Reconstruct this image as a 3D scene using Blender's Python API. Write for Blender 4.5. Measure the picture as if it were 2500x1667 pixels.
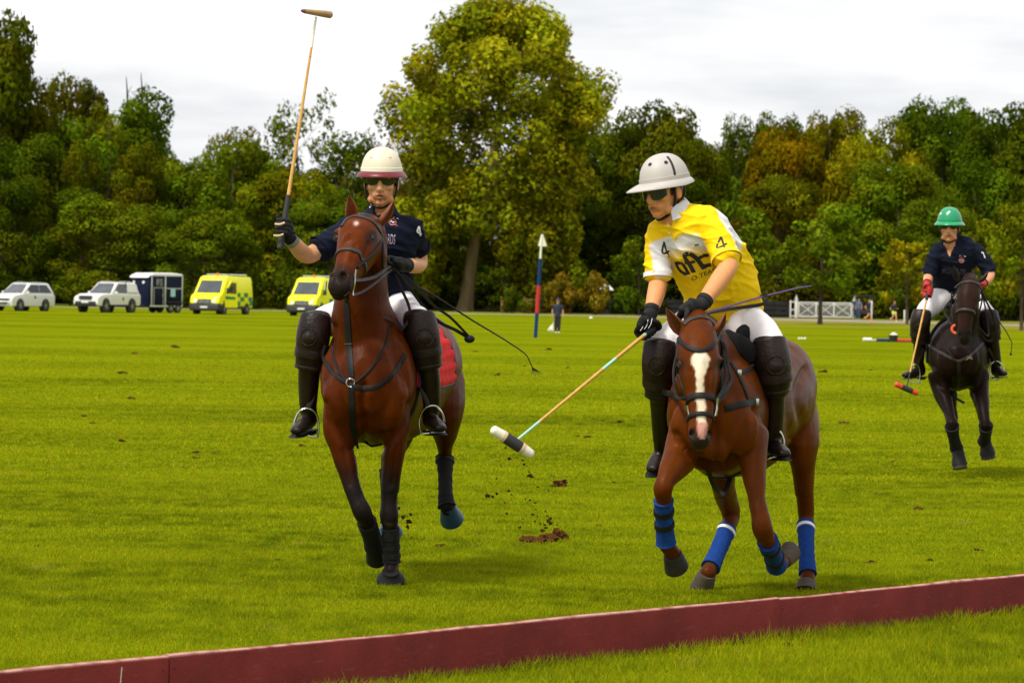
import bpy, bmesh, math, random
import numpy as np
from mathutils import Vector, Matrix
from mathutils.bvhtree import BVHTree

for _o in list(bpy.data.objects):
    bpy.data.objects.remove(_o)
SC = bpy.context.scene
COL = SC.collection
R = math.radians

# ------------------------------------------------------------------ camera
W0, H0, LENS, EYE = 2500.0, 1667.0, 135.0, 1.55
FP = W0 * LENS / 36.0
PITCH = math.atan(99.5 / FP)
ROLL = math.atan(0.018)
FWD = Vector((0, math.cos(PITCH), -math.sin(PITCH)))
_r0 = Vector((1, 0, 0)); _u0 = _r0.cross(FWD)
RGT = _r0 * math.cos(ROLL) + _u0 * math.sin(ROLL)
UPV = RGT.cross(FWD)
CAMP = Vector((0, 0, EYE))
cam_d = bpy.data.cameras.new('camera'); cam = bpy.data.objects.new('camera', cam_d); COL.objects.link(cam)
cam_d.sensor_width = 36; cam_d.lens = LENS; cam_d.sensor_fit = 'HORIZONTAL'
cam_d.clip_start = 0.5; cam_d.clip_end = 6000
cam.matrix_world = Matrix(((RGT.x, UPV.x, -FWD.x, CAMP.x), (RGT.y, UPV.y, -FWD.y, CAMP.y), (RGT.z, UPV.z, -FWD.z, CAMP.z), (0, 0, 0, 1)))
cam_d.dof.use_dof = True; cam_d.dof.focus_distance = 20.6; cam_d.dof.aperture_fstop = 11
SC.camera = cam

# ------------------------------------------------------------------ world, sun, exposure
SUN_EL, SUN_ROT = R(56), R(222)
world = bpy.data.worlds.new('World'); SC.world = world; world.use_nodes = True
wn = world.node_tree.nodes; wl = world.node_tree.links
for n in list(wn): wn.remove(n)
w_out = wn.new('ShaderNodeOutputWorld'); w_bg = wn.new('ShaderNodeBackground'); w_bg.inputs['Strength'].default_value = 0.1
w_sky = wn.new('ShaderNodeTexSky'); w_sky.sky_type = 'NISHITA'; w_sky.sun_disc = False
w_sky.sun_elevation = SUN_EL; w_sky.sun_rotation = SUN_ROT; w_sky.air_density = 1.0; w_sky.dust_density = 2.0
w_tc = wn.new('ShaderNodeTexCoord'); w_map = wn.new('ShaderNodeMapping'); w_map.inputs['Scale'].default_value = (5.0, 5.0, 26.0)
w_map.inputs['Location'].default_value = (2.3, 0.4, 0.15)
w_no = wn.new('ShaderNodeTexNoise'); w_no.inputs['Scale'].default_value = 1.0; w_no.inputs['Detail'].default_value = 6; w_no.inputs['Roughness'].default_value = .55
w_cr = wn.new('ShaderNodeValToRGB'); w_cr.color_ramp.elements[0].position = .33; w_cr.color_ramp.elements[1].position = .62
w_cr.color_ramp.elements[0].color = (3.1, 3.17, 3.32, 1); w_cr.color_ramp.elements[1].color = (5.3, 5.3, 5.3, 1)
w_mix = wn.new('ShaderNodeMix'); w_mix.data_type = 'RGBA'; w_mix.inputs[0].default_value = .96
wl.new(w_tc.outputs['Generated'], w_map.inputs[0]); wl.new(w_map.outputs[0], w_no.inputs['Vector']); wl.new(w_no.outputs[0], w_cr.inputs[0])
wl.new(w_sky.outputs[0], w_mix.inputs[6]); wl.new(w_cr.outputs[0], w_mix.inputs[7])
wl.new(w_mix.outputs[2], w_bg.inputs['Color']); wl.new(w_bg.outputs[0], w_out.inputs[0])
sun_d = bpy.data.lights.new('sun', 'SUN'); sun = bpy.data.objects.new('sun', sun_d); COL.objects.link(sun)
sun_d.energy = 1.5; sun_d.angle = R(12); sun_d.color = (1, .95, .86)
# sun_rotation 0 is +Y, turning clockwise seen from above
_sd = Vector((math.sin(SUN_ROT) * math.cos(SUN_EL), math.cos(SUN_ROT) * math.cos(SUN_EL), math.sin(SUN_EL)))
sun.rotation_euler = _sd.to_track_quat('Z', 'Y').to_euler()
sun.location = (0, 0, 60)
vs = SC.view_settings; vs.view_transform = 'Standard'; vs.look = 'None'; vs.gamma = 1; vs.use_curve_mapping = False
vs.exposure = 1.25
SC.cycles.max_bounces = 6; SC.cycles.diffuse_bounces = 3; SC.cycles.glossy_bounces = 3; SC.cycles.transmission_bounces = 4
SC.cycles.transparent_max_bounces = 8; SC.cycles.use_denoising = True; SC.cycles.sample_clamp_indirect = 6

# ------------------------------------------------------------------ helpers
def terr(y):
    """the field rises very gently towards its far side"""
    y = min(y, 420.0)
    return 0.0045 * 12.0 * math.log(1 + math.exp((y - 182.0) / 12.0))

def ray(px, py):
    return FWD * FP + RGT * (px - W0 / 2) - UPV * (py - H0 / 2)

def P(px, py, Y):
    d = ray(px, py)
    return CAMP + d * (Y / d.y)

def G(px, py, z=0.0):
    d = ray(px, py)
    return CAMP + d * ((z - EYE) / d.z)

def GX(px, Y):
    """point on the ground at distance Y under picture column px (near the horizon)"""
    p = P(px, 740, Y); return Vector((p.x, Y, terr(Y)))

def proj(v):
    """world points (n,3) -> picture pixels (n,2)"""
    q = np.asarray(v) - np.array(CAMP)
    f = q @ np.array(FWD); return np.stack([W0 / 2 + FP * (q @ np.array(RGT)) / f, H0 / 2 - FP * (q @ np.array(UPV)) / f], 1)

def V(*a): return Vector(a)

class MB:
    """collects shapes into one mesh"""
    def __init__(s): s.v = []; s.f = []; s.mi = []
    def add(s, vs_, fs_, mi=0):
        o = len(s.v); s.v.extend([tuple(v) for v in vs_]); s.f.extend([tuple(i + o for i in f) for f in fs_]); s.mi.extend([mi] * len(fs_)); return s
    def box(s, c, size, M=None, bev=0.0, mi=0):
        bm = bmesh.new(); bmesh.ops.create_cube(bm, size=1)
        bmesh.ops.scale(bm, vec=size, verts=bm.verts)
        if bev > 0: bmesh.ops.bevel(bm, geom=bm.edges[:], offset=bev, segments=2, profile=.6, affect='EDGES')
        bm.verts.index_update()
        M = (M or Matrix.Identity(3)).to_3x3(); c = Vector(c)
        s.add([c + M @ v.co for v in bm.verts], [[v.index for v in f.verts] for f in bm.faces], mi); bm.free(); return s
    def prism(s, pts, a, b, mi=0):
        """polygon pts (list of 2-tuples -> callable mapping) extruded: pts are Vectors, a/b offset vectors"""
        n = len(pts); vv = [p + a for p in pts] + [p + b for p in pts]
        ff = [list(range(n))[::-1], list(range(n, 2 * n))] + [[i, (i + 1) % n, n + (i + 1) % n, n + i] for i in range(n)]
        return s.add(vv, ff, mi)
    def rings(s, rs, closed=False, cap=True, mi=0):
        n = len(rs[0]); vv = [p for r in rs for p in r]; ff = []
        m = len(rs)
        for i in range(m if closed else m - 1):
            j = (i + 1) % m
            for k in range(n):
                l = (k + 1) % n; ff.append((i * n + k, i * n + l, j * n + l, j * n + k))
        if cap and not closed:
            ff.append(tuple(range(n))[::-1]); ff.append(tuple(range((m - 1) * n, m * n)))
        return s.add(vv, ff, mi)
    def grid(s, pts, mi=0):
        m, n = len(pts), len(pts[0])
        return s.add([p for r in pts for p in r], [(i * n + j, i * n + j + 1, (i + 1) * n + j + 1, (i + 1) * n + j) for i in range(m - 1) for j in range(n - 1)], mi)
    def ell(s, c, rad, M=None, nu=14, nv=9, mi=0):
        c = Vector(c); M = (M or Matrix.Identity(3)).to_3x3(); rs = []
        if not hasattr(rad, '__len__'): rad = (rad, rad, rad)
        for j in range(1, nv):
            t = math.pi * j / nv; z = -math.cos(t); q = math.sin(t)
            rs.append([c + M @ Vector((rad[0] * q * math.cos(2 * math.pi * k / nu), rad[1] * q * math.sin(2 * math.pi * k / nu), rad[2] * z)) for k in range(nu)])
        vv = [p for r in rs for p in r] + [c + M @ Vector((0, 0, -rad[2])), c + M @ Vector((0, 0, rad[2]))]
        ff = []
        for i in range(len(rs) - 1):
            for k in range(nu):
                l = (k + 1) % nu; ff.append((i * nu + k, i * nu + l, (i + 1) * nu + l, (i + 1) * nu + k))
        a, b = len(vv) - 2, len(vv) - 1; e = (len(rs) - 1) * nu
        for k in range(nu):
            l = (k + 1) % nu; ff.append((l, k, a)); ff.append((e + k, e + l, b))
        return s.add(vv, ff, mi)
    def loft(s, secs, side=(1, 0, 0), n=18, sub=3, round_ends=True, mi=0, cap=True):
        """secs: (point, ra, rb[, exponent]); ra lies along the side vector, rb across it"""
        pts = [Vector(q[0]) for q in secs]; ra = [q[1] for q in secs]; rb = [q[2] if len(q) > 2 else q[1] for q in secs]
        ex = [q[3] if len(q) > 3 else 2.0 for q in secs]
        if sub > 1:
            pts, ra, rb, ex = cat(pts, sub), cat(ra, sub), cat(rb, sub), cat(ex, sub)
        if round_ends and cap:
            for end in (0, 1):
                a, b = (pts[0], pts[1]) if end == 0 else (pts[-1], pts[-2])
                t = (a - b).normalized(); r = min(ra[0 if end == 0 else -1], rb[0 if end == 0 else -1]) * .7
                A, B, E = ra[0 if end == 0 else -1], rb[0 if end == 0 else -1], ex[0 if end == 0 else -1]
                for (h, q) in ((.55, .82), (.9, .42)):
                    np_ = a + t * r * h
                    if end == 0: pts.insert(0, np_); ra.insert(0, A * q); rb.insert(0, B * q); ex.insert(0, E)
                    else: pts.append(np_); ra.append(A * q); rb.append(B * q); ex.append(E)
        side = Vector(side); rs = []
        for i, p in enumerate(pts):
            t = (pts[min(i + 1, len(pts) - 1)] - pts[max(i - 1, 0)]).normalized()
            A = side - t * side.dot(t)
            if A.length < 1e-3: A = t.orthogonal()
            A.normalize(); B = t.cross(A); ring = []
            for k in range(n):
                th = 2 * math.pi * k / n; c, q = math.cos(th), math.sin(th); e = 2.0 / ex[i]
                ring.append(p + A * (ra[i] * math.copysign(abs(c) ** e, c)) + B * (rb[i] * math.copysign(abs(q) ** e, q)))
            rs.append(ring)
        return s.rings(rs, cap=cap, mi=mi)
    def tube(s, pts, r, n=8, sub=3, mi=0, cap=True):
        rr = r if hasattr(r, '__len__') else [r] * len(pts)
        d = (Vector(pts[-1]) - Vector(pts[0])); side = d.orthogonal() if d.length > 1e-6 else Vector((1, 0, 0))
        return s.loft([(p, q, q) for p, q in zip(pts, rr)], side=side, n=n, sub=sub, round_ends=False, mi=mi, cap=cap)
    def cyl(s, a, b, r, r2=None, n=16, mi=0):
        return s.loft([(a, r, r), (b, r if r2 is None else r2, r if r2 is None else r2)], side=(Vector(b) - Vector(a)).orthogonal(), n=n, sub=1, round_ends=False, mi=mi)
    def band(s, pts, nrm, w, t, mi=0, closed=False):
        """flat strap through pts with outward normals"""
        rs = []; m = len(pts)
        for i, p in enumerate(pts):
            p = Vector(p); n_ = Vector(nrm[i]).normalized()
            a = pts[(i + 1) % m] if closed else pts[min(i + 1, m - 1)]; b = pts[(i - 1) % m] if closed else pts[max(i - 1, 0)]
            tg = (Vector(a) - Vector(b)).normalized(); bn = n_.cross(tg)
            if bn.length < 1e-4: bn = n_.orthogonal()
            bn.normalize(); ww = (w[i] if hasattr(w, '__len__') else w) / 2
            rs.append([p + bn * ww - n_ * .004, p + bn * ww + n_ * t, p + bn * ww * .6 + n_ * t * 1.35, p - bn * ww * .6 + n_ * t * 1.35, p - bn * ww + n_ * t, p - bn * ww - n_ * .004])
        return s.rings(rs, closed=closed, mi=mi)
    def mesh(s, name, mats=(), smooth=True, sharp=None, origin=(0, 0, 0)):
        me = bpy.data.meshes.new(name); o = Vector(origin)
        me.from_pydata([(v[0] - o.x, v[1] - o.y, v[2] - o.z) for v in s.v], [], s.f)
        for m in mats: me.materials.append(m)
        if any(s.mi): me.polygons.foreach_set('material_index', s.mi)
        if smooth:
            me.polygons.foreach_set('use_smooth', [True] * len(me.polygons))
        bm = bmesh.new(); bm.from_mesh(me); bmesh.ops.recalc_face_normals(bm, faces=bm.faces); bm.to_mesh(me); bm.free()
        if sharp is not None: me.set_sharp_from_angle(angle=R(sharp))
        return me
    def build(s, name, mat, parent=None, smooth=True, sharp=40):
        mats = mat if isinstance(mat, (list, tuple)) else [mat]
        o = Vector(parent_origin(parent))
        return put(name, s.mesh(name, mats, smooth, sharp, o), parent)

def cat(a, sub):
    """Catmull-Rom through the values"""
    out = []; n = len(a)
    for i in range(n - 1):
        p0, p1, p2, p3 = a[max(i - 1, 0)], a[i], a[i + 1], a[min(i + 2, n - 1)]
        for k in range(sub):
            t = k / sub
            out.append((p1 * 2 + (p2 - p0) * t + (p0 * 2 - p1 * 5 + p2 * 4 - p3) * t * t + (p1 * 3 - p0 - p2 * 3 + p3) * t ** 3) * .5)
    out.append(a[-1]); return out

ORIG = {}
def parent_origin(p):
    return ORIG.get(p.name, (0, 0, 0)) if p else (0, 0, 0)

def put(name, me, parent=None):
    ob = bpy.data.objects.new(name, me); COL.objects.link(ob)
    if parent: ob.parent = parent; ORIG[ob.name] = parent_origin(parent)
    return ob

def thing(name, label, cat_, loc=(0, 0, 0), rz=0.0, group=None):
    o = bpy.data.objects.new(name, None); COL.objects.link(o); o.location = loc; o.rotation_euler = (0, 0, rz)
    o.empty_display_size = .2
    return tag(o, label, cat_, group)

def wthing(name, label, cat_, loc, group=None):
    """a thing whose parts are given in world coordinates"""
    o = thing(name, label, cat_, loc, 0, group); ORIG[o.name] = tuple(loc); return o

def tag(o, label=None, cat_=None, group=None, kind=None):
    if label: o['label'] = label
    if cat_: o['category'] = cat_
    if group: o['group'] = group
    if kind: o['kind'] = kind
    return o

def copy_tree(o, parent=None):
    c = o.copy(); COL.objects.link(c); c.parent = parent
    for ch in o.children: copy_tree(ch, c)
    return c

def remesh(mb, voxel, smooth=4, fac=.5):
    me = mb.mesh('tmp', smooth=False); ob = bpy.data.objects.new('tmp', me); COL.objects.link(ob)
    m = ob.modifiers.new('r', 'REMESH'); m.mode = 'VOXEL'; m.voxel_size = voxel; m.use_smooth_shade = True
    if smooth:
        m2 = ob.modifiers.new('s', 'SMOOTH'); m2.factor = fac; m2.iterations = smooth
    bpy.context.view_layer.update()
    dg = bpy.context.evaluated_depsgraph_get(); out = bpy.data.meshes.new_from_object(ob.evaluated_get(dg))
    bpy.data.objects.remove(ob); bpy.data.meshes.remove(me)
    out.polygons.foreach_set('use_smooth', [True] * len(out.polygons))
    return out

def mverts(me):
    a = np.empty(len(me.vertices) * 3); me.vertices.foreach_get('co', a); return a.reshape(-1, 3)

def set_verts(me, a):
    me.vertices.foreach_set('co', np.ascontiguousarray(a, dtype=np.float64).ravel()); me.update()

def mnormals(me):
    a = np.empty(len(me.vertices) * 3); me.vertices.foreach_get('normal', a); return a.reshape(-1, 3)

def set_col(me, rgb, name='Col'):
    at = me.color_attributes.new(name, 'FLOAT_COLOR', 'POINT')
    c = np.ones((len(me.vertices), 4)); c[:, :rgb.shape[1]] = rgb; at.data.foreach_set('color', c.ravel())

def blur_cols(me, c, it=2):
    e = np.empty(len(me.edges) * 2, dtype=np.int32); me.edges.foreach_get('vertices', e); e = e.reshape(-1, 2)
    for _ in range(it):
        acc = c.copy(); n = np.ones((len(c), 1)); np.add.at(acc, e[:, 0], c[e[:, 1]]); np.add.at(acc, e[:, 1], c[e[:, 0]]); np.add.at(n, e[:, 0], 1); np.add.at(n, e[:, 1], 1); c = acc / n
    return c

def bvh_of(me):
    return BVHTree.FromPolygons([v.co[:] for v in me.vertices], [p.vertices[:] for p in me.polygons])

def shift(me, origin):
    me.transform(Matrix.Translation(-Vector(origin))); return me

def fnoise(p, sc, seed=0):
    """cheap smooth pseudo noise for vertex relief, -1..1"""
    rng = np.random.RandomState(seed); out = np.zeros(len(p))
    for i in range(6):
        k = rng.normal(size=3) * sc; out += np.sin(p @ k + rng.uniform(0, 6.28))
    return out / 3.0

def sstep(a, b, x):
    t = np.clip((x - a) / (b - a), 0, 1); return t * t * (3 - 2 * t)

# ------------------------------------------------------------------ materials
def mat(name, col, rough=.6, var=.12, scale=8.0, bump=0.0, bscale=None, spec=.5, metal=0.0, col2=None, attr=None, coord='Object', tint=False, sheen=0.0, coat=0.0, stretch=None, transl=0.0, emit=0):
    m = bpy.data.materials.new(name); m.use_nodes = True; nt = m.node_tree; n = nt.nodes; l = nt.links
    b = n['Principled BSDF']; b.inputs['Roughness'].default_value = rough; b.inputs['Specular IOR Level'].default_value = spec; b.inputs['Metallic'].default_value = metal
    if sheen: b.inputs['Sheen Weight'].default_value = sheen
    if coat: b.inputs['Coat Weight'].default_value = coat; b.inputs['Coat Roughness'].default_value = .12
    tc = n.new('ShaderNodeTexCoord'); vec = tc.outputs[coord] if coord in tc.outputs else tc.outputs['Object']
    if coord == 'World':
        ge = n.new('ShaderNodeNewGeometry'); vec = ge.outputs['Position']
    if stretch:
        mp = n.new('ShaderNodeMapping'); mp.inputs['Scale'].default_value = stretch; l.new(vec, mp.inputs[0]); vec = mp.outputs[0]
    no = n.new('ShaderNodeTexNoise'); no.inputs['Scale'].default_value = scale; no.inputs['Detail'].default_value = 5; no.inputs['Roughness'].default_value = .6
    l.new(vec, no.inputs['Vector'])
    base = None
    if attr:
        a = n.new('ShaderNodeAttribute'); a.attribute_name = attr; base = a.outputs['Color']
    mx = n.new('ShaderNodeMix'); mx.data_type = 'RGBA'
    c = Vector(col[:3]); c2 = Vector(col2[:3]) if col2 else c
    if base:
        hsv = n.new('ShaderNodeHueSaturation'); l.new(base, hsv.inputs['Color'])
        mr = n.new('ShaderNodeMapRange'); mr.inputs['From Min'].default_value = .25; mr.inputs['From Max'].default_value = .75
        mr.inputs['To Min'].default_value = 1 - var; mr.inputs['To Max'].default_value = 1 + var
        l.new(no.outputs[0], mr.inputs[0]); l.new(mr.outputs[0], hsv.inputs['Value']); outc = hsv.outputs[0]
    else:
        mx.inputs[6].default_value = (*[max(0, x * (1 - var)) for x in c], 1)
        mx.inputs[7].default_value = (*[min(1, x * (1 + var)) for x in c2], 1)
        mr = n.new('ShaderNodeMapRange'); mr.inputs['From Min'].default_value = .3; mr.inputs['From Max'].default_value = .7
        l.new(no.outputs[0], mr.inputs[0]); l.new(mr.outputs[0], mx.inputs[0]); outc = mx.outputs[2]
    if tint:
        oi = n.new('ShaderNodeObjectInfo'); mm = n.new('ShaderNodeMix'); mm.data_type = 'RGBA'; mm.blend_type = 'MULTIPLY'; mm.inputs[0].default_value = 1
        l.new(outc, mm.inputs[6]); l.new(oi.outputs['Color'], mm.inputs[7]); outc = mm.outputs[2]
    l.new(outc, b.inputs['Base Color'])
    if bump:
        n2 = n.new('ShaderNodeTexNoise'); n2.inputs['Scale'].default_value = bscale or scale * 4; n2.inputs['Detail'].default_value = 4; l.new(vec, n2.inputs['Vector'])
        bp = n.new('ShaderNodeBump'); bp.inputs['Strength'].default_value = min(1, bump); bp.inputs['Distance'].default_value = .01 * max(1, bump)
        l.new(n2.outputs[0], bp.inputs['Height']); l.new(bp.outputs[0], b.inputs['Normal'])
    if transl:
        tr = n.new('ShaderNodeBsdfTranslucent'); ms = n.new('ShaderNodeMixShader'); ms.inputs[0].default_value = transl
        l.new(outc, tr.inputs[0]); l.new(b.outputs[0], ms.inputs[1]); l.new(tr.outputs[0], ms.inputs[2]); l.new(ms.outputs[0], n['Material Output'].inputs[0])
    m.node_tree.nodes['Material Output'].is_active_output = True
    return m

def srgb(r, g, b):
    f = lambda c: (c / 255 / 12.92) if c <= 10 else ((c / 255 + .055) / 1.055) ** 2.4
    return (f(r), f(g), f(b))
# ================================================================== SETTING
# ------------------------------------------------------------------ grass colour, shared by turf and blades
def grass_nodes(m, blades):
    nt = m.node_tree; n = nt.nodes; l = nt.links; b = n['Principled BSDF']
    ge = n.new('ShaderNodeNewGeometry')
    def noise(scale, st=(1, 1, 1), det=4):
        mp = n.new('ShaderNodeMapping'); mp.inputs['Scale'].default_value = st; l.new(ge.outputs['Position'], mp.inputs[0])
        t = n.new('ShaderNodeTexNoise'); t.inputs['Scale'].default_value = scale; t.inputs['Detail'].default_value = det; l.new(mp.outputs[0], t.inputs['Vector']); return t.outputs[0]
    def ramp(x, a, c):
        r = n.new('ShaderNodeMapRange'); r.inputs['From Min'].default_value = a; r.inputs['From Max'].default_value = c; l.new(x, r.inputs[0]); return r.outputs[0]
    def mixc(f, A, B):
        x = n.new('ShaderNodeMix'); x.data_type = 'RGBA'
        if isinstance(f, float): x.inputs[0].default_value = f
        else: l.new(f, x.inputs[0])
        for i, c in ((6, A), (7, B)):
            if isinstance(c, tuple): x.inputs[i].default_value = (*c, 1)
            else: l.new(c, x.inputs[i])
        return x.outputs[2]
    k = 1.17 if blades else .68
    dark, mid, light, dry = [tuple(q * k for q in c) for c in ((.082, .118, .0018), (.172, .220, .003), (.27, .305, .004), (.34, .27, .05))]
    big = ramp(noise(.22, (.55, .5, 1)), .42, .60)
    fine = ramp(noise(5.0, (1, .45, 1), 6), .34, .66)
    c = mixc(big, dark, mid)
    patch = ramp(noise(.9, (.55, .9, 1), 5), .49, .62); pm = n.new('ShaderNodeMath'); pm.operation = 'MULTIPLY'; pm.inputs[1].default_value = .75; l.new(patch, pm.inputs[0])
    c = mixc(pm.outputs[0], c, light)
    c = mixc(fine, c, mixc(.5, mid, light))
    # mowing bands lie across the view
    band = ramp(noise(.085, (.06, 1, 1), 2), .40, .58)
    mm = n.new('ShaderNodeMath'); mm.operation = 'MULTIPLY'; mm.inputs[1].default_value = .62; l.new(band, mm.inputs[0])
    sep = n.new('ShaderNodeSeparateXYZ'); l.new(ge.outputs['Position'], sep.inputs[0])
    far = n.new('ShaderNodeMapRange'); far.inputs['From Min'].default_value = 22; far.inputs['From Max'].default_value = 60; far.inputs['To Min'].default_value = .25; l.new(sep.outputs['Y'], far.inputs[0])
    m2 = n.new('ShaderNodeMath'); m2.operation = 'MULTIPLY'; l.new(mm.outputs[0], m2.inputs[0]); l.new(far.outputs[0], m2.inputs[1])
    c = mixc(m2.outputs[0], c, light)
    # worn dry ground along the far side of the field
    dz = n.new('ShaderNodeMapRange'); dz.inputs['From Min'].default_value = 226; dz.inputs['From Max'].default_value = 262; l.new(sep.outputs['Y'], dz.inputs[0])
    dx = n.new('ShaderNodeMapRange'); dx.inputs['From Min'].default_value = 4; dx.inputs['From Max'].default_value = 16; l.new(sep.outputs['X'], dx.inputs[0])
    dn = ramp(noise(.35, (.25, 1, 1)), .42, .6)
    q1 = n.new('ShaderNodeMath'); q1.operation = 'MULTIPLY'; l.new(dz.outputs[0], q1.inputs[0]); l.new(dx.outputs[0], q1.inputs[1])
    q2 = n.new('ShaderNodeMath'); q2.operation = 'MULTIPLY'; l.new(q1.outputs[0], q2.inputs[0]); l.new(dn, q2.inputs[1])
    c = mixc(q2.outputs[0], c, dry)
    # straw flecks
    st = ramp(noise(3.2, (1, .6, 1), 6), .66, .73)
    s2 = n.new('ShaderNodeMath'); s2.operation = 'MULTIPLY'; s2.inputs[1].default_value = .5; l.new(st, s2.inputs[0])
    c = mixc(s2.outputs[0], c, dry)
    if blades:
        a = n.new('ShaderNodeAttribute'); a.attribute_name = 'Col'
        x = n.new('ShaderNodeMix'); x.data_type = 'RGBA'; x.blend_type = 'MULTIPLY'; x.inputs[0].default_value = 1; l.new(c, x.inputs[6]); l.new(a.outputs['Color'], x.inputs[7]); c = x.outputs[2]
        tr = n.new('ShaderNodeBsdfTranslucent'); l.new(c, tr.inputs[0]); ms = n.new('ShaderNodeMixShader'); ms.inputs[0].default_value = .4
        l.new(b.outputs[0], ms.inputs[1]); l.new(tr.outputs[0], ms.inputs[2]); l.new(ms.outputs[0], n['Material Output'].inputs[0])
    else:
        bn = n.new('ShaderNodeTexNoise'); bn.inputs['Scale'].default_value = 22; bn.inputs['Detail'].default_value = 5; l.new(ge.outputs['Position'], bn.inputs['Vector'])
        bp = n.new('ShaderNodeBump'); bp.inputs['Strength'].default_value = .5; bp.inputs['Distance'].default_value = .03; l.new(bn.outputs[0], bp.inputs['Height']); l.new(bp.outputs[0], b.inputs['Normal'])
    l.new(c, b.inputs['Base Color']); b.inputs['Roughness'].default_value = .75; b.inputs['Specular IOR Level'].default_value = .03 if blades else 0.0

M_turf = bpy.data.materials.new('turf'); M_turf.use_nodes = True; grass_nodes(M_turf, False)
M_blade = bpy.data.materials.new('grass_blade'); M_blade.use_nodes = True; grass_nodes(M_blade, True)

ys = [6, 10, 14, 18, 24, 32, 45, 70, 110, 150] + list(range(165, 421, 10)) + [520, 800, 1600, 4000]
gm = MB()
gm.grid([[V(x, y, terr(y)) for x in (-2500, -400, -120, -40, -15, -6, 0, 6, 15, 40, 120, 400, 2500)] for y in [-60] + ys])
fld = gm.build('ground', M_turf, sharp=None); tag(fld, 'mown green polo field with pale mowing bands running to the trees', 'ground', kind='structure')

# ------------------------------------------------------------------ sideboards
B0, BD = V(0, 16.10, 0), V(2.62, 3.55, 0).normalized()       # foot line of the boards
BN = V(BD.y, -BD.x, 0)                                       # towards the camera
def board_at(px):
    d = ray(px, 1560); o = CAMP
    # intersect ray column with the vertical plane of the boards, ignoring height
    den = d.x * BD.y - d.y * BD.x; t = ((B0.x - o.x) * BD.y - (B0.y - o.y) * BD.x) / den
    return (o + d * t - B0).dot(BD)

def M_board():
    m = mat('maroon_board_paint', (.175, .024, .021), rough=.75, var=.22, scale=3.2, bump=.25, bscale=60, spec=.12, stretch=(1, 1, 1))
    nt = m.node_tree; n = nt.nodes; l = nt.links; b = n['Principled BSDF']; src = b.inputs['Base Color'].links[0].from_socket
    tc = n.new('ShaderNodeTexCoord'); sp = n.new('ShaderNodeSeparateXYZ'); l.new(tc.outputs['Object'], sp.inputs[0])
    mp = n.new('ShaderNodeMapping'); mp.inputs['Scale'].default_value = (2.2, 2, 9); l.new(tc.outputs['Object'], mp.inputs[0])
    def nz(sc, vec, lo, hi, det=6):
        t = n.new('ShaderNodeTexNoise'); t.inputs['Scale'].default_value = sc; t.inputs['Detail'].default_value = det; l.new(vec, t.inputs['Vector'])
        r = n.new('ShaderNodeMapRange'); r.inputs['From Min'].default_value = lo; r.inputs['From Max'].default_value = hi; l.new(t.outputs[0], r.inputs[0]); return r.outputs[0]
    def mx(f, A, B):
        x = n.new('ShaderNodeMix'); x.data_type = 'RGBA'; l.new(f, x.inputs[0]); l.new(A, x.inputs[6]); x.inputs[7].default_value = (*B, 1); return x.outputs[2]
    c = mx(nz(5, mp.outputs[0], .60, .78), src, (.19, .045, .05))       # scuffs
    c = mx(nz(30, mp.outputs[0], .70, .76), c, (.42, .30, .24))          # paint chips
    # bleached, worn top edge
    r = n.new('ShaderNodeMapRange'); r.inputs['From Min'].default_value = .190; r.inputs['From Max'].default_value = .1975; l.new(sp.outputs['Z'], r.inputs[0])
    q = n.new('ShaderNodeMath'); q.operation = 'MULTIPLY'; l.new(r.outputs[0], q.inputs[0]); l.new(nz(11, tc.outputs['Object'], .25, .55), q.inputs[1])
    c = mx(q.outputs[0], c, (.50, .24, .21))
    # soil splash along the foot
    r2 = n.new('ShaderNodeMapRange'); r2.inputs['From Min'].default_value = .05; r2.inputs['From Max'].default_value = .0; l.new(sp.outputs['Z'], r2.inputs[0])
    q2 = n.new('ShaderNodeMath'); q2.operation = 'MULTIPLY'; l.new(r2.outputs[0], q2.inputs[0]); l.new(nz(9, tc.outputs['Object'], .35, .7), q2.inputs[1])
    c = mx(q2.outputs[0], c, (.10, .055, .03)); l.new(c, b.inputs['Base Color']); return m
MBD = M_board(); M_steel = mat('steel', (.45, .45, .46), rough=.3, metal=1.0, var=.05)
joints = [board_at(-700), board_at(405), board_at(1893), board_at(2750)]
joints = [joints[1] - (joints[2] - joints[1])] + joints[1:3] + [joints[2] + (joints[2] - joints[1])]
blabels = ['maroon sideboard plank with a white scratch down its face', 'long maroon sideboard plank between two butt joints', 'maroon sideboard plank running away past the galloping chestnut pony']
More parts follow.
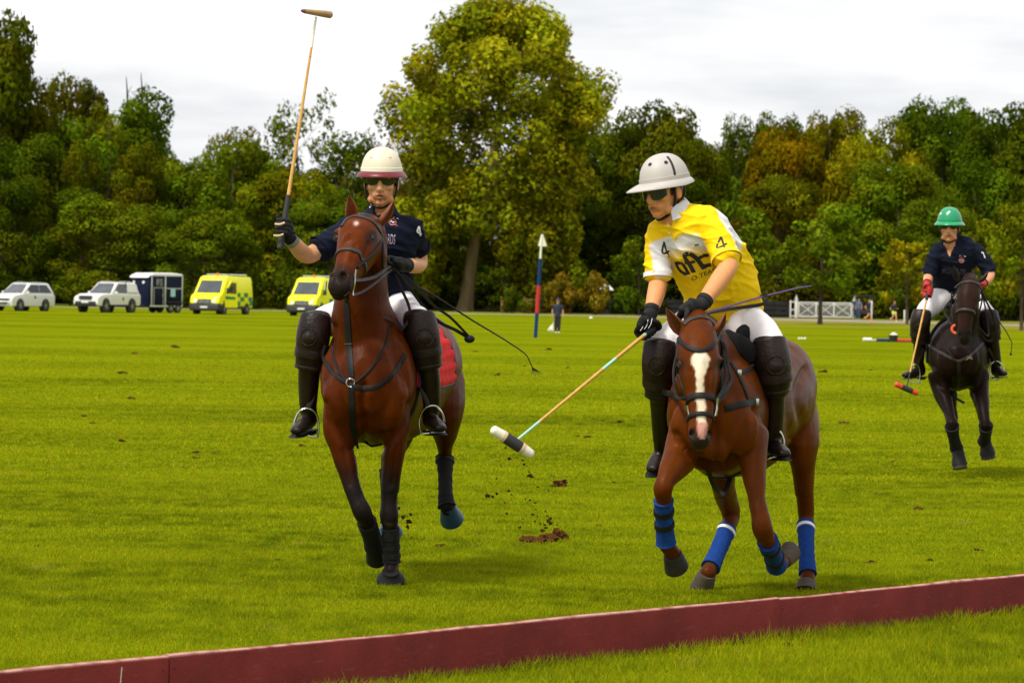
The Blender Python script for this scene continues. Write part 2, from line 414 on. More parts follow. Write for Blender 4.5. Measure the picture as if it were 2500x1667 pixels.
for i in range(3):
    a, b = joints[i] + .003, joints[i + 1] - .003; L = b - a; mb = MB()
    # rounded-top plank with slight warp, local x along the plank
    prof = [(-.019, -.03), (-.019, .186), (-.0165, .1955), (-.006, .2), (.006, .2), (.0165, .1955), (.019, .186), (.019, -.03)]
    nseg = 40; rs = []; rnd = random.Random(i)
    for k in range(nseg + 1):
        u = k / nseg; wob = .0025 * math.sin(u * 9 + i * 2) + .0012 * math.sin(u * 31 + i) + rnd.uniform(-.0008, .0008)
        rs.append([V(u * L, y + .6 * wob, z + (wob if z > .1 else 0)) for y, z in prof])
    mb.rings(rs)
    bo = thing('sideboard', blabels[i], 'sideboard', B0 + BD * a + V(0, 0, (0, .001, -.005)[i]) + BN * (0, .002, -.004)[i], math.atan2(BD.y, BD.x), 'maroon sideboards along the edge of the field')
    pl = put('plank', mb.mesh('plank', [MBD], True, 35), bo)
    for u in (.03, L - .03):
        for z in (.05, .15):
            nb = MB(); nb.cyl(V(u, -.0185, z), V(u, -.0215, z), .006, .005, 8); put('screw', nb.mesh('screw', [MBD], True, 35), bo)
    for u in (.5, L * .5, L - .5):
        nb = MB(); nb.box(V(u, .032, .06), (.05, .024, .22)); put('stake', nb.mesh('stake', [MBD], False), bo)
    if i == 0:
        sb = MB(); sb.box(V(L - .265, -.0192, .13), (.004, .002, .09), Matrix.Rotation(.12, 3, 'Y')); sb.box(V(L - .272, -.0192, .06), (.005, .002, .05)); put('scratch', sb.mesh('scratch', [mat('bare_wood', (.6, .5, .45), .8)], False), bo)

# ------------------------------------------------------------------ grass blades (uncountable): single mesh of narrow triangles, thinning with distance
def grass_blades():
    rng = np.random.default_rng(5); VV = []; CC = []
    zones = [(14.2, 19, 6500, .0026, (.012, .024)), (19, 24, 4500, .0032, (.012, .023)), (24, 34, 2000, .0050, (.012, .022)), (34, 55, 560, .010, (.012, .022)), (55, 90, 110, .020, (.012, .02)), (90, 135, 24, .035, (.010, .018))]
    for (y0, y1, den, wid, hr) in zones:
        hw = lambda y: y * .1333 * 1.18 + .6
        area = (y1 - y0) * (hw(y0) + hw(y1)); n = int(den * area)
        y = y0 + (y1 - y0) * rng.random(n); x = (rng.random(n) * 2 - 1) * hw(y)
        if y0 > 50: sel = rng.random(n) < np.clip((140 - y) / 60, 0, 1); x, y = x[sel], y[sel]; n = len(x)
        # keep clear of the boards
        d = (x - B0.x) * BN.x + (y - B0.y) * BN.y
        keep = np.abs(d) > .024; x, y, d = x[keep], y[keep], d[keep]; n = len(x)
        near = d > 0
        h = rng.uniform(*hr, n) * (1 + .35 * np.sin(x * 5.1 + 2 * np.sin(y * 3.3)) * np.sin(y * 4.3 + 1.7 * np.sin(x * 2.1)) * .8)
        h = np.where(near, h * 1.7, h)
        tall = rng.random(n) < .012; h = np.where(tall, h * 1.5, h)
        # a fringe the mower misses along the foot of the boards
        fr = np.abs(d) < .09; h = np.where(fr, h * 1.6, h)
        a = rng.random(n) * 6.283; w = wid * rng.uniform(.6, 1.3, n)
        lean = rng.normal(0, .55, (n, 2)) * h[:, None]
        b = np.stack([x, y, np.zeros(n)], 1); dx = np.stack([np.cos(a) * w, np.sin(a) * w, np.zeros(n) - .004], 1)
        tip = np.stack([x + lean[:, 0], y + lean[:, 1], h], 1)
        VV.append(np.stack([b + dx, b - dx * [1, 1, -1] , tip], 1).reshape(-1, 3))
        c = rng.uniform(.72, 1.25, (n, 1)) * np.array([[1, 1, 1]]); c[:, 0] *= rng.uniform(.85, 1.2, n)
        yl = rng.random(n) < .05; c[yl] = c[yl] * np.array([1.7, 1.15, 2.2])
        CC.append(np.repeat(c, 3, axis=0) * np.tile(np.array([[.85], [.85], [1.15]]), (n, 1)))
    v = np.concatenate(VV); c = np.concatenate(CC); nf = len(v) // 3
    me = bpy.data.meshes.new('grass'); me.vertices.add(len(v)); me.vertices.foreach_set('co', v.ravel())
    me.loops.add(nf * 3); me.loops.foreach_set('vertex_index', np.arange(nf * 3, dtype=np.int32))
    me.polygons.add(nf); me.polygons.foreach_set('loop_start', np.arange(0, nf * 3, 3, dtype=np.int32)); me.update()
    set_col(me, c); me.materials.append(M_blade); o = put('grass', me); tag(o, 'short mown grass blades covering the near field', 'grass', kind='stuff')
grass_blades()

# ------------------------------------------------------------------ track on the far side
M_track = mat('pale_gravel', (.25, .21, .16), rough=.9, var=.15, scale=.4, coord='World')
def strip(name, pts, m, label):
    mb = MB(); mb.grid([[V(x, a, terr(a) + .006), V(x, b, terr(b) + .006)] for x, a, b in pts]); o = mb.build(name, m, sharp=None); tag(o, label, 'path', kind='structure')
strip('track', [(-90, 283, 289), (-40, 284, 290), (-10, 287, 293), (5, 291, 299), (15, 285, 300), (24, 278, 300), (32, 272, 292), (45, 264, 276), (70, 255, 264)], M_track, 'pale gravel track along the far edge of the field')

# ------------------------------------------------------------------ dark leaf litter under the wood
wf = MB(); wf.grid([[V(x, y, terr(y) + .012) for x in (-400, -100, 0, 100, 400)] for y in (313, 360, 420, 700)])
tag(wf.build('woodland_floor', mat('leaf_litter', (.02, .017, .01), .95, var=.4, scale=.6, spec=0, coord='World'), sharp=None), 'dark leaf litter under the trees', 'ground', kind='structure')
# ------------------------------------------------------------------ trees
def leafmesh(name, clumps, nper, size, seed, droop=0.0, outc=None, flat=.35):
    """clumps: (centre, radius, shade colour); a spray of leaf-sized faces fills each clump's shell"""
    rng = np.random.default_rng(seed); VV = []; CC = []; NN = []
    for (c, r, col) in clumps:
        n = int(nper * (0.6 + .8 * rng.random()) * max(.3, (np.mean(r)) ** 1.6))
        d = rng.normal(size=(n, 3)); d /= np.linalg.norm(d, axis=1)[:, None]
        rad = rng.uniform(.45, 1.08, n) ** .6
        p = np.array(c) + d * rad[:, None] * np.array(r)
        if droop: p[:, 2] -= droop * rng.random(n) ** 2 * np.mean(r)
        nrm = d * .8 + rng.normal(size=(n, 3)) * .55 + np.array([0, 0, flat]); nrm /= np.linalg.norm(nrm, axis=1)[:, None]
        t = np.cross(nrm, rng.normal(size=(n, 3))); t /= np.linalg.norm(t, axis=1)[:, None] + 1e-9; b = np.cross(nrm, t)
        s = size * rng.uniform(.55, 1.35, (n, 1))
        quad = np.stack([p - t * s, p - b * s * .62 - nrm * s * .2, p + t * s, p + b * s * .62 - nrm * s * .2], 1)
        sn = d * .8 + nrm * .55 + np.array([0, 0, .25]); sn /= np.linalg.norm(sn, axis=1)[:, None]; NN.append(np.repeat(sn, 4, axis=0))
        VV.append(quad.reshape(-1, 3))
        cc = np.array(col) * rng.uniform(.7, 1.3, (n, 1)) * np.stack([rng.uniform(.85, 1.2, n), np.ones(n), rng.uniform(.8, 1.2, n)], 1)
        CC.append(np.repeat(cc, 4, axis=0))
    v = np.concatenate(VV); c = np.concatenate(CC); nf = len(v) // 4
    me = bpy.data.meshes.new(name); me.vertices.add(len(v)); me.vertices.foreach_set('co', v.ravel())
    me.loops.add(nf * 4); me.loops.foreach_set('vertex_index', np.arange(nf * 4, dtype=np.int32))
    me.polygons.add(nf); me.polygons.foreach_set('loop_start', np.arange(0, nf * 4, 4, dtype=np.int32)); me.update()
    me.polygons.foreach_set('use_smooth', [True] * nf); me.normals_split_custom_set_from_vertices(np.concatenate(NN).tolist())
    set_col(me, c); return me

M_leaf = mat('leaf', (1, 1, 1), rough=.6, var=.15, scale=.6, attr='Col', tint=True, transl=.34, spec=0.0)
M_bark = mat('bark', (.085, .062, .042), rough=.9, var=.35, scale=2.5, bump=.6, bscale=6, spec=.1, stretch=(1, 1, .3))
M_planebark = mat('plane_bark', (.18, .125, .06), rough=.85, var=.35, scale=1.3, bump=.4, bscale=5, spec=.1, col2=(.24, .175, .08), stretch=(1, 1, .35))

def limbs(mb, base, h, r0, n, spread, seed, z0=.35, z1=.95):
    rnd = random.Random(seed); b = Vector(base); lean = V(rnd.uniform(-.04, .04) * h, rnd.uniform(-.04, .04) * h, 0)
    trunk = [b, b + V(0, 0, h * .05), b + lean * .4 + V(0, 0, h * .35), b + lean + V(0, 0, h * .7), b + lean * 1.3 + V(0, 0, h * .95)]
    mb.tube(trunk, [r0 * 1.5, r0 * 1.05, r0 * .75, r0 * .4, r0 * .08], n=9)
    tips = []
    for i in range(n):
        z = z0 + (z1 - z0) * (i + rnd.random() * .7) / n; a = i * 2.4 + rnd.uniform(-.5, .5); st = b + lean * z + V(0, 0, h * z * .88)
        q = spread * (1.05 - .55 * abs(z - .5)) * rnd.uniform(.7, 1.05); e = st + V(math.cos(a) * q, math.sin(a) * q, h * rnd.uniform(.06, .2)); m = st.lerp(e, .5) + V(0, 0, -.02 * h + rnd.uniform(0, .03) * h)
        r = r0 * .42 * (1.1 - z); mb.tube([st, m, e], [r, r * .6, r * .15], n=6); tips.append(e)
        for k in range(2):
            e2 = m + V(rnd.uniform(-1, 1), rnd.uniform(-1, 1), rnd.uniform(.2, 1)) * q * .5; mb.tube([m, m.lerp(e2, .5) + V(0, 0, .1), e2], [r * .5, r * .3, r * .08], n=5); tips.append(e2)
    return tips

def tree_proto(kind, seed):
    """unit: metres, nominal height about 18; returns (trunk mesh, crown mesh, height, width)"""
    rnd = random.Random(seed); mb = MB(); cl = []
    g = lambda: (lambda v: (.122 * v * rnd.uniform(.8, 1.2), .142 * v, .006 * v))(rnd.uniform(.6, 1.45))
    if kind == 'oak':
        h, w = 18, 16; limbs(mb, (0, 0, 0), 16, .5, 10, 6.0, seed, .25)
        for i in range(78):
            u = rnd.random(); a = rnd.random() * 6.283; z = .8 + 15.6 * u ** .9; prof = math.sqrt(max(0.03, 1 - abs((z - 6.5) / 11.0) ** 2.8)) * rnd.uniform(.72, 1.05)
            rr = rnd.uniform(1.4, 3.0); cl.append(((math.cos(a) * prof * 6.6, math.sin(a) * prof * 6.6, z), (rr, rr, rr * .72), g()))
        me = leafmesh('crown', cl, 120, .26, seed)
    elif kind == 'tall':
        h, w = 22, 11; limbs(mb, (0, 0, 0), 20, .45, 12, 4.2, seed, .2)
        for i in range(58):
            u = rnd.random(); a = rnd.random() * 6.283; z = 1.2 + 19.3 * u; prof = math.sqrt(max(0.03, 1 - ((z - 10) / 12.0) ** 2)) * rnd.uniform(.55, 1.1)
            rr = rnd.uniform(1.0, 2.1); cl.append(((math.cos(a) * prof * 4.5, math.sin(a) * prof * 4.5, z), (rr, rr, rr * .85), g()))
        me = leafmesh('crown', cl, 120, .25, seed)
    elif kind == 'airy':
        h, w = 18, 13; tips = limbs(mb, (0, 0, 0), 17, .35, 16, 6.2, seed, .3)
        for p in tips:
            for k in range(2):
                rr = rnd.uniform(.7, 1.5); cl.append(((p.x + rnd.uniform(-1, 1), p.y + rnd.uniform(-1, 1), p.z + rnd.uniform(-.5, 1.2)), (rr, rr, rr * .8), g()))
        me = leafmesh('crown', cl, 32, .24, seed)
    elif kind == 'young':
        h, w = 9, 7; limbs(mb, (0, 0, 0), 8.2, .16, 9, 2.4, seed, .25)
        for i in range(46):
            u = rnd.random(); a = rnd.random() * 6.283; z = 2.7 + 6 * u; prof = math.sqrt(max(.03, 1 - ((z - 5.0) / 4.4) ** 2)) * rnd.uniform(.5, 1.05)
            rr = rnd.uniform(.55, 1.1); cl.append(((math.cos(a) * prof * 2.9, math.sin(a) * prof * 2.9, z), (rr, rr, rr * .8), g()))
        me = leafmesh('crown', cl, 135, .19, seed)
    elif kind == 'shrub':
        h, w = 4.2, 8
        for k in range(7):
            a = rnd.random() * 6.28; mb.tube([V(0, 0, 0), V(math.cos(a) * .8, math.sin(a) * .8, 1.4), V(math.cos(a) * 2, math.sin(a) * 1.5, 2.9)], [.07, .05, .02], n=5)
        for i in range(34):
            a = rnd.random() * 6.283; q = rnd.random() ** .6; z = .5 + rnd.random() * 3.0 * math.sqrt(1.02 - q * q * .8)
            rr = rnd.uniform(.5, 1.0); cl.append(((math.cos(a) * q * 3.4, math.sin(a) * q * 2.4, z), (rr, rr, rr * .75), g()))
        me = leafmesh('crown', cl, 120, .20, seed)
    elif kind == 'plane':
        h, w = 28, 20; mb2 = mb
        base = V(0, 0, 0)
        tr = [V(-2.6, 0, -.2), V(-2.5, 0, .5), V(-2.2, 0, 3), V(-1.7, 0, 6.5), V(-.7, .1, 11), V(.1, 0, 16), V(.4, 0, 21), V(.3, 0, 26)]
        mb.tube(tr, [1.05, .74, .60, .52, .44, .34, .24, .06], n=12)
        tips = []
        for i in range(26):
            z = 7 + i * .75; a = i * 2.399; st = V(np.interp(z, [6.5, 11, 16, 21, 26], [-1.7, -.7, .1, .4, .3]), 0, z); q = (6.8 if 11 < z < 21 else 5.2) * rnd.uniform(.75, 1.1); e = st + V(math.cos(a) * q, math.sin(a) * q, rnd.uniform(.5, 4))
            m = st.lerp(e, .5) + V(0, 0, .6); r = .22 * (1.25 - z / 28); mb.tube([st, m, e], [r, r * .65, r * .2], n=6); tips.append((m, e))
            for k in range(2):
                e2 = m + V(rnd.uniform(-1, 1), rnd.uniform(-1, 1), rnd.uniform(-.2, 1)) * 3; mb.tube([m, m.lerp(e2, .5), e2], [r * .5, r * .35, r * .1], n=5); tips.append((m, e2))
        gp = lambda f=1: (lambda v: (.255 * v * rnd.uniform(.85, 1.15), .266 * v, .007 * v))(f * rnd.uniform(.55, 1.35))
        for i in range(215):
            u = rnd.random(); z = 5.5 + 22 * u; a = rnd.random() * 6.283
            # outline of the big tree: broad shoulders, narrower foot, rounded top
            prof = np.interp(z, [4, 7, 10, 14, 18, 22, 25, 27.6], [4.0, 6.6, 7.2, 7.0, 9.6, 8.4, 5.8, 2.0]) * rnd.uniform(.62, 1.04)
            if z < 7.6 and math.sin(a) < .2 and -5.5 < math.cos(a) * prof < .6: continue
            rr = rnd.uniform(1.1, 2.4); cl.append(((math.cos(a) * prof + .3 * (z > 17), math.sin(a) * prof, z), (rr, rr, rr * .8), gp(.8 + .4 * (z / 28))))
        for i in range(70):   # drooping sprays low on both sides
            z = rnd.uniform(2.6, 10); a = rnd.random() * 6.283; prof = rnd.uniform(4.2, 8.2); rr = rnd.uniform(.6, 1.2)
            if z < 7.2 and math.sin(a) < .3 and -5.5 < math.cos(a) * prof < .6: continue
            cl.append(((math.cos(a) * prof, math.sin(a) * prof, z), (rr * .8, rr * .8, rr * 1.5), gp(.9)))
        for (xa, xb, za, zb_, cnt) in ((1.6, 7.4, 2.2, 9.5, 44), (-8.2, -4.6, 4.0, 9.5, 18)):
            for i in range(cnt):
                rr = rnd.uniform(.7, 1.4); cl.append(((rnd.uniform(xa, xb), rnd.uniform(-5.5, 2), rnd.uniform(za, zb_)), (rr * .85, rr * .85, rr * 1.4), gp(.85)))
        me = leafmesh('crown', cl, 135, .24, seed, droop=.5)
    me.materials.append(M_leaf); me.name = 'crown'
    return mb.mesh('trunk', [M_planebark if kind == 'plane' else M_bark], True, 60), me, h, w

PROTO = {}
for k, cnt in (('oak', 4), ('tall', 2), ('airy', 2), ('young', 3), ('shrub', 3), ('plane', 1)):
    PROTO[k] = [tree_proto(k, 11 + 7 * i + len(k)) for i in range(cnt)]

TN = {'oak': 'broadleaf_tree', 'tall': 'tall_tree', 'airy': 'sparse_tree', 'young': 'young_tree', 'shrub': 'shrub', 'plane': 'plane_tree'}
_tc = [0]
def tree(px, top, wid, Y, kind, tint, label, group=None):
    _tc[0] += 1; i = _tc[0]; tm, cm, h, w = PROTO[kind][i % len(PROTO[kind])]
    base = GX(px, Y); topz = P(px, top, Y).z; H = max(1.5, topz - base.z); Wm = wid * Y / FP
    o = thing(TN[kind], label, 'shrub' if kind == 'shrub' else 'tree', base, (i * 2.399) % 6.283 if kind != 'plane' else 0, group)
    s = (Wm / w, Wm / w, H / h)
    for nm, me in (('trunk', tm), ('crown', cm)):
        c = put('stems' if (kind == 'shrub' and nm == 'trunk') else nm, me, o); c.scale = s; c.color = (*tint, 1)
    return o

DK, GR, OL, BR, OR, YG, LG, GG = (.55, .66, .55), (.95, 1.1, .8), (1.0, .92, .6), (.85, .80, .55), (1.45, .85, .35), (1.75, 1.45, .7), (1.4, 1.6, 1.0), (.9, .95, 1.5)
TW = 'woodland trees behind the field'
T = [
 (-45, 22, 330, 330, 'oak', (.72, .68, .55), 'very tall dark tree with browning top at the end of the wood', None),
 (165, 172, 230, 372, 'oak', (.75, .70, .6), 'olive brown tree top showing behind the big green dome', None),
 (265, 215, 360, 334, 'oak', (.95, 1.1, .75), 'big dome-shaped green tree behind the white cars', None),
 (50, 330, 280, 322, 'oak', DK, 'dark green broadleaf tree behind the white estate car', TW),
 (200, 335, 130, 311, 'tall', BR, 'thin brownish tree in front of the big green dome', 'thin brownish trees'),
 (330, 340, 140, 312, 'tall', (.88, .82, .55), 'thin brownish tree in front of the big green dome', 'thin brownish trees'),
 (262, 462, 320, 301, 'oak', (.9, 1.0, .7), 'low spreading green tree right behind the white pickup', None),
 (10, 430, 230, 300, 'oak', DK, 'dark low tree right behind the white estate car', None),
 (440, 385, 290, 316, 'oak', GR, 'green broadleaf tree behind the horse trailer', 'green woodland trees'),
 (575, 330, 270, 326, 'oak', (.9, 1.1, .75), 'green broadleaf tree between the two ambulances', 'green woodland trees'),
 (560, 278, 170, 400, 'airy', (1.2, .9, 1.2), 'grey brown thin-leaved tree rising over the wood', None),
 (735, 238, 220, 405, 'airy', (1.0, 1.05, 1.6), 'lacy grey green tree with sky showing through', None),
 (500, 505, 280, 298, 'oak', (.85, 1.0, .75), 'green tree behind the open-door ambulance', None),
 (700, 405, 290, 312, 'oak', (1.1, 1.08, .6), 'green tree with a yellowing orange patch', None),
 (855, 312, 190, 332, 'tall', (.75, .95, .8), 'dark green tree with a pointed top beside the big plane tree', None),
 (935, 330, 150, 395, 'airy', (1.5, .95, 1.2), 'brownish bare-twigged tree behind the raised-mallet rider', None),
 (800, 470, 270, 301, 'oak', (.7, .85, .7), 'dark green tree behind the second ambulance', None),
 (1205, 2, 545, 318, 'plane', (1, 1, 1), 'huge yellow green plane tree with pale leaning trunk', None),
 (1000, 520, 230, 330, 'oak', DK, 'dark green broadleaf tree left of the big plane tree', TW),
 (1430, 300, 240, 352, 'oak', (.75, .8, .6), 'dark green broadleaf tree right of the big plane tree', TW),
 (1590, 248, 300, 347, 'oak', (.78, .78, .6), 'rounded olive tree with twiggy gaps in its top', None),
 (1700, 330, 200, 340, 'oak', (.7, .75, .55), 'dark green broadleaf tree above the kiosk', TW),
 (1797, 268, 120, 378, 'tall', (.75, .9, .75), 'narrow tree top standing alone against the sky', None),
 (1890, 278, 170, 372, 'oak', (.8, .78, .6), 'dark green broadleaf tree above the black fence', TW),
 (1925, 305, 240, 340, 'oak', OR, 'orange brown autumn tree among green ones', None),
 (2030, 255, 230, 372, 'oak', (1.1, .95, .6), 'olive yellow tree top on the skyline', None),
 (2145, 285, 270, 338, 'oak', YG, 'yellow green tree above a darker dome', None),
 (2290, 240, 280, 358, 'oak', (.62, .78, .65), 'dark green broadleaf tree under the orange autumn tree', TW),
 (2440, 252, 300, 350, 'oak', (.62, .75, .6), 'dark green broadleaf tree on the skyline beside the yellow green tree', TW),
 (2180, 385, 330, 322, 'oak', (.85, 1.05, .75), 'wide rounded green tree behind the green-helmet rider', None),
 (2390, 390, 260, 327, 'oak', (.8, 1.0, .75), 'green broadleaf tree behind the dark pony', 'green woodland trees'),
 (1610, 420, 300, 320, 'oak', DK, 'dark green broadleaf tree on the skyline behind the green-helmet rider', TW),
 (1460, 480, 220, 326, 'oak', DK, 'dark green broadleaf tree behind the yellow-shirt rider', TW),
 (1790, 500, 220, 305, 'young', (1.0, 1.2, .9), 'young light green tree behind the yellow-shirt rider', None),
 (2003, 500, 240, 256, 'young', (1.05, 1.25, .95), 'young green tree on a thin trunk before the white gate', None),
 (2215, 588, 170, 268, 'young', (1.85, 1.5, .8), 'young yellowing tree beside the runners', None),
 (2495, 500, 200, 240, 'young', (1.2, 1.15, .7), 'young tree on a straight trunk at the field edge', None),
 (2380, 540, 190, 285, 'young', (1.1, 1.1, .7), 'young olive green tree behind the dark pony', None),
 (1560, 590, 150, 306, 'young', (.8, .95, .7), 'small dark tree beside the little white roof', None),
 (1900, 430, 260, 322, 'oak', (1.0, .85, .6), 'olive broadleaf tree below the orange tree', None),
 (2290, 480, 220, 312, 'oak', (.75, .9, .7), 'dark green broadleaf tree directly behind the goal post', TW),
 (1100, 600, 200, 345, 'oak', DK, 'dark green broadleaf tree over the white gate', TW),
 (1330, 560, 220, 345, 'oak', DK, 'dark green broadleaf tree behind the plane trunk', TW),
]
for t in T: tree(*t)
# back row that closes the wood
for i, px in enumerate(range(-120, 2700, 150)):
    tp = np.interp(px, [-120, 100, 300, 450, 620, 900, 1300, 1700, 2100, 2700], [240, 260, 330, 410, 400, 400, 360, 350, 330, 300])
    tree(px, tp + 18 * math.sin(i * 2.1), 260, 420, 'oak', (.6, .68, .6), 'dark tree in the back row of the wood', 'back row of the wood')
# understorey along the edge of the wood, tinted dark for the shade under crowns
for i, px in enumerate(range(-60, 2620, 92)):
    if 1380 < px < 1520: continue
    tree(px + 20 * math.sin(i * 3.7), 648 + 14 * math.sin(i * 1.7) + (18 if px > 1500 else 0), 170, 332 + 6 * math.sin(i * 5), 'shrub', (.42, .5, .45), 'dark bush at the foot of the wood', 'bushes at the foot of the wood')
for i, (px, tp, wd, c) in enumerate([(1375, 650, 130, (1.5, .95, 1.6)), (1455, 652, 120, (1.8, 1.1, 1.8)), (1320, 668, 90, (1.2, .95, 1.3)), (1530, 690, 110, (.6, .9, .8)), (1250, 690, 90, (.6, .7, .5))]):
    tree(px, tp, wd, 305, 'shrub', c, ['tall bush with pinkish tan flower tips beside the goal post', 'bush with tan flower heads next to the little white roof', 'fading bush behind the flag person', 'rounded dark green bush beyond the little white roof', 'low dark bush beside the brown fence'][i])

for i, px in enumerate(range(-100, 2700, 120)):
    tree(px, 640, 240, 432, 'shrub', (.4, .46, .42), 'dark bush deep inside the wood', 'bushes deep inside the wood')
# the wood goes on past both ends of the field
for i, px in enumerate(list(range(-1000, -180, 130)) + list(range(2660, 3400, 130))):
    tree(px, 300 + 40 * math.sin(i * 2.3), 300, 326 + 8 * math.sin(i * 1.3), 'oak', (.8, .95 - .1 * (i % 3), .65), 'broadleaf tree where the wood goes on past the field', 'wood beyond the ends of the field')
# ================================================================== HORSES
def cast(bvh, px, py, dflt=None):
    d = ray(px, py).normalized(); h = bvh.ray_cast(CAMP, d)
    if h[0] is None: return dflt, Vector((0, -1, 0)), False
    n = h[1]
    if n.dot(d) > 0: n = -n
    return h[0], n, True

def resample(pp, step):
    out = []
    pts = cat([Vector(p) for p in pp], 6) if len(pp) > 2 else [Vector(p) for p in pp]
    acc = [0]
    for i in range(1, len(pts)): acc.append(acc[-1] + (pts[i] - pts[i - 1]).length)
    n = max(2, int(acc[-1] / step) + 1)
    for k in range(n):
        s = acc[-1] * k / (n - 1); j = 0
        while j < len(acc) - 2 and acc[j + 1] < s: j += 1
        t = (s - acc[j]) / max(1e-6, acc[j + 1] - acc[j]); out.append(pts[j].lerp(pts[j + 1], t))
    return out

def strap_on(bvh, pix, w, t=.004, step=5.0, mb=None):
    """strap lying on a surface along picture points"""
    pp = resample([(p[0], p[1], 0) for p in pix], step); P3 = []; N3 = []; miss = []
    for p in pp:
        h, n, ok = cast(bvh, p.x, p.y); P3.append(h); N3.append(n); miss.append(not ok)
    good = [i for i in range(len(pp)) if not miss[i]]
    if not good: return mb or MB()
    for i in range(len(pp)):
        if miss[i]:
            j = min(good, key=lambda q: abs(q - i)); P3[i] = P(pp[i].x, pp[i].y, P3[j].y); N3[i] = N3[j]
    for _ in range(2):
        N3 = [(N3[max(i - 1, 0)] + N3[i] + N3[min(i + 1, len(N3) - 1)]).normalized() for i in range(len(N3))]
        P3 = [P3[i] if i in (0, len(P3) - 1) else (P3[i - 1] + P3[i] * 2 + P3[i + 1]) / 4 for i in range(len(P3))]
    mb = mb or MB(); mb.band(P3, N3, w, t); return mb

def ring_on(bvh, c, axis, w, t, a0=0, a1=360, n=36, up=(0, 0, 1), R0=.6):
    axis = Vector(axis).normalized(); U = Vector(up) - axis * Vector(up).dot(axis); U.normalize(); S = axis.cross(U); pts = []; nr = []
    full = a1 - a0 >= 359
    for k in range(n if full else n + 1):
        a = R(a0 + (a1 - a0) * k / n); d = U * math.cos(a) + S * math.sin(a)
        h = bvh.ray_cast(Vector(c) + d * R0, -d, R0)
        pts.append(h[0] if h[0] is not None else (pts[-1] if pts else Vector(c) + d * .05)); nr.append(d)
    mb = MB(); mb.band(pts, nr, w, t, closed=full); return mb

def ear(mb, base, tip, w, fdir, thick=.75):
    base, tip, fd = Vector(base), Vector(tip), Vector(fdir).normalized(); ax = (tip - base).normalized(); f = (fd - ax * fd.dot(ax)).normalized(); s = ax.cross(f); L = (tip - base).length
    prof = [(-.12, .55), (0, .72), (.18, .98), (.4, 1.0), (.62, .80), (.82, .46), (.94, .2), (1.0, .05)]
    rs = []
    for u, q in prof:
        c = base + ax * L * u + f * (.012 * math.sin(u * 3)); r = w / 2 * q; ring = []
        open_ = 118 - 25 * u
        for k in range(9):
            a = R(180 - open_ + 2 * open_ * k / 8); ring.append(c + f * r * .8 * math.cos(a) + s * r * math.sin(a))
        for k in range(9):
            a = R(180 + open_ - 2 * open_ * k / 8); ring.append(c + (f * r * .8 * math.cos(a) + s * r * math.sin(a)) * thick)
        rs.append(ring)
    mb.rings(rs)

def hoof_mb(top, bot, side, r0, r1, fwd):
    """coronet to sole; the toe leans forward"""
    mb = MB(); top, bot = Vector(top), Vector(bot); f = Vector(fwd)
    mb.loft([(top, r0 * .92, r0 * .95), (top.lerp(bot, .15), r0, r0 * 1.05), (top.lerp(bot, .9), r1, r1 * 1.1), (bot, r1 * 1.02, r1 * 1.12)], side=side, n=20, sub=2, round_ends=False)
    return mb

